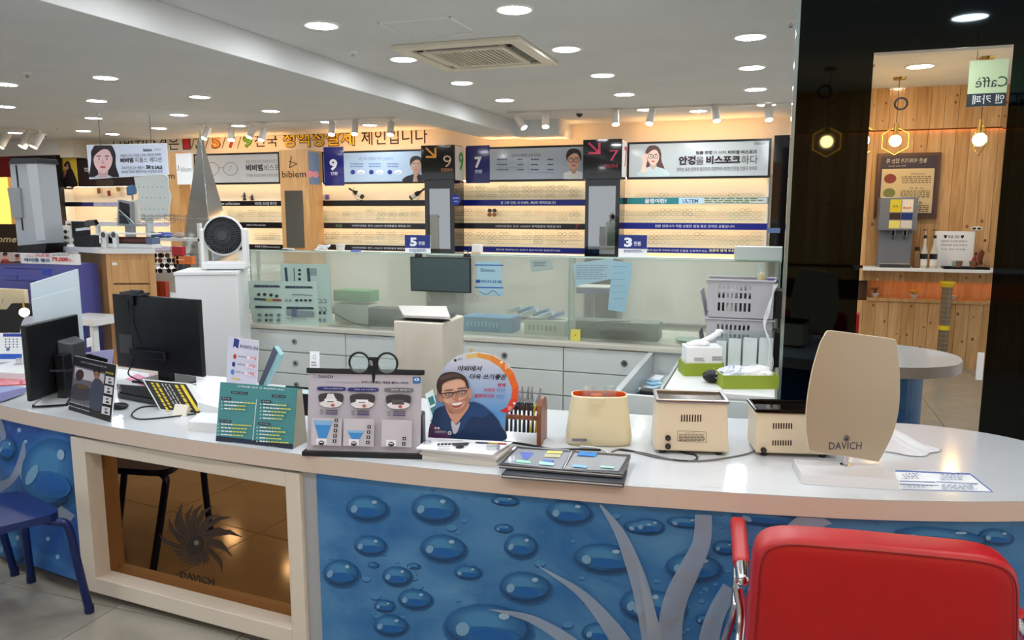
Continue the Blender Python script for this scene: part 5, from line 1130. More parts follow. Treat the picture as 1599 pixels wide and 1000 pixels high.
# --- leaflet stacks
def stack():
    C0 = [(657, 716), (776, 728), (799, 704), (672, 695)]; z = CT
    q = [Pz(657, 718, CT), Pz(776, 730, CT), Pz(801, 709, CT), Pz(676, 706, CT)]
    t = thing('leaflet_stack', 'thick stack of white leaflets in front of the smiling man card', 'paper stack', q[0])
    lays = [(0, .014, 0, 0, (226, 222, 212)), (.0145, .009, -.004, .003, (236, 234, 230)), (.024, .008, .004, -.002, (214, 210, 204)), (.0325, .009, -.012, -.004, (240, 240, 240))]
    for i, (z0, th, dx, dy, c) in enumerate(lays):
        MB().prism([V((p.x + dx, p.y + dy, CT + z0)) for p in q], V((0, 0, th)), noisy('paper_edge_%d' % i, tuple(int(k * .9) for k in c), c, (3, 3, 600), .6, 3)).build('bundle', t)
    z1 = CT + .0425; q = [Pz(x, y, z1) for x, y in [(649, 701), (768, 711), (801, 691), (670, 684)]]
    MB().prism(q, V((0, 0, .001)), PAPER).build('top_leaflet', t)
    b = Board(q[0] + V((0, 0, .001)), (q[1] - q[0]), (0, 0, 1)); b.v = V((0, 0, 1)).cross(b.u); b.n = V((0, 0, 1))
    for i in range(6): b.poly([(682 + i * 5.6, 696 - i * .2), (686 + i * 5.6, 696.4 - i * .2), (688 + i * 5.6, 693 - i * .1), (684 + i * 5.6, 692.6)], (34, 36, 44))
    b.poly([(706, 693), (733, 692), (730, 697), (708, 697.5)], (70, 72, 76)); b.poly([(713, 698.5), (724, 698), (722, 701), (712, 701)], (40, 44, 60), 3)
    b.poly([(743, 691.5), (763, 692.5), (762, 694), (742, 693)], (50, 60, 110)); b.poly([(763, 692.5), (778, 693.2), (777, 694.7), (762, 694)], (220, 190, 60)); b.poly([(778, 693.2), (792, 694), (790, 695.5), (777, 694.7)], (190, 60, 40))
    for y in (689, 699, 703): rows(b, 684, y, 704 if y > 690 else 730, y + 2, 1, (150, 152, 160))
    for i in range(4): rows(b, 760, 697 + i * 2.4, 782, 699 + i * 2.4, 1, (130, 132, 142)); b.rect(776, 697 + i * 2.6, 780, 698.6 + i * 2.6, (60, 64, 90))
    b.txt('D', 664, 691, 672, 695, (40, 60, 110), .02); b.build('printed_face', t)
stack()
def folder(px4, z, label, printed):
    p = [Pz(x, y, z) for x, y in px4]; t = thing('sample_folder', label, 'folder', p[0], 'grey lens sample folders')
    MB().prism([V((q.x, q.y, z - .012)) for q in p], V((0, 0, .004)), mat('folder_grey', (92, 94, 98), .4)).build('back_cover', t, bevel=.0008)
    MB().prism([V((q.x, q.y, z - .0075)) for q in [p[0].lerp(p[2], .01), p[1].lerp(p[3], .01), p[2].lerp(p[0], .01), p[3].lerp(p[1], .01)]], V((0, 0, .004)), PAPER).build('pages', t)
    MB().prism([V((q.x, q.y, z - .003)) for q in p], V((0, 0, .003)), mat('folder_dark', (64, 68, 74), .3)).build('front_cover', t, bevel=.0008)
    if not printed: return
    b = Board(V((p[0].x, p[0].y, z)), V((p[1].x - p[0].x, p[1].y - p[0].y, 0)), (0, 0, 1)); b.v = V((0, 0, 1)).cross(b.u); b.n = V((0, 0, 1))
    GL = mat('folder_window', (160, 166, 174), .12)
    b.poly([(808, 701), (891, 707), (876, 733), (787, 723)], 0, 0, GL); b.poly([(897, 708), (979, 714), (966, 736), (882, 733)], 0, 0, GL)
    b.line([(850, 703), (833, 728)], .7, (120, 124, 132)); b.line([(938, 711), (925, 735)], .7, (120, 124, 132)); b.line([(893, 706), (880, 733)], 1.2, (220, 222, 226))
    b.poly([(812, 707), (834, 708), (823, 719), (817, 718)], (90, 112, 196)); b.poly([(806, 719), (828, 721), (829, 725), (806, 723)], (150, 214, 190)); b.poly([(855, 705), (879, 706), (877, 710), (853, 709)], (226, 206, 110)); b.poly([(851, 710), (876, 711), (874, 716), (850, 715)], (190, 190, 150))
    b.poly([(848, 719), (866, 720), (860, 724), (850, 724)], (80, 110, 190)); b.poly([(842, 722), (866, 725), (864, 729), (842, 727)], (160, 220, 200)); b.poly([(905, 707), (934, 709), (929, 715), (901, 713)], (40, 130, 206)); b.poly([(895, 727), (918, 729), (916, 733), (893, 731)], (130, 180, 220)); b.poly([(938, 729), (960, 731), (958, 734), (937, 732)], (160, 216, 196))
    b.line([(811, 699.5), (889, 705)], .9, (170, 172, 178)); b.line([(899, 706), (976, 711.5)], .9, (170, 172, 178)); b.build('printed_face', t)
folder([(783, 741), (974, 756), (980, 735), (800, 722)], CT + .014, 'lower plain grey folder peeping out from under the printed folder', False)
folder([(779, 726), (972, 741), (985, 710), (808, 697)], CT + .030, 'grey sample folder with blue and yellow lens pictures, on top', True)
# ================================================================== APPLIANCES ON THE COUNTER (right half)
def base_frame(bl, br, z=CT):
    a, b = Pz(*bl, z), Pz(*br, z); u = (b - a); W = u.length; u.normalize(); return a, u, u.cross(Zv), W
def hz(px, py, o, n): return (Pp(px, py, o, n) - o).z
# plier rack
o = Pz(845, 697, CT); o2 = Pz(862, 689, CT); dv = (o2 - o); dv.normalize(); uu = V((1, 0, 0))
t = thing('plier_rack', 'small walnut rack holding optician pliers between round card and cream warmer', 'tool rack', o)
ux = V((1, .1, 0)).normalized(); nx = V((.1, -1, 0)).normalized(); D = .11
def side_panel(c, nm='end_panel'):
    pr = [(0, 0), (D * .25, 0), (D * .3, .008), (D * .7, .008), (D * .75, 0), (D, 0), (D, .1), (D * .95, .13), (D * .8, .15), (D * .55, .162), (D * .3, .158), (D * .1, .14), (0, .11)]
    return MB().prism([c - nx * a + Zv * b for a, b in pr], -ux * .016, WALNUT).build(nm, t, bevel=.002)
side_panel(o); Lr = .15; side_panel(o - ux * Lr)
for k, (dd, zz) in enumerate([(.012, .085), (.062, .105)]):
    MB().fbox(o - ux * Lr - nx * dd, ux, Zv, nx, 0, Lr - .016, zz, zz + .016, -.008, 0, WALNUT).build('rail', t, bevel=.002)
GC = [(40, 40, 44), (44, 76, 130), (36, 38, 42), (30, 32, 36), (60, 64, 70), (44, 46, 52), (52, 54, 58), (210, 190, 50)]
for i, px in enumerate([797, 806, 813, 820, 827, 833, 839, 846]):
    yb = 655; b0 = o - ux * (Lr - .014 - i * (Lr - .04) / 7.2) - nx * .034; bb = b0 + Zv * .085
    tl = thing('pliers', ['slim pliers with black grips nearest the round card', 'pliers with blue grips in the walnut rack', 'third pliers from the left in the walnut rack', 'fourth pliers from the left, dark grips', 'wide jawed grey pliers in the middle of the rack', 'sixth pliers from the left in the walnut rack', 'pliers with dark grips beside the yellow ones', 'pliers with yellow grips at the right end of the rack'][i], 'pliers', bb, 'optician pliers in the walnut rack')
    tilt = ux * random.uniform(-.05, .05) + (ux * .12 if i == 7 else V()); up = (Zv + tilt).normalized(); g = mat('grip_%d' % i, GC[i], .35)
    for sg in (-1, 1):
        MB().tube(smooth_line([bb + up * -.05 + ux * sg * .009, bb + up * -.01 + ux * sg * .008, bb + up * .04 + ux * sg * .006 + nx * .004, bb + up * .065], 4), .0042, g, 7).build('grip', tl)
    MB().cyl(bb + up * .065 - nx * .006, bb + up * .065 + nx * .006, .008, .008, STEEL, 12).build('pivot', tl)
    MB().cyl(bb + up * .065, bb + up * .115 + ux * random.uniform(-.006, .006), .0065, .0028, STEEL, 8).build('jaw', tl)
# cream frame warmer
o, u, n, W = base_frame((884, 698), (988, 700)); t = thing('frame_warmer', 'rounded cream frame warmer with orange rim and clear glass cups', 'warmer', o)
WCR = mat('warmer_cream', (226, 214, 176), .32); OR = mat('warmer_orange', (226, 102, 40), .35); H = hz(890, 622, o, n)
def sup(s, a, b, cx, cy, z, k=3.4, N=36):
    pts = []
    for i in range(N):
        th = 2 * math.pi * i / N; c, s_ = math.cos(th), math.sin(th)
        pts.append(o + u * (cx + a * abs(c) ** (2 / k) * (1 if c > 0 else -1)) - n * (cy + b * abs(s_) ** (2 / k) * (1 if s_ > 0 else -1)) + Zv * z)
    return pts
lv = [(0, .47, .055), (.008, .50, .064), (.03, .505, .068), (H * .5, .475, .064), (H * .85, .435, .058), (H, .425, .055)]
rg = [sup(0, W * a, b, W * .5, .065, z) for z, a, b in lv]; N_ = 36
m_ = MB(); m_.add([p for r in rg for p in r], [(i * N_ + j, i * N_ + (j + 1) % N_, (i + 1) * N_ + (j + 1) % N_, (i + 1) * N_ + j)[::-1] for i in range(len(rg) - 1) for j in range(N_)], WCR, True)
inn = sup(0, W * .405, .047, W * .5, .065, H + .001); m_.add(rg[-1] + inn, [(j, (j + 1) % N_, N_ + (j + 1) % N_, N_ + j)[::-1] for j in range(N_)], WCR)
m_.build('body', t)
low = sup(0, W * .39, .044, W * .5, .065, H - .035); m_ = MB(); m_.add(inn + low, [(j, (j + 1) % N_, N_ + (j + 1) % N_, N_ + j)[::-1] for j in range(N_)] + [tuple(range(N_, 2 * N_))], OR, True); m_.build('orange_well', t)
for i, dx in enumerate((.34, .52, .66)):
    MB().lathe([(.02, -.02), (.024, .008), (.022, .022), (.012, .026)], o + u * W * dx - n * .06 + Zv * (H + .004), CLEAR, 14).build('glass_cup', t)
MB().ball(o + u * W * .46 - n * .055 + Zv * (H - .004), .022, mat('orange_beads', (206, 110, 60), .4), 12, (1, .7, .4)).build('bead_pile', t)
MB().fbox(o + n * -.001, u, Zv, n, W * .36, W * .56, H - .02, H + .003, .008, .0105, WCR).build('front_tab', t, bevel=.001)
bd = Board(o + n * .0045, u, Zv); bd.rect(893, 685, 917, 690, (150, 150, 160)); bd.txt('FRAME HEATER', 894.5, 686, 915.5, 689, (70, 70, 80)); bd.build('printed_plate', t)
# ultrasonic cleaners
def cleaner(label, bl, br, tl, top_y, rear_z, rim, tank, slots, plate, hole, taper=.93):
    o, u, n, W = base_frame(bl, br); H = hz(*tl, o, n); t = thing('ultrasonic_cleaner', label, 'ultrasonic cleaner', o, 'cream ultrasonic cleaners')
    BC = mat('cleaner_cream', (222, 206, 178), .34); D = .15; f = .012; k = W * (1 - taper) / 2
    for a, b in ((.02, .02), (W - .04, .02), (.02, D - .03), (W - .04, D - .03)): MB().cyl(o + u * (a + .01) - n * b, o + u * (a + .01) - n * b + Zv * f, .011, .012, BLACK, 12).build('rubber_foot', t)
    P = lambda a, d, h: o + u * a - n * d + Zv * h
    MB().hexa([P(0, 0, f), P(W, 0, f), P(W, D, f), P(0, D, f), P(k, .014, H), P(W - k, .014, H), P(W - k, D, H), P(k, D, H)], BC).build('body', t, bevel=.005, seg=3)
    r = .012
    m_ = MB(); x0, x1, y0, y1 = k - .006, W - k + .006, .008, D + .006
    for q in ((x0, x1, y0, y0 + r), (x0, x1, y1 - r, y1), (x0, x0 + r, y0 + r, y1 - r), (x1 - r, x1, y0 + r, y1 - r)):
        m_.fbox(o + Zv * H, u, Zv, -n, q[0], q[1], 0, .012, q[2], q[3], rim)
    m_.build('steel_rim', t, bevel=.003)
    MB().fbox(o + Zv * H, u, Zv, -n, x0 + r, x1 - r, .001, .003, y0 + r, y1 - r, tank).build('tank_floor', t)
    nt = n + Zv * .014 / H; 
    fr = Board(P(0, 0, f) + n * .0006, u, ((P(k, .014, H) - P(0, 0, f)) - u * k).normalized())
    for (x0_, x1_, ya, yb, cnt) in slots:
        for i in range(cnt):
            x = x0_ + (x1_ - x0_) * i / (cnt - 1); fr.rect(x - .9, ya, x + .9, yb, (52, 34, 28)); fr.L -= 1
    fr.L += 1
    if plate:
        x0_, y0_, x1_, y1_ = plate
        fr.line([(x0_, y0_), (x1_, y0_ + 2), (x1_, y1_), (x0_, y1_ - 2), (x0_, y0_)], .5, (60, 56, 52)); fr.txt('주 의 사 항', x0_ + 12, y0_ + 2, x1_ - 18, y0_ + 4.5, (60, 56, 52)); rows(fr, x0_ + 2, y0_ + 5.5, x1_ - 1, y1_ - 1, 5, (70, 64, 60), .5, .1)
    fr.build('vents_and_label', t)
    for h in hole:
        c = Pp(*h, fr.o, fr.n); MB().cyl(c - n * .004, c + n * .008, .0095, .009, BLACK, 16).build('socket', t)
        MB().cyl(c + n * .008, c + n * .0085, .005, .005, DGREY, 12).build('socket_core', t)
    return t
TNK = mat('tank_steel', (96, 90, 84), .22, 1)
cleaner('larger cream ultrasonic cleaner with silver rim in the middle of the counter', (1021, 709), (1138, 713), (1026, 630), 608, 0, STEEL, TNK, [(1064.5, 1094, 648, 659, 8)], (1058, 673, 1103, 691), [(1043, 684), (1043, 697)])
cleaner('cream ultrasonic cleaner with black rim half hidden by the vanity mirror', (1180, 713), (1302, 717), (1179, 646), 630, 0, mat('rim_black_chrome', (50, 46, 44), .12, 1), BLACKG, [(1208, 1236, 661, 670, 8), (1207, 1235, 688, 696, 8)], None, [(1192, 703)], 1.0)
# vanity mirror
fl4 = [Pz(x, y, CT + .028) for x, y in [(1246, 714), (1398, 733), (1403, 748), (1251, 737)]]; lw = [Pz(x, y, CT) for x, y in [(1251, 757), (1406, 767)]]
t = thing('vanity_mirror', 'champagne back of a curved table mirror marked DAVICH on a white base', 'mirror', (fl4[0] + fl4[2]) / 2 - Zv * (CT + .028 - CT))
a, b = lw; u = (b - a).normalized(); n = u.cross(Zv); W = (b - a).length
m_ = MB(); P = lambda s, d, h: a + u * s - n * d + Zv * h
m_.hexa([P(0, 0, 0), P(W, 0, 0), P(W, .165, 0), P(0, .165, 0), P(.003, .022, .026), P(W - .003, .022, .026), P(W - .003, .16, .026), P(.003, .16, .026)], mat('mirror_base', (204, 204, 206), .3)); m_.build('base', t, bevel=.003)
pc = Pz(1320, 727, CT + .026); nn = V((-.14, -.99, 0)).normalized(); uu = nn.cross(Zv) * -1; uu = V((-nn.y, nn.x, 0)) 
nn = (n + u * .22).normalized(); vv = Zv
MB().cyl(pc, pc + Zv * .05, .0085, .0085, CHROME, 18).cyl(pc, pc + Zv * .003, .016, .016, CHROME, 20).build('stem', t)
oo = pc + nn * .013
out = smooth_line([(1291, 519), (1300, 517.5), (1350, 524), (1392, 530), (1399, 535), (1403, 560), (1405, 600), (1403, 640), (1395, 675), (1381, 705), (1373, 719), (1368, 720.5), (1330, 714), (1290, 708), (1268, 704), (1263, 698), (1259, 660), (1262, 620), (1270, 575), (1282, 535)], 4)
qq = [Pp(x, y, oo, nn) for x, y in out]
GOLD = mat('champagne_mirror_back', (186, 170, 144), .25, .35, spec=.6)
MB().prism(qq[::-1], -nn * .006, GOLD).build('panel', t, bevel=.001)
ed = MB(); ed.tube([p - nn * .003 for p in qq], .0022, mat('bright_edge', (236, 220, 190), .15, .3), 6, closed=True); ed.build('bright_edge', t)
uu2 = Zv.cross(nn); bd = Board(oo + nn * .0006, uu2, Zv); DKG = (56, 60, 74)
bd.txt('DAVICH', 1295, 691, 1345, 702, DKG, .0)
for i in range(12):
    th = 2 * math.pi * i / 12; bd.poly([(1322 + 2.5 * math.cos(th), 685 + 2.5 * math.sin(th)), (1322 + 7 * math.cos(th + .25), 685 + 7 * math.sin(th + .25)), (1322 + 2.5 * math.cos(th + .5), 685 + 2.5 * math.sin(th + .5))], DKG); bd.L -= 1
bd.L += 1; bd.ell(1322, 686, 2.4, 2.4, DKG, 10); bd.build('emblem_print', t)
# cloth and price sheet
def clothfn():
    q = [Pz(x, y, CT + .002) for x, y in [(1378, 706), (1384, 678), (1474, 703), (1440, 714)]]
    def f(a, b):
        p = q[0].lerp(q[3], a).lerp(q[1].lerp(q[2], a), b); h = .034 * (1 - a) ** 1.3 * abs(math.sin(3.2 * b * math.pi + 1.2 * a)) ** .7 + .010 * abs(math.sin(9 * b + 3 * a)) * (1 - a * .6)
        e = min(1, 6 * min(b, 1 - b, a + .2, 1.02 - a)); return p + V((.006 * math.sin(11 * b), .006 * math.sin(7 * a), h * e + .001))
    return MB().grid(f, 26, 26, mat('cloth_white', (218, 218, 220), .85))
tag(clothfn().build('cleaning_cloth', org=Pz(1410, 700, CT), solid=.0015), 'crumpled white cleaning cloth lying right of the vanity mirror', 'cloth')
def sheetp(b):
    b.lrect(0, 0, .0001, .0001, (255, 255, 255)); BL = (70, 110, 180)
    b.line([(1398, 735.8), (1515, 740.8)], 2.4, BL); b.line([(1515, 741), (1549, 768)], 1.6, BL); b.line([(1408, 765), (1550, 769)], .8, BL); b.line([(1405, 752), (1460, 754)], .9, BL); b.line([(1405, 757), (1465, 759)], .9, BL); b.line([(1462, 753.5), (1527, 756.5)], .8, BL)
    rows(b, 1408, 740, 1440, 750, 4, (120, 140, 170)); rows(b, 1468, 742, 1512, 752, 4, (140, 160, 190)); rows(b, 1470, 758, 1535, 767, 4, (120, 140, 170)); rows(b, 1410, 760, 1460, 764, 2, (120, 140, 170))
    b.txt('개인정보 수집 이용 동의 안내', 1420, 736.3, 1500, 739.5, (230, 236, 245))
flat('price_sheet', 'white sheet with blue ruled lines lying right of the vanity mirror', 'paper', [(1397, 734.5), (1516, 740), (1551, 769.5), (1404, 765.5)], CT, .0008, PAPER, sheetp)
for k, (x0, y0, x1) in enumerate([(988, 757, 1047), (1088, 760, 1128)]):
    a, b = Pz(x0, y0, CT + .0006), Pz(x1, y0 + 2, CT + .0006)
    bd = Board(a, (b - a), (0, 0, 1)); bd.v = Zv.cross(bd.u); bd.n = Zv; bd.txt('렌즈 안내' if k == 0 else '상담', x0, y0, x1, y0 + 3, (120, 124, 130)); tag(bd.mb.build('counter_marking', org=a), 'faint grey writing on the counter edge, ' + ('left piece' if k == 0 else 'right piece'), 'marking')
# cables
GRC = mat('cable_grey', (110, 108, 104), .5)
cable('black mains cable running behind the sample folder', [(786, 690), (812, 693), (836, 697), (862, 702), (900, 702), (938, 703)], CT + .005, .0042)
cable('short white cable at the foot of the cream warmer', [(906, 697), (928, 699), (945, 704), (950, 709)], CT + .005, .003, WHITE)
cable('long grey cable from the second ultrasonic cleaner across the counter', [(1190, 704, .02), (1170, 708), (1130, 716), (1095, 720), (1058, 719), (1015, 712), (985, 704), (968, 702), (955, 706)], CT + .004, .0028, GRC)
cable('black cable coming out of the larger ultrasonic cleaner', [(1043, 697, .025), (1050, 703, .01), (1068, 707), (1086, 711), (1088, 717), (1078, 720), (1050, 718), (1000, 707), (965, 702)], CT + .004, .003)

# ================================================================== WALL CABINET LINE WITH FROSTED GLASS
YC = 4.1
Xl, Xr = PY(385, 512, YC).x, PY(1222, 552, YC).x - .03
zl = PY(700, 523, YC).z; LZ = round(zl, 3)
cab = thing('drawer_cabinet', 'long white drawer cabinet with round steel latches behind the counter', 'cabinet', (Xl, YC, 0))
MB().box(Xl, YC + .02, .08, Xr, YC + .58, LZ - .025, WCAB).build('carcass', cab); MB().box(Xl, YC + .05, 0, Xr, YC + .55, .08, DGREY).build('plinth', cab)
MB().box(Xl - .01, YC - .015, LZ - .028, Xr, YC + .6, LZ, mat('ledge_beige', (206, 204, 192), .35)).build('worktop', cab, bevel=.004)
cols = [PY(x, 530, YC).x for x in (389, 539, 712, 880, 1012)] + [-.43]
KN = mat('latch_steel', (168, 168, 170), .3, .8)
knobs = {(0, 0), (0, 1), (0, 2), (2, 0), (3, 0)}
for c in range(5):
    for r_ in range(4):
        if c == 4 and r_ == 0: continue
        x0, x1 = cols[c] + .003, cols[c + 1] - .003; z1 = LZ - .034 - r_ * .142; z0 = z1 - .136
        d = MB().box(x0, YC, z0, x1, YC + .02, z1, WCAB).build('drawer', cab, bevel=.0015)
        kx, ky = (x0 + x1) / 2, (z0 + z1) / 2
        if c == 0: kx = PY(460 + r_ * 1.5, 533 + 34 * r_, YC).x
        if c == 2: kx = PY(788, 549, YC).x
        if c == 3: kx = PY(975, 557, YC).x
        if c < 4:
            MB().cyl((kx, YC - .006, ky), (kx, YC, ky), .018, .018, KN, 20).cyl((kx, YC - .009, ky), (kx, YC - .006, ky), .007, .009, DGREY, 16).build('latch', d)
LB = Board((Xl, YC - .0008, LZ - .1), (1, 0, 0), (0, 0, 1))
for x0, y0, x1, y1, s in [(400, 517, 416, 521, '누진렌즈'), (550, 523, 585, 529, '여벌 플러스 선택형'), (725, 533, 735, 537, '재고'), (777, 533, 798, 540, '원거리 1.56'), (886, 537, 932, 546, '안경렌즈 1.60 고굴절'), (1034, 543, 1056, 551, '누진다초점')]:
    LB.rect(x0, y0, x1, y1, (216, 224, 232)); LB.txt(s, x0 + 2, y0 + 1, x1 - 2, y1 - 1.2, (60, 74, 110))
LB.ell(736, 546, 2.5, 2, (230, 200, 90)); LB.build('printed_labels', cab)
# open drawer
A_ = PY(1012, 555, YC); zt = LZ - .034; x0, x1 = cols[4] + .003, -.433; y0 = PY(962, 622, 3.2).y
yF = 3.12
m = mat('drawer_steel', (186, 192, 192), .35, .1)
dd = MB().box(x0, yF, zt - .12, x1, yF + .02, zt, WCAB).build('open_drawer', cab, bevel=.002)
MB().box(x0, yF + .02, zt - .12, x0 + .03, YC, zt + .004, m).build('side_wall', dd, bevel=.003); MB().box(x1 - .012, yF + .02, zt - .12, x1, YC, zt, m).build('side_wall', dd)
MB().box(x0 + .03, yF + .02, zt - .12, x1 - .012, YC, zt - .112, m).build('drawer_floor', dd)
zf = zt - .11
for k, (fx, fy, sx, sy, sz, c, lb) in enumerate([(.5, .62, .07, .06, .06, (24, 24, 28), 'small black box inside the open drawer'), (.62, .35, .05, .12, .05, (224, 230, 238), 'white roll of paper in the open drawer')]):
    c0 = V((x0 + .04 + (x1 - x0 - .14) * fx, yF + .05 + .8 * fy * .5, zf)); t = thing('storage_box' if k == 0 else 'paper_roll', lb, 'box' if k == 0 else 'paper roll', c0)
    if k == 0: MB().box(c0.x, c0.y, zf, c0.x + sx, c0.y + sy, zf + sz, mat('dbox%d' % k, c, .5)).build('body', t, bevel=.003)
    else: MB().cyl(c0 + V((-.05, 0, .03)), c0 + V((.08, 0, .03)), .028, .028, PAPER, 20).build('roll', t); MB().cyl(c0 + V((-.052, 0, .03)), c0 + V((.082, 0, .03)), .01, .01, CARD, 12).build('core', t)
for k in range(12):
    c0 = V((random.uniform(x0 + .06, x1 - .06), yF + .35 + k * .035, zf + .003 + .008 * (k % 4)))
    a = random.uniform(0, 3); U = V((math.cos(a), math.sin(a), random.uniform(-.15, .15))).normalized(); N = U.cross(Zv).normalized(); Q = N.cross(U)
    tag(MB().fbox(c0, U, N, Q, -.035, .035, -.025, .025, -.003, .004, mat('sachet_%d' % (k % 3), [(206, 226, 240), (150, 200, 230), (230, 236, 240)][k % 3], .3)).build('lens_sachet', org=c0), 'pale %s lens sachet in the open drawer, %s from the front of the pile' % (['blue', 'sky blue', 'white'][k % 3], ORD[k]), 'sachet', 'lens sachets in the open drawer')
# frosted glass
YG = YC + .05; GT = PY(640, 396, YG).z
FROST = glassy('frosted_glass', (240, 246, 240), .80, .13, (232, 236, 226)); GEDGE = mat('glass_edge_green', (150, 190, 176), .1)
gx = [Xl + .01, PY(889, 460, YG).x, PY(1222, 460, YG).x - .012]
scr = thing('glass_screen', 'frosted glass screen standing on the drawer cabinet', 'glass screen', (gx[0], YG, LZ))
for i in range(2):
    p_ = MB().box(gx[i] + .003, YG, LZ, gx[i + 1] - .003, YG + .008, GT, FROST).build('pane', scr)
    MB().box(gx[i] + .002, YG - .001, LZ, gx[i] + .005, YG + .009, GT + .001, GEDGE).box(gx[i + 1] - .006, YG - .001, LZ, gx[i + 1] - .003, YG + .009, GT + .001, GEDGE).box(gx[i], YG - .001, GT, gx[i + 1], YG + .009, GT + .004, GEDGE).build('polished_edge', p_)
MB().box(gx[0], YG + .01, GT - .008, gx[1], YG + .085, GT - .004, WHITE).build('top_ledge', scr, bevel=.002)
MB().box(gx[1], YG + .01, GT - .008, gx[2], YG + .085, GT - .004, WHITE).build('top_ledge', scr, bevel=.002)
for xx in (gx[0] + .01, gx[1], gx[2] - .03): MB().box(xx, YG + .06, LZ, xx + .02, YG + .08, GT - .008, WHITE).build('ledge_post', scr)
# taped papers
def taped(name, label, cat, px4, c, draw=None, off=.002, th=.0008):
    q = [PY(x, y, YG - off) for x, y in px4]; t = thing(name, label, cat, q[3], None)
    MB().prism([q[3], q[2], q[1], q[0]], V((0, -th, 0)), mat('sheet_%d_%d_%d' % c, c, .5)).build('sheet', t)
    if draw: b = Board((q[3].x, YG - off - th - .0003, q[3].z), (1, 0, 0), (0, 0, 1)); draw(b); b.build('printed_face', t)
    return t
SL_ = (44, 60, 74)
def ch2(b):
    b.line([(446, 418), (448, 440)], 4, SL_); b.line([(459, 419), (460, 440)], 1.2, SL_); b.line([(481, 419), (483, 441)], 4.4, SL_); b.rect(484, 419, 495, 431, (130, 146, 146))
    for y in (422, 428.5, 436): b.ell(468, y, 2.4, 2.2, (30, 44, 54), 10)
    for x in (500, 507): 
        for y in (470, 483): b.line([(x - 2, y - 3), (x + 2, y - 2), (x + 3, y + 3), (x - 2, y + 3)], .8, (50, 64, 76))
        b.rect(x - 2, 487, x + 2, 491, (40, 54, 64)); b.ell(x, 500, 2.5, 3, (120, 136, 140), 10)
taped('lens_chart', 'pale green lens chart turned sideways, right behind the lower chart', 'chart', [(438, 411.5), (513.5, 413), (519.5, 505.5), (441, 500)], (170, 196, 186), ch2)
def ch1(b):
    for x0, y0, x1, s in [(396, 445, 438, '렌즈 컬러'), (445, 446.5, 489, '안경렌즈 선택'), (398, 477.5, 441, '기능성 렌즈 비교표'), (447, 479, 491, '누진 렌즈 설계')]:
        b.poly([(x0 + 1, y0), (x1 - 2, y0 + 1), (x1, y0 + 4.2), (x0, y0 + 4)], SL_, 0); b.txt(s, x0 + 10, y0 + 1.2, x1 - 10, y0 + 3.2, (150, 170, 176))
    for x, y in [(404.5, 460), (413.5, 460), (423.5, 461), (432.5, 462.5)]: b.ell(x, y, 2.7, 2.5, (40, 50, 56), 12)
    b.line([(397, 467), (416, 468)], 3.2, (60, 72, 84)); b.line([(416, 468), (426, 468.3)], 3.2, (176, 176, 70)); b.line([(426, 468.3), (440, 469)], 3.2, (150, 70, 70))
    b.line([(456, 460), (488, 461.4)], .8, (50, 62, 74))
    for x in (448, 454, 464, 471, 478, 485): b.ell(x, 469, 2.5, 1.8, (44, 54, 60) if x > 460 else (130, 150, 150), 10)
    for y in (492, 500):
        for x in (406, 424, 436): b.ell(x, y, 3.4, 2.4, (110, 128, 132), 10)
        b.rect(415, y - 2, 419, y + 2, (44, 56, 66))
    b.rect(448, 484, 491, 494, (130, 146, 150)); b.rect(456, 482, 465, 495, (100, 112, 136)); rows(b, 448, 496, 490, 500, 1, (150, 166, 166))
taped('lens_chart', 'pale green lens chart with dark headings at the lower left of the glass', 'chart', [(386.5, 439), (495.5, 440), (499.5, 510), (394, 507)], (182, 206, 196), ch1, .005)
def med(b):
    for y in (414, 449): b.line([(741, y), (786, y + .6)], 1.8, (34, 100, 176))
    b.txt('Edelweiss', 751, 419, 773, 425, (60, 90, 130)); b.txt('다비치안경', 744, 437, 783, 442.5, (40, 96, 160), .02); b.rect(743, 437, 749, 442, (30, 80, 150)); b.line(smooth_line([(748, 455), (760, 460), (770, 454), (780, 462)], 4), .7, (60, 70, 76))
taped('envelope', 'pale blue printed pouch taped to the glass right of the clipboard', 'envelope', [(744, 409), (781, 408), (786, 463), (748, 461)], (160, 198, 212), med)
taped('note', 'small grey green note taped high on the glass', 'note', [(827, 406), (860, 404), (864, 421), (830, 425)], (160, 178, 172), lambda b: rows(b, 833, 409, 856, 417, 3, (90, 104, 110)))
taped('paper_sheet', 'blue grey handwritten sheet taped askew on the right pane', 'paper', [(894, 412), (957, 403), (959, 435), (900, 447)], (158, 190, 200), lambda b: rows(b, 900, 414, 950, 438, 7, (130, 158, 170)))
taped('paper_sheet', 'long light blue sheet hanging on the right pane', 'paper', [(957, 407), (988, 411), (976, 488), (949, 484)], (150, 190, 206), lambda b: rows(b, 957, 416, 980, 476, 6, (126, 162, 180), .12))
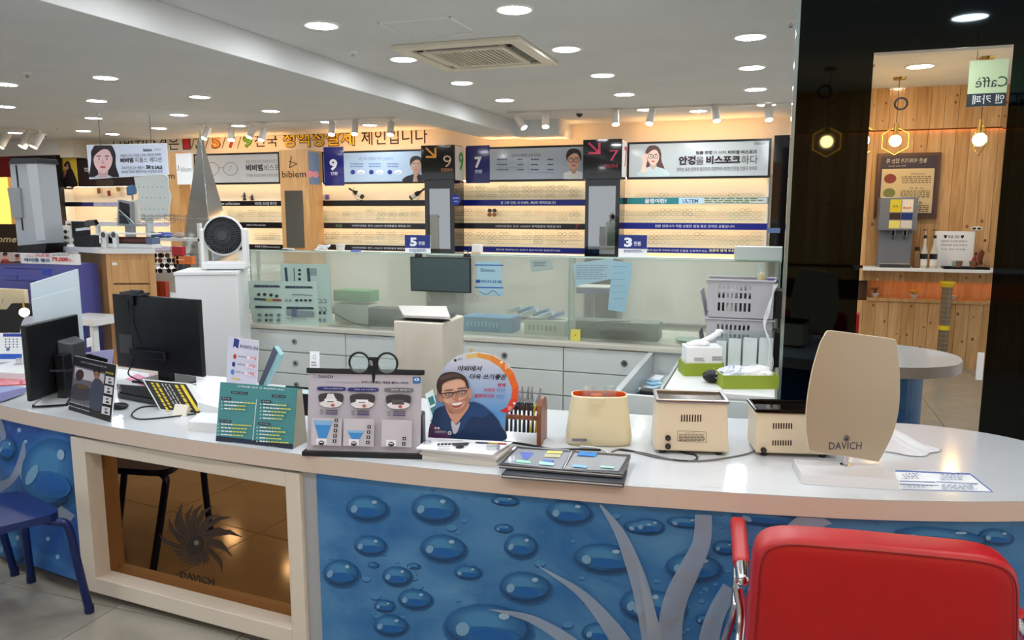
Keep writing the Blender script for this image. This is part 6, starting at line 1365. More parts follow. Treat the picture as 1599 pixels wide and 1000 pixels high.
# clipboard
q0, q1 = PY(641, 401, YG - .01), PY(736, 458, YG - .01); t = thing('clipboard', 'dark grey board clipped to the top of the glass by two binder clips', 'board', (q0.x, YG - .01, q1.z))
MB().box(q0.x, YG - .016, q1.z, q1.x, YG - .008, q0.z, BLACK).build('frame', t, bevel=.002); MB().box(q0.x + .006, YG - .0175, q1.z + .006, q1.x - .008, YG - .016, q0.z - .006, mat('slate_face', (66, 82, 84), .35)).build('face', t)
for k, px in enumerate((652, 728)):
    c = PY(px, 401, YG - .018); MB().prism([V((c.x - .018, YG - .022, c.z - .004)), V((c.x + .018, YG - .022, c.z - .004)), V((c.x + .016, YG - .02, c.z + .018)), V((c.x - .016, YG - .02, c.z + .018))], V((0, .035, 0)), BLACK).build('binder_clip', t)
    MB().tube([V((c.x - .012, YG - .024, c.z + .01)), V((c.x - .009, YG - .03, c.z + .035)), V((c.x + .009, YG - .03, c.z + .035)), V((c.x + .012, YG - .024, c.z + .01))], .0016, CHROME, 6).build('clip_wire', t)
for k, (a, b) in enumerate([((668, 459), (672, 471)), ((739, 458), (747, 467))]):
    tag(MB().cyl(PY(*a, YG - .012), PY(*b, YG - .012), .003, .003, GREY, 8).build('loose_string', org=PY(*a, YG - .012)), 'short grey string end hanging below the clipboard, ' + ('left' if k == 0 else 'right'), 'cord')
# price signs standing on the ledge
for x0, x1, y0, ym, y1, d, lb in [(632, 672, 367, 388, 396, '5', 'blue price sign with white 5, above the clipboard left corner'), (966, 1010, 367, 389, 398, '3', 'blue price sign with white 3, the right one on the glass ledge')]:
    Yp = YG + .05; a, b = PY(x0, y0, Yp), PY(x1, y1, Yp); t = thing('price_sign', lb, 'sign', (a.x, Yp, GT - .004))
    MB().box(a.x, Yp, GT - .004, b.x, Yp + .005, a.z, PAPER).build('panel', t, bevel=.001)
    bd = Board((a.x, Yp - .001, GT), (1, 0, 0), (0, 0, 1)); bd.rect(x0, y0, x1, ym, (34, 50, 124)); w = x1 - x0
    bd.txt(d, x0 + w * .2, y0 + 4, x0 + w * .48, ym - 3, (240, 244, 250), .05); bd.txt('만원', x0 + w * .55, y0 + 10, x0 + w * .78, ym - 5, (236, 240, 250), .02); rows(bd, x0 + w * .18, ym + 1.5, x0 + w * .85, ym + 6, 2, (90, 110, 150)); bd.build('printed_face', t)
    MB().box((a.x + b.x) / 2 - .02, Yp + .005, GT - .004, (a.x + b.x) / 2 + .02, Yp + .05, GT, WHITE).build('foot', t)
# clutter on the ledge
def onl(px): p = PY(px, 394, YG + .06); return V((p.x, p.y, GT - .004))
p = onl(445); tag(MB().cyl(p + V((-.06, 0, .006)), p + V((.06, .01, .006)), .005, .005, BLACK, 8).cyl(p + V((-.03, .02, .012)), p + V((.08, -.01, .012)), .004, .004, WHITE, 8).build('pens', org=p, ), 'black and white pens on the glass ledge next to the fan', 'pen')
p = onl(505); m_ = MB()
for k in range(4): m_.tube([p + V((.04 * math.cos(i * .52 + k) + .01 * k - .02, .02 * math.sin(i * .52 + k), .012 + .009 * k + .004 * math.sin(i))) for i in range(12)], .0035, WHITE, 6, closed=True)
tag(m_.build('cable_coil', org=p), 'coiled white cable heap on the glass ledge', 'cable')
p = onl(532); t = thing('paper_cup', 'small beige cup lying on the glass ledge behind the white cable', 'cup', p); MB().lathe([(.022, 0), (.03, .048), (.032, .05), (.028, .05)], p, CARD, 18).build('cup_body', t)
p = onl(555); tag(MB().box(p.x - .03, p.y - .01, p.z, p.x + .03, p.y + .02, p.z + .014, mat('violet_box', (80, 84, 170), .5)).build('small_box', org=p, bevel=.002), 'tiny violet box on the glass ledge', 'box')
p = onl(745); t = thing('tissue_carton', 'small white carton on the glass ledge right of the clipboard', 'box', p); MB().box(p.x - .026, p.y - .02, p.z, p.x + .026, p.y + .03, p.z + .062, OFFW).build('body', t, bevel=.002); MB().box(p.x - .02, p.y - .03, p.z, p.x + .03, p.y - .022, p.z + .02, mat('tan_card', (200, 168, 150), .5)).build('flap', t)
for dx in (-.06, -.04): tag(MB().cyl(p + V((dx, -.01, 0)), p + V((dx + .02, 0, .055)), .0025, .0025, CHROME if dx > -.05 else BLACK, 6).build('rod', org=p), 'thin %s rod leaning left of the small white carton' % ('chrome' if dx > -.05 else 'black'), 'rod')
a, b = PY(1147, 385, YG + .03), PY(1228, 397, YG + .03); tag(MB().box(a.x, YG + .02, GT, b.x - .02, YG + .1, a.z, mat('pale_box', (196, 204, 200), .4)).build('flat_case', org=a, bevel=.003), 'flat pale grey case lying on top of the glass at its right end', 'case')
# things behind the glass
def behind(name, label, cat, x0, y0, x1, y1, c, dY=.1, dep=.12, parts=None, rough=.5):
    Yb = YG + dY; a, b = PY(x0, y0, Yb), PY(x1, y1, Yb); z0 = LZ; t = thing(name, label, cat, ((a.x + b.x) / 2, Yb, z0))
    MB().box(a.x, Yb, max(b.z, LZ), b.x, Yb + dep, a.z, mat(name + '_%d_%d_%d' % c, c, rough)).build('body', t, bevel=.004); return t, a, b, Yb
behind('storage_box', 'white plastic box under the green one behind the frosted glass', 'box', 522, 474, 576, 506, (226, 232, 228))
t, a, b, Yb = behind('storage_box', 'green box on the white box behind the frosted glass', 'box', 520, 453, 578, 473, (60, 160, 80)); 
t, a, b, Yb = behind('small_screen', 'dark small screen behind the frosted glass beside the white bin', 'screen', 574, 481, 626, 512, (40, 52, 56)); MB().box(a.x + .05, Yb + .02, LZ, a.x + .12, Yb + .1, LZ + .02, BLACK).build('foot', t)
t, a, b, Yb = behind('basket', 'sky blue plastic basket behind the frosted glass', 'basket', 722, 494, 800, 524, (30, 140, 200), .12, .16)
for i in range(9): MB().box(a.x + .03 + i * .024, Yb - .002, a.z - .06, a.x + .042 + i * .024, Yb - .0005, a.z - .03, mat('basket_hole', (150, 200, 226), .5)).build('slot', t)
t, a, b, Yb = behind('basket', 'white plastic basket behind the frosted glass', 'basket', 818, 499, 883, 527, (216, 220, 216), .12, .16)
for i in range(7): MB().box(a.x + .03 + i * .026, Yb - .002, a.z - .06, a.x + .042 + i * .026, Yb - .0005, a.z - .03, mat('basket_hole2', (150, 160, 160), .5)).build('slot', t)
for i in range(6):
    p = PY(808 + i * 12, 480 + i * 3, YG + .2); p.z = a.z + .002 + (.05 - i * .006); p.y = YG + .16 + (i % 2) * .05
    tag(MB().fbox(p, V((1, 0, .3)).normalized(), V((0, 1, 0)), V((-.3, 0, 1)).normalized(), -.045, .045, -.03, .03, -.012, .012, mat('pack_%d' % (i % 2), [(200, 220, 236), (90, 140, 200)][i % 2], .5)).build('lens_pack', org=p, bevel=.002), 'pale blue lens pack heaped over the white basket, %s from the left' % ORD[i], 'packet', 'lens packs above the white basket')
t, a, b, Yb = behind('grey_case', 'grey green case behind the right frosted pane', 'case', 893, 500, 1028, 534, (110, 124, 116), .1, .14)
m_ = MB(); p = PY(968, 520, YG + .06); m_.ball(p, .12, mat('dark_bag', (56, 60, 56), .7), 16, (1, .25, .32)); tag(m_.build('pouch', org=p), 'dark soft pouch in front of the grey green case behind glass', 'pouch')
p = PY(920, 500, YG + .3); t = thing('table_stand', 'dark blue small tray on a pole behind the right frosted pane', 'stand', V((p.x, p.y, LZ))); a, b = PY(894, 449, YG + .25), PY(950, 460, YG + .25)
MB().box(a.x, YG + .25, b.z, b.x, YG + .4, a.z, mat('tray_navy', (36, 46, 120), .4)).build('tray_edge', t, bevel=.003); MB().box(a.x, YG + .25, a.z, b.x, YG + .42, a.z + .006, OFFW).build('tray_top', t); MB().cyl(V(((a.x + b.x) / 2, YG + .33, LZ)), V(((a.x + b.x) / 2, YG + .33, b.z)), .012, .012, GREY, 12).build('pole', t)
a, b = PY(893, 513, YG + .02), PY(908, 532, YG + .02); t = thing('wall_switch', 'yellow switch plate at the bottom left corner of the right pane', 'switch', (a.x, YG + .012, LZ)); MB().box(a.x, YG - .012, LZ, b.x, YG - .003, a.z, mat('switch_yellow', (220, 210, 100), .4)).build('plate', t, bevel=.002); MB().cyl(((a.x + b.x) / 2, YG - .0135, (a.z + LZ) / 2), ((a.x + b.x) / 2, YG - .012, (a.z + LZ) / 2), .004, .004, mat('red_dot', (170, 60, 40), .4), 8).build('dot', t)
tag(MB().tube(smooth_line([PY(597, 484, YG + .03), PY(545, 505, YG + .035) * 1, PY(560, 500, YG + .04), PY(596, 512, YG + .05)][:1] + [PY(x, y, YG + .04) for x, y in [(525, 480), (545, 497), (575, 510)]][0:0] + [PY(x, y, YG + .03) for x, y in [(519, 483), (530, 494), (548, 503), (578, 512)]][0:], 6)[7:], .003, BLACK, 6).build('hanging_cable', org=PY(540, 500, YG + .03)), 'black cable drooping behind the left frosted pane', 'cable')
tag(MB().tube(smooth_line([PY(x, y, YG + .04) for x, y in [(908, 513), (925, 508), (940, 503), (955, 502), (985, 502)]], 5), .003, BLACK, 6).build('cable', org=PY(930, 505, YG + .04)), 'black cable running over the grey green case behind glass', 'cable')
p = PY(1075, 530, YG + .15); p.z = LZ; t = thing('dish', 'pale teal dish behind the glass left of the grey baskets', 'dish', p); MB().lathe([(.03, 0), (.07, .012), (.075, .02), (.068, .018)], p, mat('dish_teal', (120, 170, 160), .4), 24).build('dish_body', t)

# ---- white waste bin behind the counter
a, b = PY(614, 500, 3.28), PY(691, 506, 3.28); zt_ = (a.z + b.z) / 2; t = thing('waste_bin', 'tall beige waste bin with tilted grey lid behind the brand board', 'bin', (a.x, 3.28, 0))
rx = PY(725, 540, 3.62).x; BN = noisy('bin_beige', (206, 198, 180), (220, 213, 198), (5, 5, 5), .45, 4); sdm = mat('bin_side', (206, 218, 216), .4)
MB().hexa([(a.x + .01, 3.30, 0), (b.x - .01, 3.30, 0), (rx - .01, 3.6, 0), (a.x + .04, 3.6, 0), (a.x, 3.28, zt_), (b.x, 3.28, zt_), (rx, 3.62, zt_ - .01), (a.x + .04, 3.62, zt_ + .01)], BN).build('body', t, bevel=.008, seg=3)
MB().prism([V((a.x + .05, 3.279, .3)), V((a.x + .052, 3.279, .3)), V((a.x + .056, 3.279, zt_ - .05)), V((a.x + .054, 3.279, zt_ - .05))], V((0, -.002, 0)), CARD).build('seam', t)
l0, l1, l2, l3 = PY(622, 481, 3.5), PY(697, 482, 3.5), PY(703, 499, 3.32), PY(630, 496, 3.32)
MB().prism([l3, l2, l1, l0], V((0, 0, .012)), mat('lid_grey', (196, 192, 186), .35)).build('lid', t, bevel=.004)
MB().prism([V((a.x + .012, 3.29, zt_ + .001)), V((b.x - .005, 3.29, zt_ + .001)), V((rx - .03, 3.6, zt_ + .001)), V((a.x + .05, 3.6, zt_ + .001))], V((0, 0, .002)), BLACK).build('inner_liner', t)
MB().prism([V((l3.x + .01, 3.34, zt_)), V((l2.x - .01, 3.34, zt_)), l2 - V((.01, 0, .004)), l3 + V((.01, 0, -.004))], V((0, .012, 0)), mat('lid_inner', (110, 98, 84), .5)).build('lid_inner_face', t)
# ---- side cabinet
sx0, sx1, sy0, sy1 = -.425, .03, 3.27, 4.08; zs = .775
t = thing('side_cabinet', 'low white cabinet beside the black glass wall carrying green boxes', 'cabinet', (sx0, sy0, 0))
MB().box(sx0 + .008, sy0 + .01, .05, sx1, sy1, zs - .02, WCAB).build('body', t, bevel=.003); MB().box(sx0, sy0, zs - .022, sx1, sy1, zs, WHITE).build('top', t, bevel=.003); MB().box(sx0 + .02, sy0 + .03, 0, sx1, sy1, .05, DGREY).build('plinth', t)
MB().box(sx0 + .014, sy0 - .008, .06, sx1 - .004, sy0 + .009, zs - .03, WCAB).build('door', t, bevel=.002); MB().cyl((sx1 - .06, sy0 - .01, zs - .075), (sx1 - .06, sy0 - .008, zs - .075), .006, .006, BLACK, 12).build('lock', t)
def gbox(name, label, x0, x1, yb, yt, dep, rot=0):
    a, b = Pz(x0, yb, zs), Pz(x1, yb, zs); u = V((b.x - a.x, b.y - a.y, 0)); W = u.length; u.normalize(); n = u.cross(Zv); H = hz(x0, yt, a, n); t = thing(name, label, 'box', a, 'lime green card boxes')
    MB().fbox(a, u, Zv, n, 0, W, 0, H, -.004, 0, GREEN).fbox(a, u, Zv, n, 0, .004, 0, H, -dep, -.004, GREEN).fbox(a, u, Zv, n, W - .004, W, 0, H, -dep, -.004, GREEN).fbox(a, u, Zv, n, .004, W - .004, 0, H, -dep, -dep + .004, GREEN).fbox(a, u, Zv, n, .004, W - .004, 0, .004, -dep + .004, -.004, GREEN).build('tray', t)
    return t, a, u, n, W, H
t, a, u, n, W, H = gbox('green_tray', 'lime green box under a white tissue carton, left one', 1068, 1130, 588, 568, .13)
t2 = thing('tissue_box', 'white printed tissue carton sitting in the left green box', 'tissue box', a + Zv * .006); MB().fbox(a, u, Zv, n, .012, W - .008, .01, H + .075, -.12, -.008, PAPER).build('carton', t2, bevel=.003)
bd = Board(a + n * -.0075, u, Zv); rows(bd, 1084, 559, 1102, 565, 4, (120, 120, 124)); rows(bd, 1112, 557, 1130, 564, 5, (110, 110, 114)); bd.build('printed_text', t2)
m_ = MB(); c = a + u * W * .45 + Zv * (H + .077) - n * .06
m_.tube(smooth_line([c + u * -.06, c + Zv * .012, c + u * .05 + Zv * .035, c + u * .09 + Zv * .06], 5), .014, PAPER, 8).ball(c + u * .09 + Zv * .065, .016, PAPER, 10, (1.3, .8, .7)).ball(c + u * .0 + Zv * .01, .03, PAPER, 12, (1.6, .9, .5)); t3 = tag(m_.build('twisted_wrapper', org=c), 'twisted white wrapper lying on the tissue carton', 'wrapper')
t, a, u, n, W, H = gbox('green_tray', 'larger lime green box in front, filled with crumpled white bags', 1128, 1216, 608, 587, .17)
PLB = mat('thin_bag', (214, 222, 236), .3)
for k, (fx, fy, s, lb) in enumerate([(.3, .09, .075, 'crumpled translucent bag at the left of the front green box'), (.68, .07, .085, 'crumpled white bag at the right of the front green box')]):
    c = a + u * W * fx - n * fy + Zv * (H * .7); rr = random.Random(k + 5); b = MB(); vs = []; NU, NV = 18, 12; fs = []
    for j in range(NV + 1):
        for i in range(NU):
            th, ph = 2 * math.pi * i / NU, math.pi * j / NV; r = s * (1 + rr.uniform(-.2, .2)); vs.append(c + u * (r * .95 * math.sin(ph) * math.cos(th)) + n * (min(r, .07) * .9 * math.sin(ph) * math.sin(th)) + Zv * (r * .55 * math.cos(ph)))
    for j in range(NV):
        for i in range(NU): fs.append((j * NU + i, (j + 1) * NU + i, (j + 1) * NU + (i + 1) % NU, j * NU + (i + 1) % NU))
    b.add(vs, fs, PLB if k == 0 else PAPER); tag(b.build('plastic_bag', org=c), lb, 'bag')
p = Pz(1111, 600, zs); m_ = MB(); m_.ball(p + V((0, .03, .03)), .042, BLACK, 16, (1.05, .8, .7)).tube(smooth_line([p + V((-.035, -.002, .03)), p + V((0, -.008, .045)), p + V((.038, -.002, .03)), p + V((.03, 0, .01))], 4), .008, BLACK, 8); tag(m_.build('black_pouch', org=p), 'folded black glasses pouch lying between the green boxes', 'pouch')
# stacked grey baskets
def crate(label, z0, Yf, W0, W1, x0, Hh, rowsz, lip=True):
    GB = mat('basket_grey', (176, 176, 182), .4); t = thing('storage_basket', label, 'basket', (x0, Yf, z0), 'stacked grey plastic baskets'); d = .2; tk = .004
    hx0, hx1 = x0 + .06, x0 + W1 - .1; nh = 8; pit = (hx1 - hx0) / nh; m_ = MB()
    def wall(Y, thk):
        zz = [0]
        for zc, hh in rowsz: zz += [zc - hh / 2, zc + hh / 2]
        zz.append(Hh)
        for i in range(len(zz) - 1):
            if i % 2 == 0: m_.hexa([(x0 + .02 * (1 - zz[i] / Hh) , Y, z0 + zz[i]), (x0 + W0 - .0, Y, z0 + zz[i]), (x0 + W0, Y + thk, z0 + zz[i]), (x0 + .02 * (1 - zz[i] / Hh), Y + thk, z0 + zz[i]), (x0 + .02 * (1 - zz[i + 1] / Hh), Y, z0 + zz[i + 1]), (x0 + W0, Y, z0 + zz[i + 1]), (x0 + W0, Y + thk, z0 + zz[i + 1]), (x0 + .02 * (1 - zz[i + 1] / Hh), Y + thk, z0 + zz[i + 1])], GB)
            else:
                m_.box(x0 + .01, Y, z0 + zz[i], hx0, Y + thk, z0 + zz[i + 1], GB); m_.box(hx1 - pit * .45, Y, z0 + zz[i], x0 + W0, Y + thk, z0 + zz[i + 1], GB)
                for k in range(nh - 1): m_.box(hx0 + k * pit + pit * .55, Y, z0 + zz[i], hx0 + (k + 1) * pit, Y + thk, z0 + zz[i + 1], GB)
    wall(Yf, tk); m_.build('front_wall', t)
    m_ = MB(); wall(Yf + d, tk); m_.build('rear_wall', t)
    MB().hexa([(x0 + .0, Yf, z0), (x0 + .004, Yf, z0), (x0 + .004, Yf + d, z0), (x0, Yf + d, z0), (x0 - .03, Yf, z0 + Hh * .72), (x0 - .026, Yf, z0 + Hh * .72), (x0 - .026, Yf + d, z0 + Hh * .72), (x0 - .03, Yf + d, z0 + Hh * .72)], GB).build('mouth_lip', t)
    MB().box(x0 + W0 - .004, Yf, z0, x0 + W0, Yf + d, z0 + Hh, GB).build('end_wall', t); MB().box(x0, Yf, z0, x0 + W0, Yf + d, z0 + .004, GB).build('floor_panel', t)
    MB().box(x0 + .0, Yf - .008, z0 + Hh, x0 + W0 + .004, Yf + .004, z0 + Hh + .008, GB).box(x0, Yf + d - .004, z0 + Hh, x0 + W0 + .004, Yf + d + .008, z0 + Hh + .008, GB).box(x0 + W0 - .006, Yf, z0 + Hh, x0 + W0 + .004, Yf + d, z0 + Hh + .008, GB).build('rim', t, bevel=.002)
    return t
Yk = 3.84; bx0 = PY(1101, 480, Yk).x; bW = PY(1209, 480, Yk).x - bx0; z_r1 = PY(1150, 498, Yk).z; z_r2 = PY(1150, 437, Yk).z; H1 = z_r1 - zs - .008; z2 = zs + H1 + .008; H2 = z_r2 - z2 - .008
crate('lower grey slotted basket on the side cabinet', zs, Yk, bW, bW, bx0, H1, [(PY(1150, 526, Yk).z - zs, .024), (PY(1150, 512, Yk).z - zs, .026)])
crate('upper grey slotted basket stacked on the lower one', z2, Yk, bW, bW, bx0, H2, [(PY(1150, 480, Yk).z - z2, .042), (PY(1150, 462, Yk).z - z2, .028), (PY(1150, 449, Yk).z - z2, .028)])
for zq, hh, lb in ((zs, H1, 'dark mixed packs lying inside the lower grey basket'), (z2, H2, 'dark and white mixed packs lying inside the upper grey basket')):
    t = thing('stored_packs', lb, 'packets', (bx0 + .05, Yk + .05, zq + .004)); 
    for q_ in range(6): MB().box(bx0 + .04 + q_ * .055, Yk + .03, zq + .005, bx0 + .085 + q_ * .055, Yk + .15, zq + hh * (.62 + .08 * (q_ % 3)), [BLACK, DGREY, OFFW][(q_ * 2) % 3 if q_ < 4 else 0]).build('pack', t, bevel=.003)
for k, (x0, x1, y0) in enumerate([(1117, 1135, 523), (1137, 1158, 519), (1160, 1183, 518), (1185, 1208, 518)]):
    Yq = Yk - .07; a, b = PY(x0, y0, Yq), PY(x1, 548, Yq); t = thing('clear_bin', 'clear plastic card bin, %s from the left before the lower grey basket' % ORD[k], 'bin', (a.x, Yq, zs), 'clear card bins'); 
    MB().box(a.x, Yq, zs, b.x, Yq + .055, a.z - .0, CLEAR).build('clear_body', t); MB().box(a.x + .004, Yq + .01, zs + .003, b.x - .004, Yq + .045, a.z - .035, PAPER).build('card_stack', t)
p = PY(1190, 430, Yk + .05); p.z = z2 + H2 - .04; t = thing('snack_pack', 'clear bag of beige biscuits sticking out of the upper grey basket', 'packet', p)
MB().ball(p + V((0, 0, .05)), .03, mat('biscuit', (206, 180, 130), .6), 12, (.7, .4, 1.2)).build('biscuits', t); MB().ball(p + V((0, 0, .05)), .038, CLEAR, 12, (.8, .5, 1.5)).build('bag', t); MB().cyl(p + V((-.01, 0, .1)), p + V((-.02, 0, .13)), .01, .02, CLEAR, 8).build('bag_neck', t)
p = PY(1206, 431, Yk + .06); p.z = z2 + H2; tag(MB().ball(p, .028, mat('purple_cloth', (66, 46, 110), .8), 12, (1.1, .8, .45)).build('purple_cloth', org=p), 'purple cloth lump in the right end of the upper basket', 'cloth')
for k in range(4):
    x = .005 + .006 * k; p = V((x, 3.74 + .02 * k, 1.2)); tag(MB().tube(smooth_line([p + V((0, 0, -.0)), p + V((-.012 - .01 * k, 0, -.12)), p + V((-.03 - .008 * k, -.02, -.2)), p + V((-.005, -.03, -.27 - .03 * k)), p + V((-.012, -.04, zs - 1.195))], 6), .0022, WHITE, 6).build('hanging_cable', org=p), 'white cable hanging beside the grey baskets, %s from the left' % ORD[3 - k], 'cable', 'white cables beside the baskets')

# ================================================================== LEFT MIDDLE GROUND
# white cabinet with the fan
FR_ = PY(370, 424, 3.7); wu = V((math.cos(R(28)), math.sin(R(28)), 0)); wn = wu.cross(Zv); FL_ = Pp(272, 424, FR_, wn); zt_ = FR_.z; Ww = (FR_ - FL_).dot(wu); wo = V((FR_.x, FR_.y, 0)) - wu * Ww; Yw = 3.62
t = thing('white_cabinet', 'tall plain white cabinet carrying the desk fan', 'cabinet', wo)
MB().fbox(wo, wu, Zv, wn, 0, Ww, .05, zt_ - .02, -.34, 0, WHITE).build('body', t, bevel=.003); MB().fbox(wo, wu, Zv, wn, -.005, Ww + .005, zt_ - .02, zt_, -.345, .006, WHITE).build('top', t, bevel=.003); MB().fbox(wo, wu, Zv, wn, .02, Ww - .02, 0, .05, -.32, -.03, DGREY).build('plinth', t)
# fan
fc = Pp(350, 368, FR_ - wn * .14, wn); ax = V((.40, -.92, .04)).normalized(); fz = zt_
t = thing('desk_fan', 'white air circulator fan with black ringed grille on the white cabinet', 'fan', V((fc.x, fc.y, fz)))
R_ = .105; UU = ax.cross(Zv).normalized(); VV = UU.cross(ax)
MB().cyl(fc - ax * .07, fc + ax * .02, R_ * .8, R_ * 1.02, BLACK, 32).build('shroud', t)
MB().lathe([(R_ * .5, -.1), (R_ * .98, -.07), (R_ * 1.13, 0), (R_ * 1.15, .02), (R_ * 1.06, .022)], (0, 0, 0), WHITE, 40, False).build('white_bowl', t); wb = t.children[-1]; wb.matrix_local = Matrix.Translation(fc - V((fc.x, fc.y, fz))) @ V((0, 0, 1)).rotation_difference(ax).to_matrix().to_4x4(); wb.data.transform(Matrix.Translation(V((fc.x, fc.y, fz))))
MB().tube([fc + ax * .022 + (UU * math.cos(i * math.pi / 20) + VV * math.sin(i * math.pi / 20)) * R_ for i in range(40)], .006, BLACKG, 8, closed=True).build('outer_ring', t)
for k, r in enumerate((.045, .075)): MB().tube([fc + ax * .034 + (UU * math.cos(i * math.pi / 16) + VV * math.sin(i * math.pi / 16)) * r for i in range(32)], .0022, DGREY, 6, closed=True).build('grille_ring', t)
m0 = None
for i in range(44):
    th = 2 * math.pi * i / 44; d = UU * math.cos(th) + VV * math.sin(th); d2 = UU * math.cos(th + .28) + VV * math.sin(th + .28)
    MB().tube([fc + ax * .036 + d * .03, fc + ax * .036 + (d * .6 + d2 * .4) * .068, fc + ax * .024 + d2 * (R_ - .002)], .0015, mat('spoke_grey', (84, 86, 90), .4), 4).build('grille_spoke', t)
MB().cyl(fc + ax * .02, fc + ax * .042, .031, .028, DGREY, 24).build('hub', t, bevel=.003)
for i in range(5):
    th = 2 * math.pi * i / 5; d = UU * math.cos(th) + VV * math.sin(th); e_ = UU * -math.sin(th) + VV * math.cos(th)
    MB().prism([fc + d * .025, fc + d * .085 + e_ * .005, fc + d * .08 + e_ * .045, fc + d * .03 + e_ * .03], ax * -.004, BLACK).build('blade', t)
for sg in (-1, 1):
    s_ = V((1, 0, 0)) * sg * 1.0; hx = V((UU.x, UU.y, 0)).normalized() * sg
    pts = [V((fc.x, fc.y, 0)) + hx * (R_ + .02) + Zv * (fc.z + .02), V((fc.x, fc.y, 0)) + hx * (R_ + .03) + Zv * (fc.z - .04), V((fc.x, fc.y, 0)) + hx * (R_ + .022) + Zv * (fz + .03)]
    MB().fbox(V((fc.x, fc.y, fz)), hx, Zv, hx.cross(Zv), R_ + .004, R_ + .03, .01, fc.z - fz + .045, -.045, .045, WHITE).build('side_arm', t, bevel=.012, seg=3)
MB().fbox(V((fc.x, fc.y, fz)), V((UU.x, UU.y, 0)).normalized(), Zv, V((UU.x, UU.y, 0)).normalized().cross(Zv), -R_ - .028, R_ + .028, .004, .05, -.05, .06, WHITE).build('base', t, bevel=.012, seg=3)
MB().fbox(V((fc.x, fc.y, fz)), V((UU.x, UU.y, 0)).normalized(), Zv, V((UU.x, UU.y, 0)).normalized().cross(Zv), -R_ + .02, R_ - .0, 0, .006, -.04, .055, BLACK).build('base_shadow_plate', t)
# display table behind with mirrored pyramid
pyt = 4.9
Zt = 1.02
t = thing('display_table', 'white glass fronted display table behind the white cabinet', 'table', (PY(240, 420, 5.5).x, 5.42, 0)); xa, xb = PY(236, 400, 5.5).x, PY(388, 400, 5.5).x
MB().box(xa, 5.42, Zt - .04, xb, 6.15, Zt, WHITE).build('top', t, bevel=.004)
for xx in (xa + .02, xb - .07):
    for yy in (5.44, 6.07): MB().box(xx, yy, 0, xx + .05, yy + .05, Zt - .04, WHITE).build('leg', t)
MB().box(xa + .05, 5.46, .3, xb - .05, 6.1, .32, WHITE).build('lower_shelf', t)
MM2 = mat('pyramid_mirror', (214, 220, 222), .06, .85)
ap = PY(312, 205, 5.72)
def bp(px, Y): # extend the edge to the table top
    q = PY(px, 336, Y); d = (q - ap); k = (Zt - ap.z) / d.z; return ap + d * k
Lp, Mp, Rp = bp(292, 5.68), bp(325, 5.5), bp(351, 5.78); Bp_ = Lp + Rp - Mp
t = thing('mirror_pyramid', 'tall narrow mirrored pyramid rising behind the desk fan', 'display pyramid', (Lp + Rp) / 2)
for q_, nm in (((Lp, Mp), 'mirror_face'), ((Mp, Rp), 'mirror_face'), ((Rp, Bp_), 'mirror_face'), ((Bp_, Lp), 'mirror_face')): m_ = MB(); m_.prism([q_[0], q_[1], ap], (ap.cross(ap) + V((0, .0, 0))) + (V(((Lp + Rp) / 2).xy.to_3d()) - V(((q_[0] + q_[1]) / 2).xy.to_3d())).normalized() * .003, MM2); m_.build(nm, t)
MB().tube([Mp, ap], .004, mat('silver_edge', (200, 206, 206), .2, .8), 5).build('edge_trim', t)
# oak drawer unit on the left
zc = 1.30; Cn = PY(165, 396, 4.3); Cn.z = 0; Rn = PY(241, 394, 4.42); Rn.z = 0; Ln = PY(123, 398, 4.75); Ln.z = 0
ztop = PY(165, 396, 4.3).z
t = thing('oak_drawer_unit', 'oak drawer unit with stacked drawers and white top at the left', 'drawer unit', Cn); uf = (Rn - Cn); Wf = uf.length; uf.normalize(); nf_ = uf.cross(Zv); us = (Ln - Cn); Ws = us.length
Bk = Rn + (Ln - Cn)
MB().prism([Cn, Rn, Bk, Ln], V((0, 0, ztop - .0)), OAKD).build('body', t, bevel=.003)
MB().prism([V((*p.xy, ztop)) for p in (Cn + nf_ * .03 - uf * .02, Rn + nf_ * .03 + uf * .02, Bk - nf_ * .03, Ln - uf * .35)], V((0, 0, .035)), WHITE).build('top', t, bevel=.006, seg=3)
MB().fbox(Cn, uf, Zv, nf_, 0, Wf, 0, ztop, 0, .004, OAK).build('front_frame', t)
for k in range(6):
    z1 = ztop - .045 - k * .185; 
    if z1 - .17 < 0: break
    d_ = MB().fbox(Cn, uf, Zv, nf_, .045, Wf - .05, z1 - .172, z1, .004, .016, OAK).build('drawer', t, bevel=.002)
    MB().fbox(Cn, uf, Zv, nf_, .045, Wf - .05, z1 - .182, z1 - .173, .004, .006, mat('oak_shadow_gap', (96, 62, 32), .7)).build('gap_shade_strip', d_)  # dark brown strip painted for the shade in the gap below the drawer
MB().fbox(Cn, uf, Zv, nf_, .05, .085, ztop - .085, ztop - .065, .016, .0175, PAPER).build('sticker', t)
# small white desk between the monitors
a, b = PY(100, 494, 4.0), PY(157, 494, 4.0); t = thing('side_table', 'small white side table in front of the oak drawer unit', 'table', (a.x, 4.0, 0)); zt_ = a.z
MB().box(a.x, 3.95, zt_ - .05, b.x, 4.2, zt_, WHITE).build('top', t, bevel=.003); 
for xx in (a.x + .02, b.x - .075): MB().box(xx, 3.97, 0, xx + .035, 4.01, zt_ - .05, WHITE).build('leg', t)
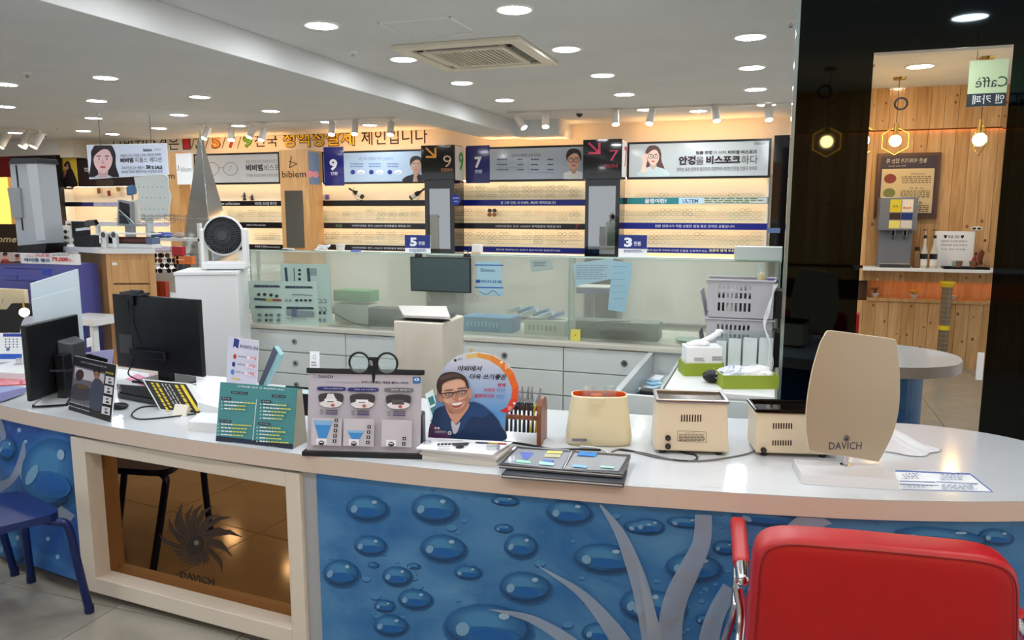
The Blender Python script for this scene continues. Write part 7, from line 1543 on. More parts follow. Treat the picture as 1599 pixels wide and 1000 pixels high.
# violet panel and price strip
o_, w_ = PY(-60, 470, 4.15), PY(121, 470, 4.15)
tz, bz = PY(60, 412, 4.15).z, 0
t = thing('violet_panel', 'large violet blue printed counter front at the far left', 'panel', (o_.x, 4.15, 0)); MB().box(o_.x, 4.15, 0, w_.x, 4.35, tz, mat('violet_print', (92, 96, 168), .35)).build('body', t, bevel=.003)
bd = Board((o_.x, 4.149, 1.0), (1, 0, 0), (0, 0, 1)); VD = (48, 54, 130); bd.rect(5, 418, 82, 422, VD); bd.rect(65, 420, 80, 430, (60, 80, 190)); bd.rect(7, 431, 28, 432, VD); bd.rect(28, 428, 82, 430, VD); bd.rect(8, 438, 56, 439, VD); bd.rect(26, 428, 28, 438, VD); bd.rect(7, 422, 28, 431, (92, 98, 182)); bd.rect(28, 430, 80, 438, (92, 98, 182)); bd.build('printed_face', t)
a, b = PY(-30, 394, 4.14), PY(121, 413, 4.14)
t = thing('price_strip', 'white price strip sign reading 79,000 on top of the violet panel', 'sign', (a.x, 4.14, b.z)); MB().box(a.x, 4.14, tz, b.x, 4.15 + .02, a.z, PAPER).build('panel', t)
bd = Board((a.x, 4.139, tz), (1, 0, 0), (0, 0, 1)); bd.rect(-28, 394, 33, 413, (196, 176, 168)); bd.ell(8, 401, 4, 5, (210, 150, 130)); bd.ell(8, 397, 4, 3, (60, 40, 40)); bd.poly([(0, 412), (3, 405), (13, 405), (17, 412)], (180, 60, 64)); bd.ell(27, 403, 3.4, 4.6, (190, 130, 110)); bd.ell(27, 399.5, 3.6, 2.6, (40, 28, 30)); bd.poly([(21, 412), (23, 408), (31, 408), (34, 412)], (50, 46, 70)); bd.rect(1, 408, 22, 412, (110, 50, 56))
bd.txt('누진다초점', 40, 398, 53, 402, (220, 130, 130)); bd.txt('난시교정 할인', 55, 396, 79, 402, (200, 50, 60), .02); bd.txt('아이젠 렌즈', 38, 403, 79, 410, (30, 70, 130), .03); bd.txt('79,000', 81, 401.5, 107, 410, (206, 30, 50), .03); bd.txt('원~', 107.5, 404, 115, 409.5, (206, 30, 50)); rows(bd, 82, 398, 116, 400, 1, (90, 90, 100)); bd.build('printed_face', t)
# silver tower device
Yd = 4.32; q = [PY(x, y, Yd) for x, y in [(15, 255), (57, 252), (72, 382), (28, 386)]]; t = thing('eye_test_tower', 'tall silver tower device with a black slit on the violet counter', 'device', V((q[3].x, Yd, tz)))
SV = mat('device_silver', (184, 190, 196), .4)
MB().prism([q[3], q[2], q[1], q[0]], V((0, .16, 0)), SV).build('housing', t, bevel=.012, seg=3)
MB().prism([PY(x, y, Yd - .002) for x, y in [(24, 258), (26, 258), (37, 360), (35, 360)]][::-1], V((0, -.002, 0)), BLACK).build('slit', t)
MB().prism([PY(x, y, Yd - .004) for x, y in [(58, 376), (71, 375), (58, 256), (42, 256)]], V((0, -.004, 0)), mat('device_light', (206, 212, 218), .35)).build('front_cover', t)
MB().prism([PY(x, y, Yd - .01) for x, y in [(12, 256), (59, 255), (56, 247), (18, 247)]], V((0, .18, 0)), DGREY).build('top_cap', t, bevel=.006)
MB().prism([PY(x, y, Yd - .01) for x, y in [(30, 397), (70, 396), (73, 380), (26, 384)]], V((0, .18, 0)), BLACK).build('base_cap', t, bevel=.005)
MB().prism([PY(x, y, Yd - .02) for x, y in [(20, 341), (34, 340), (30, 293), (11, 294)]], V((0, .1, 0)), mat('device_box', (160, 164, 166), .4)).build('side_box', t, bevel=.004)
# hanging sale sign
a0, a1 = Pz(154, 177, CH), Pz(232, 173, CH); Yh = (a0.y + a1.y) / 2; q = [PY(x, y, Yh) for x, y in [(135, 226.5), (259.5, 223.5), (263, 272.5), (139.5, 280)]]
t = thing('hanging_sign', 'white hanging sale sign with a dark haired woman, 50% SALE', 'sign', q[0]); MB().prism([q[3], q[2], q[1], q[0]], V((0, .012, 0)), PAPER).build('panel', t)
for (x, y, X, Y2) in [(154, 178, 157, 227), (232, 174, 236, 224)]:
    A0 = PY(x, y, Yh); A0.z = CH; B0_ = PY(X, Y2, Yh); A0.x = B0_.x; MB().cyl(A0, B0_, .0035, .0035, DGREY, 6).build('wire', t); MB().cyl(A0 - Zv * .04, A0, .012, .02, CHROME, 8).build('hook', t)
bd = Board(q[3] - V((0, .001, 0)), (1, 0, 0), (0, 0, 1)); bd.poly([(136, 228), (259, 225), (262, 272), (140, 279)], (208, 218, 236))
portrait(bd, 161, 250, 15.5, (38, 32, 36), (226, 188, 188), (206, 200, 218), True, False, 1.75, (139, 227, 186, 277.5))
bd.txt('비비엠', 188, 247, 209, 254, (34, 30, 36), .05); bd.txt('피플스 에디션', 211, 246.5, 253, 253, (60, 60, 70)); bd.txt('비비엠과 누구나 스타일을 드러내는 프렌디한 아이웨어', 188, 241, 252, 244.5, (90, 90, 104)); bd.txt('다비치안경 모든 제품 시', 190, 260, 226, 264.5, (80, 80, 96)); bd.txt('50', 228.5, 258, 236, 264, (30, 28, 34), .05); bd.txt('% SALE', 237, 259, 254, 264, (30, 28, 34), .03); bd.txt('비비엠 구매시 블루라이트 차단렌즈 증정', 190, 266.5, 254, 270, (70, 68, 80)); bd.txt('bibiem', 224, 232, 238, 236.5, (60, 60, 70), .02); bd.txt('DAVICH', 242, 232, 252, 235.5, (150, 154, 166)); bd.build('printed_face', t)
# white standing shelf frame with eyewear
tz2 = ztop + .036
def wbar(par, a, b, r=.008): MB().tube([a, b], r, WHITE, 8).build('bar', par)
a, b = PY(158, 392, 4.42), PY(238, 390, 4.42); t = thing('long_case', 'brown glasses case lying on a white stand on the oak unit', 'case', V((a.x, 4.42, tz2)))
MB().box(a.x, 4.42, tz2, b.x, 4.52, tz2 + .03, WHITE).build('stand', t, bevel=.004); MB().cyl((a.x + .03, 4.47, tz2 + .055), (a.x + .1, 4.47, tz2 + .055), .025, .025, BLACK, 16).cyl((a.x + .1, 4.47, tz2 + .055), (b.x - .05, 4.47, tz2 + .055), .025, .025, mat('case_brown', (96, 52, 44), .4), 16).build('case_body', t)
MB().box(b.x - .055, 4.42, tz2 + .03, b.x, 4.5, tz2 + .075, mat('slate_blue', (96, 110, 140), .4)).build('blue_end', t)
MB().box(a.x, 4.41, tz2 + .1, b.x - .03, 4.55, tz2 + .108, WHITE).build('upper_plate', t); MB().box(a.x, 4.41, tz2 + .03, a.x + .015, 4.55, tz2 + .1, WHITE).build('post', t)
for k, px in enumerate((161, 177)):
    p = PY(px, 367, 4.40); t = thing('demo_lens', 'white round demonstration lens with black centre, ' + ('left one' if k == 0 else 'right one'), 'lens stand', V((p.x, 4.4, tz2)))
    MB().cyl(p, p + V((0, .015, 0)), .03, .03, WHITE, 20).build('ring', t); MB().cyl(p + V((0, -.002, 0)), p, .021, .021, BLACKG, 18).build('lens', t); MB().box(p.x - .018, 4.405, tz2, p.x + .018, 4.43, p.z, WHITE).build('stem', t)
# black printer with tablet
a, b = PY(112, 346, 4.45), PY(148, 386, 4.45); t = thing('receipt_printer', 'black receipt machine with tilted black tablet on the oak unit', 'printer', V((a.x, 4.45, tz2)))
MB().box(a.x, 4.45, tz2, b.x, 4.58, tz2 + .09, BLACK).build('body', t, bevel=.006); MB().prism([PY(x, y, 4.47) for x, y in [(113, 372), (133, 368), (132, 346), (111, 346)]], V((0, .05, 0)), BLACK).build('rear_hood', t, bevel=.004); MB().prism([PY(x, y, 4.43) for x, y in [(133, 354), (150, 352), (146, 345), (131, 346)]], V((0, .03, .01)), BLACKG).build('tablet', t, bevel=.003); MB().prism([PY(x, y, 4.44) for x, y in [(118, 361), (138, 359), (136, 355), (118, 357)]], V((0, .03, .0)), PAPER).build('paper_slip', t)
# sunglasses rack at far left
RK = [(x, y) for y in (362, 371, 380, 389) for x in (77, 88, 99)]
t = thing('sunglasses_rack', 'white upright rack with dark sunglasses right of the silver tower', 'rack', V((PY(70, 395, 4.75).x, 4.75, tz2 - .035))); a, b = PY(72, 352, 4.8), PY(112, 395, 4.8); MB().box(a.x, 4.8, b.z - .05, b.x, 4.82, a.z, OFFW).build('back_plate', t, bevel=.003)
MB().box(a.x, 4.72, b.z - .06, b.x, 4.86, b.z - .05, OFFW).box(a.x + .1, 4.78, 0, a.x + .16, 4.84, b.z - .06, OFFW).build('base', t)
for k, (x, y) in enumerate(RK):
    put(sunm, PY(x, y, 4.78), 'dark sunglasses on the white rack, row %s from the top, %s from the left' % (ORD[k // 3], ORD[k % 3]), 'sunglasses', 'sunglasses on the white rack', s=.62)
for k in range(6):
    put(sunb, PY(112 + (k % 2) * 12, 352 + (k // 2) * 14, 5.6), 'brown sunglasses on the slanted white rack, %s pair from the top left' % ORD[k], 'sunglasses', 'brown sunglasses behind the black machine', s=.7, rz=.4)
t = thing('slanted_rack', 'white slanted rack of brown sunglasses behind the black machine', 'rack', V((PY(118, 390, 5.65).x, 5.62, 0))); a, b = PY(102, 345, 5.62), PY(134, 395, 5.62); MB().box(a.x, 5.62, 0, b.x, 5.66, a.z, OFFW).build('back_plate', t)
# wave shaped white display with holes, blue case and monitor
q = smooth_line([(209, 277), (258, 273), (262, 292), (266, 306), (264, 322), (258, 340), (212, 342), (211, 322), (216, 306), (212, 292)], 4); Yv = 5.3
t = thing('wave_display', 'curved white acrylic display stand with rows of small holes', 'display stand', PY(236, 342, Yv)); Q = [PY(x, y, Yv) for x, y in q]; MB().prism(Q[::-1], V((0, .012, 0)), mat('acrylic_white', (222, 230, 226), .3)).build('panel', t)
bd = Board((Q[0].x, Yv - .001, 1.4), (1, 0, 0), (0, 0, 1))
for y, x0 in ((292, 217), (309, 222), (327, 220)):
    for i in range(6): bd.ell(x0 + i * 7, y, .9, .9, (130, 138, 138), 8); bd.L -= 1
bd.build('hole_marks', t); MB().box(Q[0].x + .08, Yv + .012, Zt - .1, Q[0].x + .12, Yv + .06, 1.5, WHITE).build('support', t); MB().box(Q[0].x, Yv - .05, Zt - .1, Q[0].x + .25, Yv + .12, Zt - .08, WHITE).build('foot', t); MB().box(Q[0].x + .08, Yv + .01, 0, Q[0].x + .14, Yv + .07, Zt - .1, WHITE).build('leg', t)
p = PY(202, 297, 5.35); t = thing('blue_case', 'blue translucent case at the left of the wave display', 'case', p); MB().fbox(p, V((1, 0, .2)).normalized(), Zv, V((0, -1, 0)), -.04, .04, -.04, .04, -.05, 0, mat('blue_case', (84, 126, 170), .25)).build('shell', t, bevel=.01); MB().cyl(p + V((0, .03, 0)), V((p.x, p.y + .03, .0)), .008, .008, GREY, 8).build('post', t)
a, b = PY(184, 311, 4.9), PY(214, 352, 4.9); t = thing('tilted_screen', 'grey framed dark screen with trailing cables left of the wave display', 'screen', V((a.x, 4.9, tz2)))
MB().prism([PY(x, y, 4.9) for x, y in [(183, 352), (206, 354), (204, 315), (184, 312)]], V((0, .03, 0)), GREY).build('frame', t, bevel=.004); MB().prism([PY(x, y, 4.898) for x, y in [(185.5, 349), (203, 350), (202, 319), (186, 315)]], V((0, -.001, 0)), BLACKG).build('screen', t); MB().prism([PY(x, y, 4.93) for x, y in [(206, 350), (216, 346), (214, 312), (204, 312)]], V((0, .03, 0)), OFFW).build('side_cover', t)
MB().box(a.x + .03, 4.92, 1.0, a.x + .08, 4.97, b.z + .02, GREY).box(a.x + .03, 4.92, 0, a.x + .08, 4.97, 1.0, GREY).build('support', t)
for k, (pp, c) in enumerate([([(186, 328), (200, 340), (210, 350)], OFFW), ([(186, 335), (196, 338), (204, 352)], mat('cable_teal', (90, 150, 150), .4))]): MB().tube(smooth_line([PY(x, y, 4.88) for x, y in pp], 5), .004, c, 6).build('cable', t)
# wide white shelf frame with frames and cases
Ys = 5.0; xa, xb = PY(150, 370, Ys).x, PY(313, 370, Ys).x; z_a, z_b = PY(230, 350, Ys).z, PY(230, 372, Ys).z
t = thing('white_shelf_rack', 'low white open rack with clear shelves full of eyewear in the middle left', 'shelf rack', (xa, Ys, 0))
for xx in (xa, PY(228, 370, Ys).x, xb - .03): MB().box(xx, Ys, 0, xx + .025, Ys + .03, z_a + .01, WHITE).build('upright', t)
MB().box(PY(215, 370, Ys).x, Ys, z_b - .02, xb, Ys + .22, z_b, WHITE).build('shelf', t); MB().box(xa, Ys, z_a - .02, PY(228, 370, Ys).x, Ys + .05, z_a + .0, WHITE).build('shelf', t); zz_ = PY(230, 341, Ys).z
MB().box(PY(215, 370, Ys).x, Ys + .02, zz_ - .006, xb, Ys + .2, zz_, CLEAR).build('glass_shelf', t)
for k in range(16):
    px = 218 + (k % 8) * 11.5; row = k // 8
    put(sp[(0, 3, 2, 3)[k % 4]], PY(px, 338.5 if row == 0 else 345, Ys + .06), '%s frame, %s from left, %s line of the white shelf rack' % (CN[(0, 3, 2, 3)[k % 4]], ORD[k % 8], 'upper' if row == 0 else 'lower'), 'glasses', 'frames on the white shelf rack', s=.85)
for k, (px, c, lb) in enumerate([(238, (50, 130, 140), 'teal glasses case at the left of the white rack shelf'), (252, (70, 90, 180), 'blue glasses case in the middle of the white rack shelf'), (262, (90, 110, 200), 'lighter blue glasses case right of the blue one'), (280, (196, 170, 150), 'pale beige glasses case on the white rack shelf')]):
    p = PY(px, 371, Ys + .08); p.z = z_b; tt = thing('glasses_case', lb, 'case', p); MB().ball(p + V((0, 0, .025)), .045, mat('case_%d' % px, c, .3), 14, (1.2, .7, .55)).build('shell', tt); MB().tube([p + V((.054 * math.cos(i * .5236), .031 * math.sin(i * .5236), .025)) for i in range(12)], .0018, CHROME, 5, closed=True).build('rim', tt)
# lower sunglasses display (many small frames)
Yl = 4.75
t = thing('lower_display', 'white stepped display crowded with reflective sunglasses beside the white cabinet', 'display', (PY(240, 430, Yl).x, Yl, 0)); a, b = PY(246, 434, Yl + .2), PY(304, 434, Yl + .2)
MB().box(a.x, Yl - .2, 0, b.x, Yl + .2, .9, WHITE).build('cabinet', t, bevel=.003)
for k in range(4): MB().box(a.x, Yl + .02 + k * .05, .9, b.x, Yl + .025 + k * .05, .95 + k * .03, OFFW).build('step', t)
kk = 0
for r_, y in enumerate((399, 407, 415, 423)):
    for k in range(5): put((sunm, sunb, sp[3], sunm, sp[0])[(k + r_) % 5], PY(246 + k * 11, y, Yl - .02), '%s eyewear, row %s, %s from left on the stepped white display' % (('dark sun', 'brown sun', 'grey metal', 'dark sun', 'black')[(k + r_) % 5], ORD[r_], ORD[k]), 'glasses', 'eyewear on the stepped white display', s=.75)
for x0, y0, x1, y1, c, lb, nm in [(283, 384, 300, 398, (170, 30, 40), 'red card behind the crowded sunglasses', 'red_card'), (288, 399, 315, 412, (214, 110, 44), 'orange box with white writing left of the fan', 'orange_box'), (249, 437, 275, 463, (170, 64, 34), 'brick red box between oak unit and white cabinet', 'brick_red_box')]:
    a, b = PY(x0, y0, 4.6), PY(x1, y1, 4.6); t = thing(nm, lb, 'box', V((a.x, 4.6, b.z))); MB().box(a.x, 4.5, b.z, b.x, 4.54, a.z, mat(nm, c, .45)).build('body', t, bevel=.002)
    if nm == 'orange_box': bd = Board((a.x, 4.499, b.z), (1, 0, 0), (0, 0, 1)); bd.lrect(.02, .03, .09, .036, (240, 220, 200)); bd.build('printed_text', t)
    MB().box((a.x + b.x) / 2 - .01, 4.5, 0, (a.x + b.x) / 2 + .01, 4.54, b.z, DGREY).build('support', t)
# things at the left edge: cream board, black frame, lit bulb, white seat back
a, b = PY(-40, 449, 3.9), PY(44, 520, 3.9); t = thing('cream_board', 'cream lit board at the left edge below the price strip', 'board', (a.x, 3.9, 0)); MB().box(a.x, 3.9, .0, b.x, 3.93, a.z, mat('cream_board', (232, 214, 176), .5)).build('panel', t, bevel=.004); bd = Board((a.x, 3.899, 1), (1, 0, 0), (0, 0, 1)); bd.line([(3, 473), (5, 466)], .8, (120, 110, 100)); bd.build('mark', t)
q = [PY(x, y, 3.8) for x, y in [(-20, 522), (42, 522), (50, 474), (18, 474), (10, 484), (-20, 484)]]; t = thing('black_screen', 'black slanted screen at the left edge above the calendar', 'screen', V((q[0].x, 3.8, q[0].z))); MB().prism(q, V((0, .03, 0)), BLACK).build('panel', t); MB().box(q[0].x + .1, 3.81, 0, q[0].x + .15, 3.85, q[0].z, BLACK).build('stand', t)
p = PY(38, 488, 3.7); t = thing('table_lamp', 'small bare glowing bulb on a brass stem at the left', 'lamp', V((p.x, 3.7, 0))); MB().ball(p, .03, emis('bulb_warm', (255, 226, 180), 26), 14).build('bulb', t); MB().cyl(V((p.x, 3.7, 0)), p - Zv * .03, .006, .006, BRASS, 8).build('stem', t); MB().cyl(p + Zv * .028, p + Zv * .07, .008, .005, BRASS, 8).build('finial', t)
q = smooth_line([(31, 520), (36, 500), (48, 494), (58, 498), (62, 530), (58, 565), (42, 566), (33, 548)], 4, True); Q = [PY(x, y, 3.45) for x, y in q]; t = thing('seat_back', 'white rounded chair back between calendar and left monitor', 'chair', V((Q[0].x, 3.45, 0))); MB().prism(Q[::-1], V((0, .04, 0)), mat('lilac_white', (206, 208, 222), .4)).build('backrest', t, bevel=.008); MB().cyl(V((PY(50, 566, 3.47).x, 3.47, 0)), V((PY(50, 566, 3.47).x, 3.47, PY(50, 566, 3.47).z + .02)), .02, .02, BLACK, 10).build('post', t)
# ================================================================== COFFEE CORNER BEHIND THE CAMERA (seen in the mirror)
YW = -.93
PXB = lambda x, y: PM(x, y, YW)
zN0, zN1 = PMz(1500, 470, .9).z, 0
zsh = PM(1450, 418, YW + .12).z                # counter shelf top
zn_top = PM(1450, 441, YW).z; zn_bot = PM(1450, 468, YW).z; zup = PM(1450, 203, YW).z
BD_ = mat('batten_dark', (70, 44, 26), .8)
wc = MB().box(-.9, YW - .2, 0, 3.4, YW - .03, zn_bot - .03, BD_).box(-.9, YW - .2, zn_top + .02, 3.4, YW - .055, CH, BD_).box(-.9, YW - .2, zn_bot - .03, .9, YW - .03, zn_top + .02, BD_).box(3.1, YW - .2, zn_bot - .03, 3.4, YW - .03, zn_top + .02, BD_).build('wall_front'); struct(wc)
rnd = random.Random(4)
x = -.9; i = 0
while x < 3.35:
    w_ = .118; pm = PINE if i % 3 else PINE2
    for (z0, z1, y) in [(0, zn_bot - .03, 0), (zn_top, zsh - .03, 0), (zsh, zup, -.025), (zup + .01, CH, .02)]:
        p = MB().box(x + .0015, YW + y - .02, z0, x + w_ - .0015, YW + y, z1, pm).build('plank', wc)
        for k in range(1 if z1 - z0 < .3 else 3):
            if rnd.random() < .4:
                c = V((x + rnd.uniform(.02, w_ - .02), YW + y + .0004, rnd.uniform(z0 + .04, z1 - .04))); rr = rnd.uniform(.006, .013)
                MB().add([c + V((rr * math.cos(a * .785), 0, rr * 1.4 * math.sin(a * .785))) for a in range(8)], [tuple(range(8))[::-1]], KNOT).build('knot', p)
    x += w_; i += 1
t = MB().box(.85, YW - .2, zn_bot - .03, 3.0, YW - .195, zn_top + .02, PINE).build('niche_back', wc)
MB().box(.9, YW - .195, zn_bot - .03, 3.1, YW + .02, zn_bot, PINE).build('niche_shelf', wc)
for k, (z, yy, st) in enumerate([(zn_top + .014, YW - .022, 6), (zup + .022, YW - .004, 5)]): MB().box(.95 if k == 0 else -.5, yy - .012, z - .008, 3.0, yy, z, emis('niche_led', (255, 160, 90), st)).build('led_strip', wc)
cs = thing('coffee_shelf', 'white wall shelf of the coffee corner, seen in the mirror', 'shelf', (1.6, YW, zsh)); MB().box(.75, YW + .003, zsh - .03, 3.1, YW + .30, zsh, WHITE).build('top', cs, bevel=.003)
# pendants
GW = emis('bulb_glow', (255, 206, 130), L_BULB)
def pendant(px, pyc, bx, by, label, hexa=True, ring=None):
    top = PMz(px, pyc, CH); t = thing('pendant_lamp', label, 'pendant lamp', top, 'brass hexagon pendant lamps'); b = PM(bx, by, top.y); b.x = top.x
    MB().cyl(top - Zv * .02, top, .05, .055, BRASS, 20).build('canopy', t); MB().cyl(b + Zv * .11, top - Zv * .02, .003, .003, BLACK, 6).build('cord', t)
    MB().cyl(b + Zv * .045, b + Zv * .15, .02, .02, BRASS, 16).build('socket', t); MB().ball(b, .05, GW, 16).build('bulb', t)
    d = V((1, 0, 0)) if hexa else V((.12, .99, 0)); hx = [b + d * (.125 * math.cos(R(60 * k + 30))) + Zv * (.125 * math.sin(R(60 * k + 30)) - .0) for k in range(6)]
    MB().tube(hx, .004, BRASS, 6, closed=True).build('hexagon_frame', t)
    if ring: c = PM(*ring, top.y); MB().tube([c + V((.05 * math.cos(k * .4), 0, .05 * math.sin(k * .4))) for k in range(16)], .009, BLACK, 6, closed=True).build('cord_loop', t)
pendant(1405, 121, 1396, 220, 'brass hexagon pendant lamp with cord loop, above the drink dispenser', True, (1407, 162))
pendant(1541, 89, 1530, 218, 'brass hexagon pendant lamp seen edge on below the café sign', False)
pendant(1298, 105, 1293, 221, 'hexagon pendant lamp reflected in the black glass at left', True, (1288, 143))
# downlights of the corner
for px, py, lb in [(1437, 103, 'wide one nearer the mirror'), (1400, 139, 'warm one close to the pine wall')]:
    p = PMz(px, py, CH); copytree(proto, p, 'round ceiling light of the coffee corner, ' + lb)
# café sign
Yg = 1.5; a, b = PM(1515, 95, Yg), PM(1579, 147, Yg); c, d = PM(1512, 147, Yg), PM(1625, 163, Yg)
t = thing('cafe_sign', 'hanging pale green sign reading Caffè over a dark Korean strip', 'sign', (a.x, Yg, c.z))
MB().box(a.x, Yg - .01, c.z, d.x, Yg, a.z, mat('sign_green', (196, 216, 176), .5)).build('upper_panel', t); MB().box(a.x, Yg - .012, d.z, d.x, Yg + .001, c.z, mat('sign_dark', (50, 58, 66), .5)).build('lower_strip', t)
bd = Board((d.x, Yg + .0015, d.z), (-1, 0, 0), (0, 0, 1), proj=lambda x, y: PM(x, y, Yg)); bd.txt('Caffè', 1524, 121, 1573, 135, (50, 60, 50)); bd.txt('카페 앤 카페', 1519, 149, 1604, 160, (220, 226, 226), .01); bd.build('printed_text', t)
for xx in (a.x + .04, d.x - .04): MB().cyl((xx, Yg - .005, a.z), (xx, Yg - .005, CH), .002, .002, DGREY, 6).build('wire', t)
# menu board
Ym = YW + .0; q = [PM(x, y, Ym + .02) for x, y in [(1371, 240), (1478, 236), (1464, 341), (1368, 341)]]; x0, x1, z1, z0 = q[0].x, q[1].x - .04, q[0].z, q[2].z
t = thing('menu_board', 'dark framed menu board with cream lower field on the pine wall', 'menu board', (x0, Ym, z0)); MB().box(x0, Ym - .02, z0, x1, Ym + .03, z1, mat('frame_walnut', (92, 62, 52), .4)).build('frame', t, bevel=.004)
f = .03; MB().box(x0 + f, Ym + .03, z0 + f, x1 - f, Ym + .032, z1 - f, mat('menu_dark', (66, 56, 66), .6)).build('dark_field', t)
bd = Board((x1, Ym + .0325, z0), (-1, 0, 0), (0, 0, 1), proj=lambda x, y: PM(x, y, Ym + .0325)); BW = x1 - x0; BH = z1 - z0; K = (208, 186, 142)
bd.lrect(f + .02, f + .02, BW - f - .015, BH * .76, K); T2 = (70, 54, 44)
bd.txt('놓은 이야기가 있는 차', BW * .22, BH * .845, BW * .86, BH * .92, (226, 214, 190), local=True); bd.txt('Hot tea story', BW * .55, BH * .79, BW * .82, BH * .815, (220, 210, 196), local=True)
for i, s in enumerate(('오미자차', '오 곡 차', '국 화 차')):
    y = BH * (.66 - i * .22); bd.txt(s, BW * .24, y, BW * .46, y + BH * .035, T2, local=True)
    bd.lpoly([(BW * (.78 + .1 * math.cos(k * .52)), y - BH * .05 + BH * .075 * math.sin(k * .52)) for k in range(12)], [(128, 52, 48), (120, 124, 70), (170, 120, 60)][i])
    for k in range(4):
        xx = BW * .14
        while xx < BW * .6: l = rnd.uniform(.02, .06) * BW; bd.lrect(xx, y - BH * (.03 + .03 * k), min(xx + l, BW * .6), y - BH * (.018 + .03 * k), T2); bd.L -= 1; xx += l + .008
    bd.L += 1
bd.build('printed_face', t)
# dispenser
Yd_ = YW + .27; a, b = PM(1375, 308, Yd_), PM(1427, 412, Yd_); t = thing('drink_dispenser', 'grey two tap drink dispenser with fruit pictures on the white shelf', 'dispenser', (a.x, Yd_, zsh))
DG = mat('dispenser_grey', (128, 132, 140), .35, .3); xm = (a.x + b.x) / 2; W_d = b.x - a.x; zt_ = a.z; zs_ = PM(1400, 360, Yd_).z
MB().box(a.x, YW + .04, zs_, b.x, Yd_, zt_, DG).build('upper_housing', t, bevel=.006); MB().box(a.x + .02, YW + .06, zsh, b.x - .02, Yd_ - .07, zs_, DG).build('body', t, bevel=.004); MB().box(a.x + .03, Yd_ - .08, zsh, b.x - .03, Yd_ + .01, zsh + .04, STEEL).build('drip_tray', t, bevel=.003)
for i, (c1, c2, c3) in enumerate([((214, 196, 60), (70, 52, 50), (226, 214, 110)), ((226, 216, 200), (40, 60, 120), (214, 204, 196))]):
    X0_ = a.x + W_d * (.27 + .31 * i); X1_ = X0_ + W_d * .29; Z = lambda k: zs_ + (zt_ - zs_) * k
    pc_ = MB()
    for (k0, k1, c) in ((.55, .93, c1), (.33, .52, c2), (.06, .3, c3)): pc_.box(X0_, Yd_, Z(k0), X1_, Yd_ + .001, Z(k1), mat('disp_%d_%d_%d' % c, c, .3))
    pn = pc_.build('picture_panel', t)
    bb = Board((X1_, Yd_ + .0015, Z(.55)), (-1, 0, 0), (0, 0, 1)); ww = X1_ - X0_; hh = Z(.93) - Z(.55)
    for k in range(5): cx, cy, rr = ww * (.3 + .12 * k), hh * (.35 + .1 * (k % 2)), ww * .14; bb.lpoly([(cx + rr * math.cos(m_ * .785), cy + rr * math.sin(m_ * .785)) for m_ in range(8)], [(232, 180, 40), (120, 160, 60)][k % 2] if i == 0 else [(214, 140, 90), (236, 228, 220)][k % 2])
    bb.build('fruit_print', t); xx = (X0_ + X1_) / 2
    MB().box(xx - .016, Yd_ - .065, zs_ - .05, xx + .016, Yd_ - .03, zs_ - .002, CHROME).build('tap', t, bevel=.003); MB().cyl((xx, Yd_ - .045, zs_ - .09), (xx, Yd_ - .045, zs_ - .05), .008, .01, DGREY, 10).build('spout', t)
# syrup bottles
for k, (px, yt, c, lb) in enumerate([(1431, 386, (120, 90, 60), 'short dark jar next to the dispenser'), (1442, 359, (226, 216, 190), 'tall pump bottle with black and white label, left one'), (1457, 359, (232, 222, 196), 'tall pump bottle with black and white label, right one')]):
    Yb = YW + .22; p = PM(px, 410, Yb); p.z = zsh; H = PM(px, yt, Yb).z - zsh; t = thing('syrup_bottle' if k else 'jar', lb + ', in the mirror', 'bottle', p)
    if k:
        MB().lathe([(.03, 0), (.032, .01), (.032, H * .42), (.012, H * .62), (.012, H * .78)], p, mat('syrup_glass', (200, 190, 176), .15), 16).build('body', t); MB().cyl(p + Zv * H * .08, p + Zv * H * .24, .0328, .0328, OFFW, 16, False).cyl(p + Zv * H * .24, p + Zv * H * .38, .0328, .0328, BLACK, 16, False).build('label', t)
        MB().cyl(p + Zv * H * .78, p + Zv * H * .86, .015, .013, BLACK, 12).cyl(p + Zv * H * .86, p + Zv * H * .98, .004, .004, OFFW, 8).fbox(p + Zv * H * .98, V((1, 0, 0)), Zv, V((0, 1, 0)), -.025, .01, 0, .008, -.006, .006, BLACK).build('pump', t)
    else: MB().lathe([(.028, 0), (.03, .01), (.03, H * .7), (.02, H * .82)], p, mat('jar_brown', c, .2), 14).build('body', t); MB().cyl(p + Zv * H * .82, p + Zv * H, .022, .022, BLACK, 14).build('lid', t)
# notice, tray, cups, decorations
Yn = YW + .12; a, b = PM(1461, 361, Yn), PM(1519, 409, Yn); t = thing('shelf_notice', 'white notice with hearts standing on the shelf, seen in the mirror', 'sign', (a.x, Yn, zsh)); MB().box(a.x, Yn - .004, zsh, b.x, Yn, a.z, PAPER).build('panel', t)
bd = Board((b.x, Yn + .0008, zsh), (-1, 0, 0), (0, 0, 1), proj=lambda x, y: PM(x, y, Yn)); bd.txt('♥ 남은 음료 ♥', 1474, 367, 1505, 373, (40, 34, 40), .01); bd.txt('이곳에 버리지 마세요', 1469, 375, 1510, 379, (80, 60, 76)); bd.txt('다비치안경 예약상담', 1469, 381, 1510, 385, (150, 50, 90)); bd.txt('셀프바 이용 안내', 1470, 388, 1508, 391, (110, 96, 110)); bd.build('printed_text', t)
p0_, p1_ = PM(1474, 412, YW + .26), PM(1549, 412, YW + .26); t = thing('serving_tray', 'black tray with cups on the white shelf, seen in the mirror', 'tray', (p0_.x, YW + .2, zsh)); MB().box(p0_.x, YW + .14, zsh, p1_.x, YW + .28, zsh + .012, BLACK).build('tray_base', t, bevel=.003); MB().box(p0_.x, YW + .275, zsh + .01, p1_.x, YW + .28, zsh + .02, BLACK).box(p0_.x, YW + .14, zsh + .01, p1_.x, YW + .145, zsh + .02, BLACK).build('tray_rim', t)
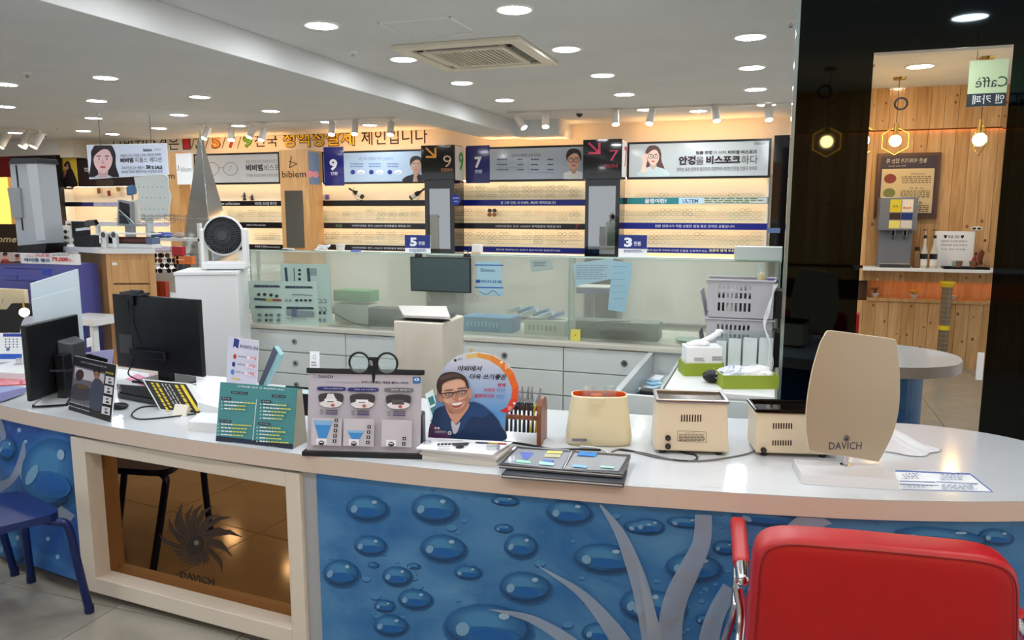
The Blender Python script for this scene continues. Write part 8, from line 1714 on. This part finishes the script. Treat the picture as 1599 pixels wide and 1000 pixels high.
for k, (px, c, lb) in enumerate([(1491, (206, 200, 190), 'left clear glass on the black tray'), (1498, (150, 112, 84), 'left brown cup with handle on the black tray'), (1519, (150, 112, 84), 'right brown cup on the black tray')]):
    p = PM(px, 408, YW + .21); p.z = zsh + .0125; t = thing('cup', lb, 'cup', p, 'cups on the black tray')
    MB().lathe([(.022, 0), (.03, .06), (.032, .062), (.027, .058), (.02, .006)], p, CLEAR if k == 0 else mat('cup_brown', c, .4), 18).build('cup_body', t)
    if k == 1: MB().tube(smooth_line([p + V((-.028, 0, .048)), p + V((-.048, 0, .04)), p + V((-.044, 0, .02)), p + V((-.026, 0, .016))], 4), .004, mat('cup_brown', c, .4), 6).build('handle', t)
p = PM(1541, 408, YW + .17); p.z = zsh + .0125
t = thing('cup_figure', 'carved wooden cup shaped ornament at the right end of the tray', 'ornament', p)
WO = mat('ornament_wood', (176, 136, 92), .5); MB().ball(p + V((.0, 0, .075)), .05, WO, 16, (.75, .35, 1.45)).build('front_oval', t); MB().ball(p + V((-.045, -.03, .095)), .05, mat('ornament_dark', (110, 66, 44), .5), 16, (.7, .3, 1.6)).build('rear_oval', t); MB().tube([p + V((-.045 + .034 * math.cos(k * .5), -.015, .095 + .075 * math.sin(k * .5))) for k in range(13)], .004, WO, 6).build('rim', t)
MB().ball(p + V((-.085, -.04, .06)), .04, mat('ornament_red', (150, 44, 40), .5), 12, (.8, .4, 1.2)).build('red_cup', t); MB().box(p.x - .1, p.y - .05, p.z + .11, p.x + .0, p.y - .045, p.z + .14, mat('ornament_red2', (120, 50, 44), .5)).build('red_band', t)
p = PM(1525, 357, YW + .14); t = thing('cat_card', 'white oval card with two black spots above the red cups', 'card', p); MB().ball(p, .05, OFFW, 16, (1, .12, .42)).build('oval', t); MB().ball(p + V((-.02, .004, 0)), .017, BLACK, 10, (1, .35, .6)).build('spot', t); MB().ball(p + V((.02, .004, 0)), .017, BLACK, 10, (1, .35, .6)).build('spot', t); MB().cyl(V((p.x, p.y - .01, zsh)), p - V((0, .01, 0)), .005, .005, WO, 6).build('post', t)
# niche pots
for k, (px, cf, lb) in enumerate([(1366, (130, 70, 90), 'white pot with purple heather in the lit niche'), (1427, (226, 180, 60), 'white bowl of yellow roses in the lit niche'), (1487, (226, 190, 90), 'white bowl hidden behind the clear cup tube')]):
    p = PM(px, 467, YW - .08); p.z = zn_bot; t = thing('flower_pot', lb, 'flower pot', p, 'small flower pots in the niche'); MB().lathe([(.02, 0), (.045, .04), (.048, .042), (.042, .04)], p, WHITE, 18).build('pot', t)
    if k < 2:
        for j in range(9 if k == 1 else 16):
            a_ = j * 2.4; rr = .012 + .035 * ((j * 37 % 10) / 10); c = p + V((rr * math.cos(a_), rr * math.sin(a_) * .7, .058 + .018 * ((j * 13) % 5) / 4 + (.02 if k == 0 else 0)))
            MB().cyl(p + Zv * .03, c, .0015, .0015, mat('stem_green', (60, 80, 40), .6), 4).ball(c, .014 if k == 1 else .007, mat('petal_%d' % k, cf, .5), 8, (1, 1, .8)).build('flower', t)
# clear cup dispenser tube with yellow rims
tp, bt_ = PM(1480, 440, YW + .22), PM(1470, 548, YW + .22); t = thing('cup_tube', 'tall clear tube of paper cups with yellow rims in front of the pine wall', 'cup dispenser', V((tp.x, tp.y, 0))); YEL = mat('tube_yellow', (226, 196, 30), .4); p = V((tp.x, tp.y, 0)); zt_ = tp.z
MB().cyl(p + Zv * .05, p + Zv * zt_, .045, .045, mat('tube_smoke', (120, 104, 84), .15), 20).build('tube', t)
MB().lathe([(.05, zt_ - .05), (.06, zt_ - .02), (.072, zt_), (.062, zt_ + .002)], p, YEL, 24).build('top_funnel', t); MB().cyl(p + Zv * (PM(1470, 515, tp.y).z), p + Zv * (PM(1470, 508, tp.y).z), .05, .05, YEL, 20).build('yellow_band', t); MB().cyl(p, p + Zv * .05, .06, .05, DGREY, 20).build('base', t)
for k in range(18): MB().cyl(p + Zv * (.1 + k * .045), p + Zv * (.104 + k * .045), .0465, .0465, mat('cup_rim', (150, 134, 110), .4), 18, False).build('cup_edge', t)
p = PY(1531, 573, MIR - .01); tag(MB().box(p.x - .012, MIR - .008, p.z - .06, p.x + .012, MIR - .001, p.z + .06, WHITE).build('edge_bracket', org=p, bevel=.001), 'small white bracket on the lower right edge of the tall mirror', 'bracket')
bpy.data.objects.remove(_TO); bpy.data.curves.remove(_TC)
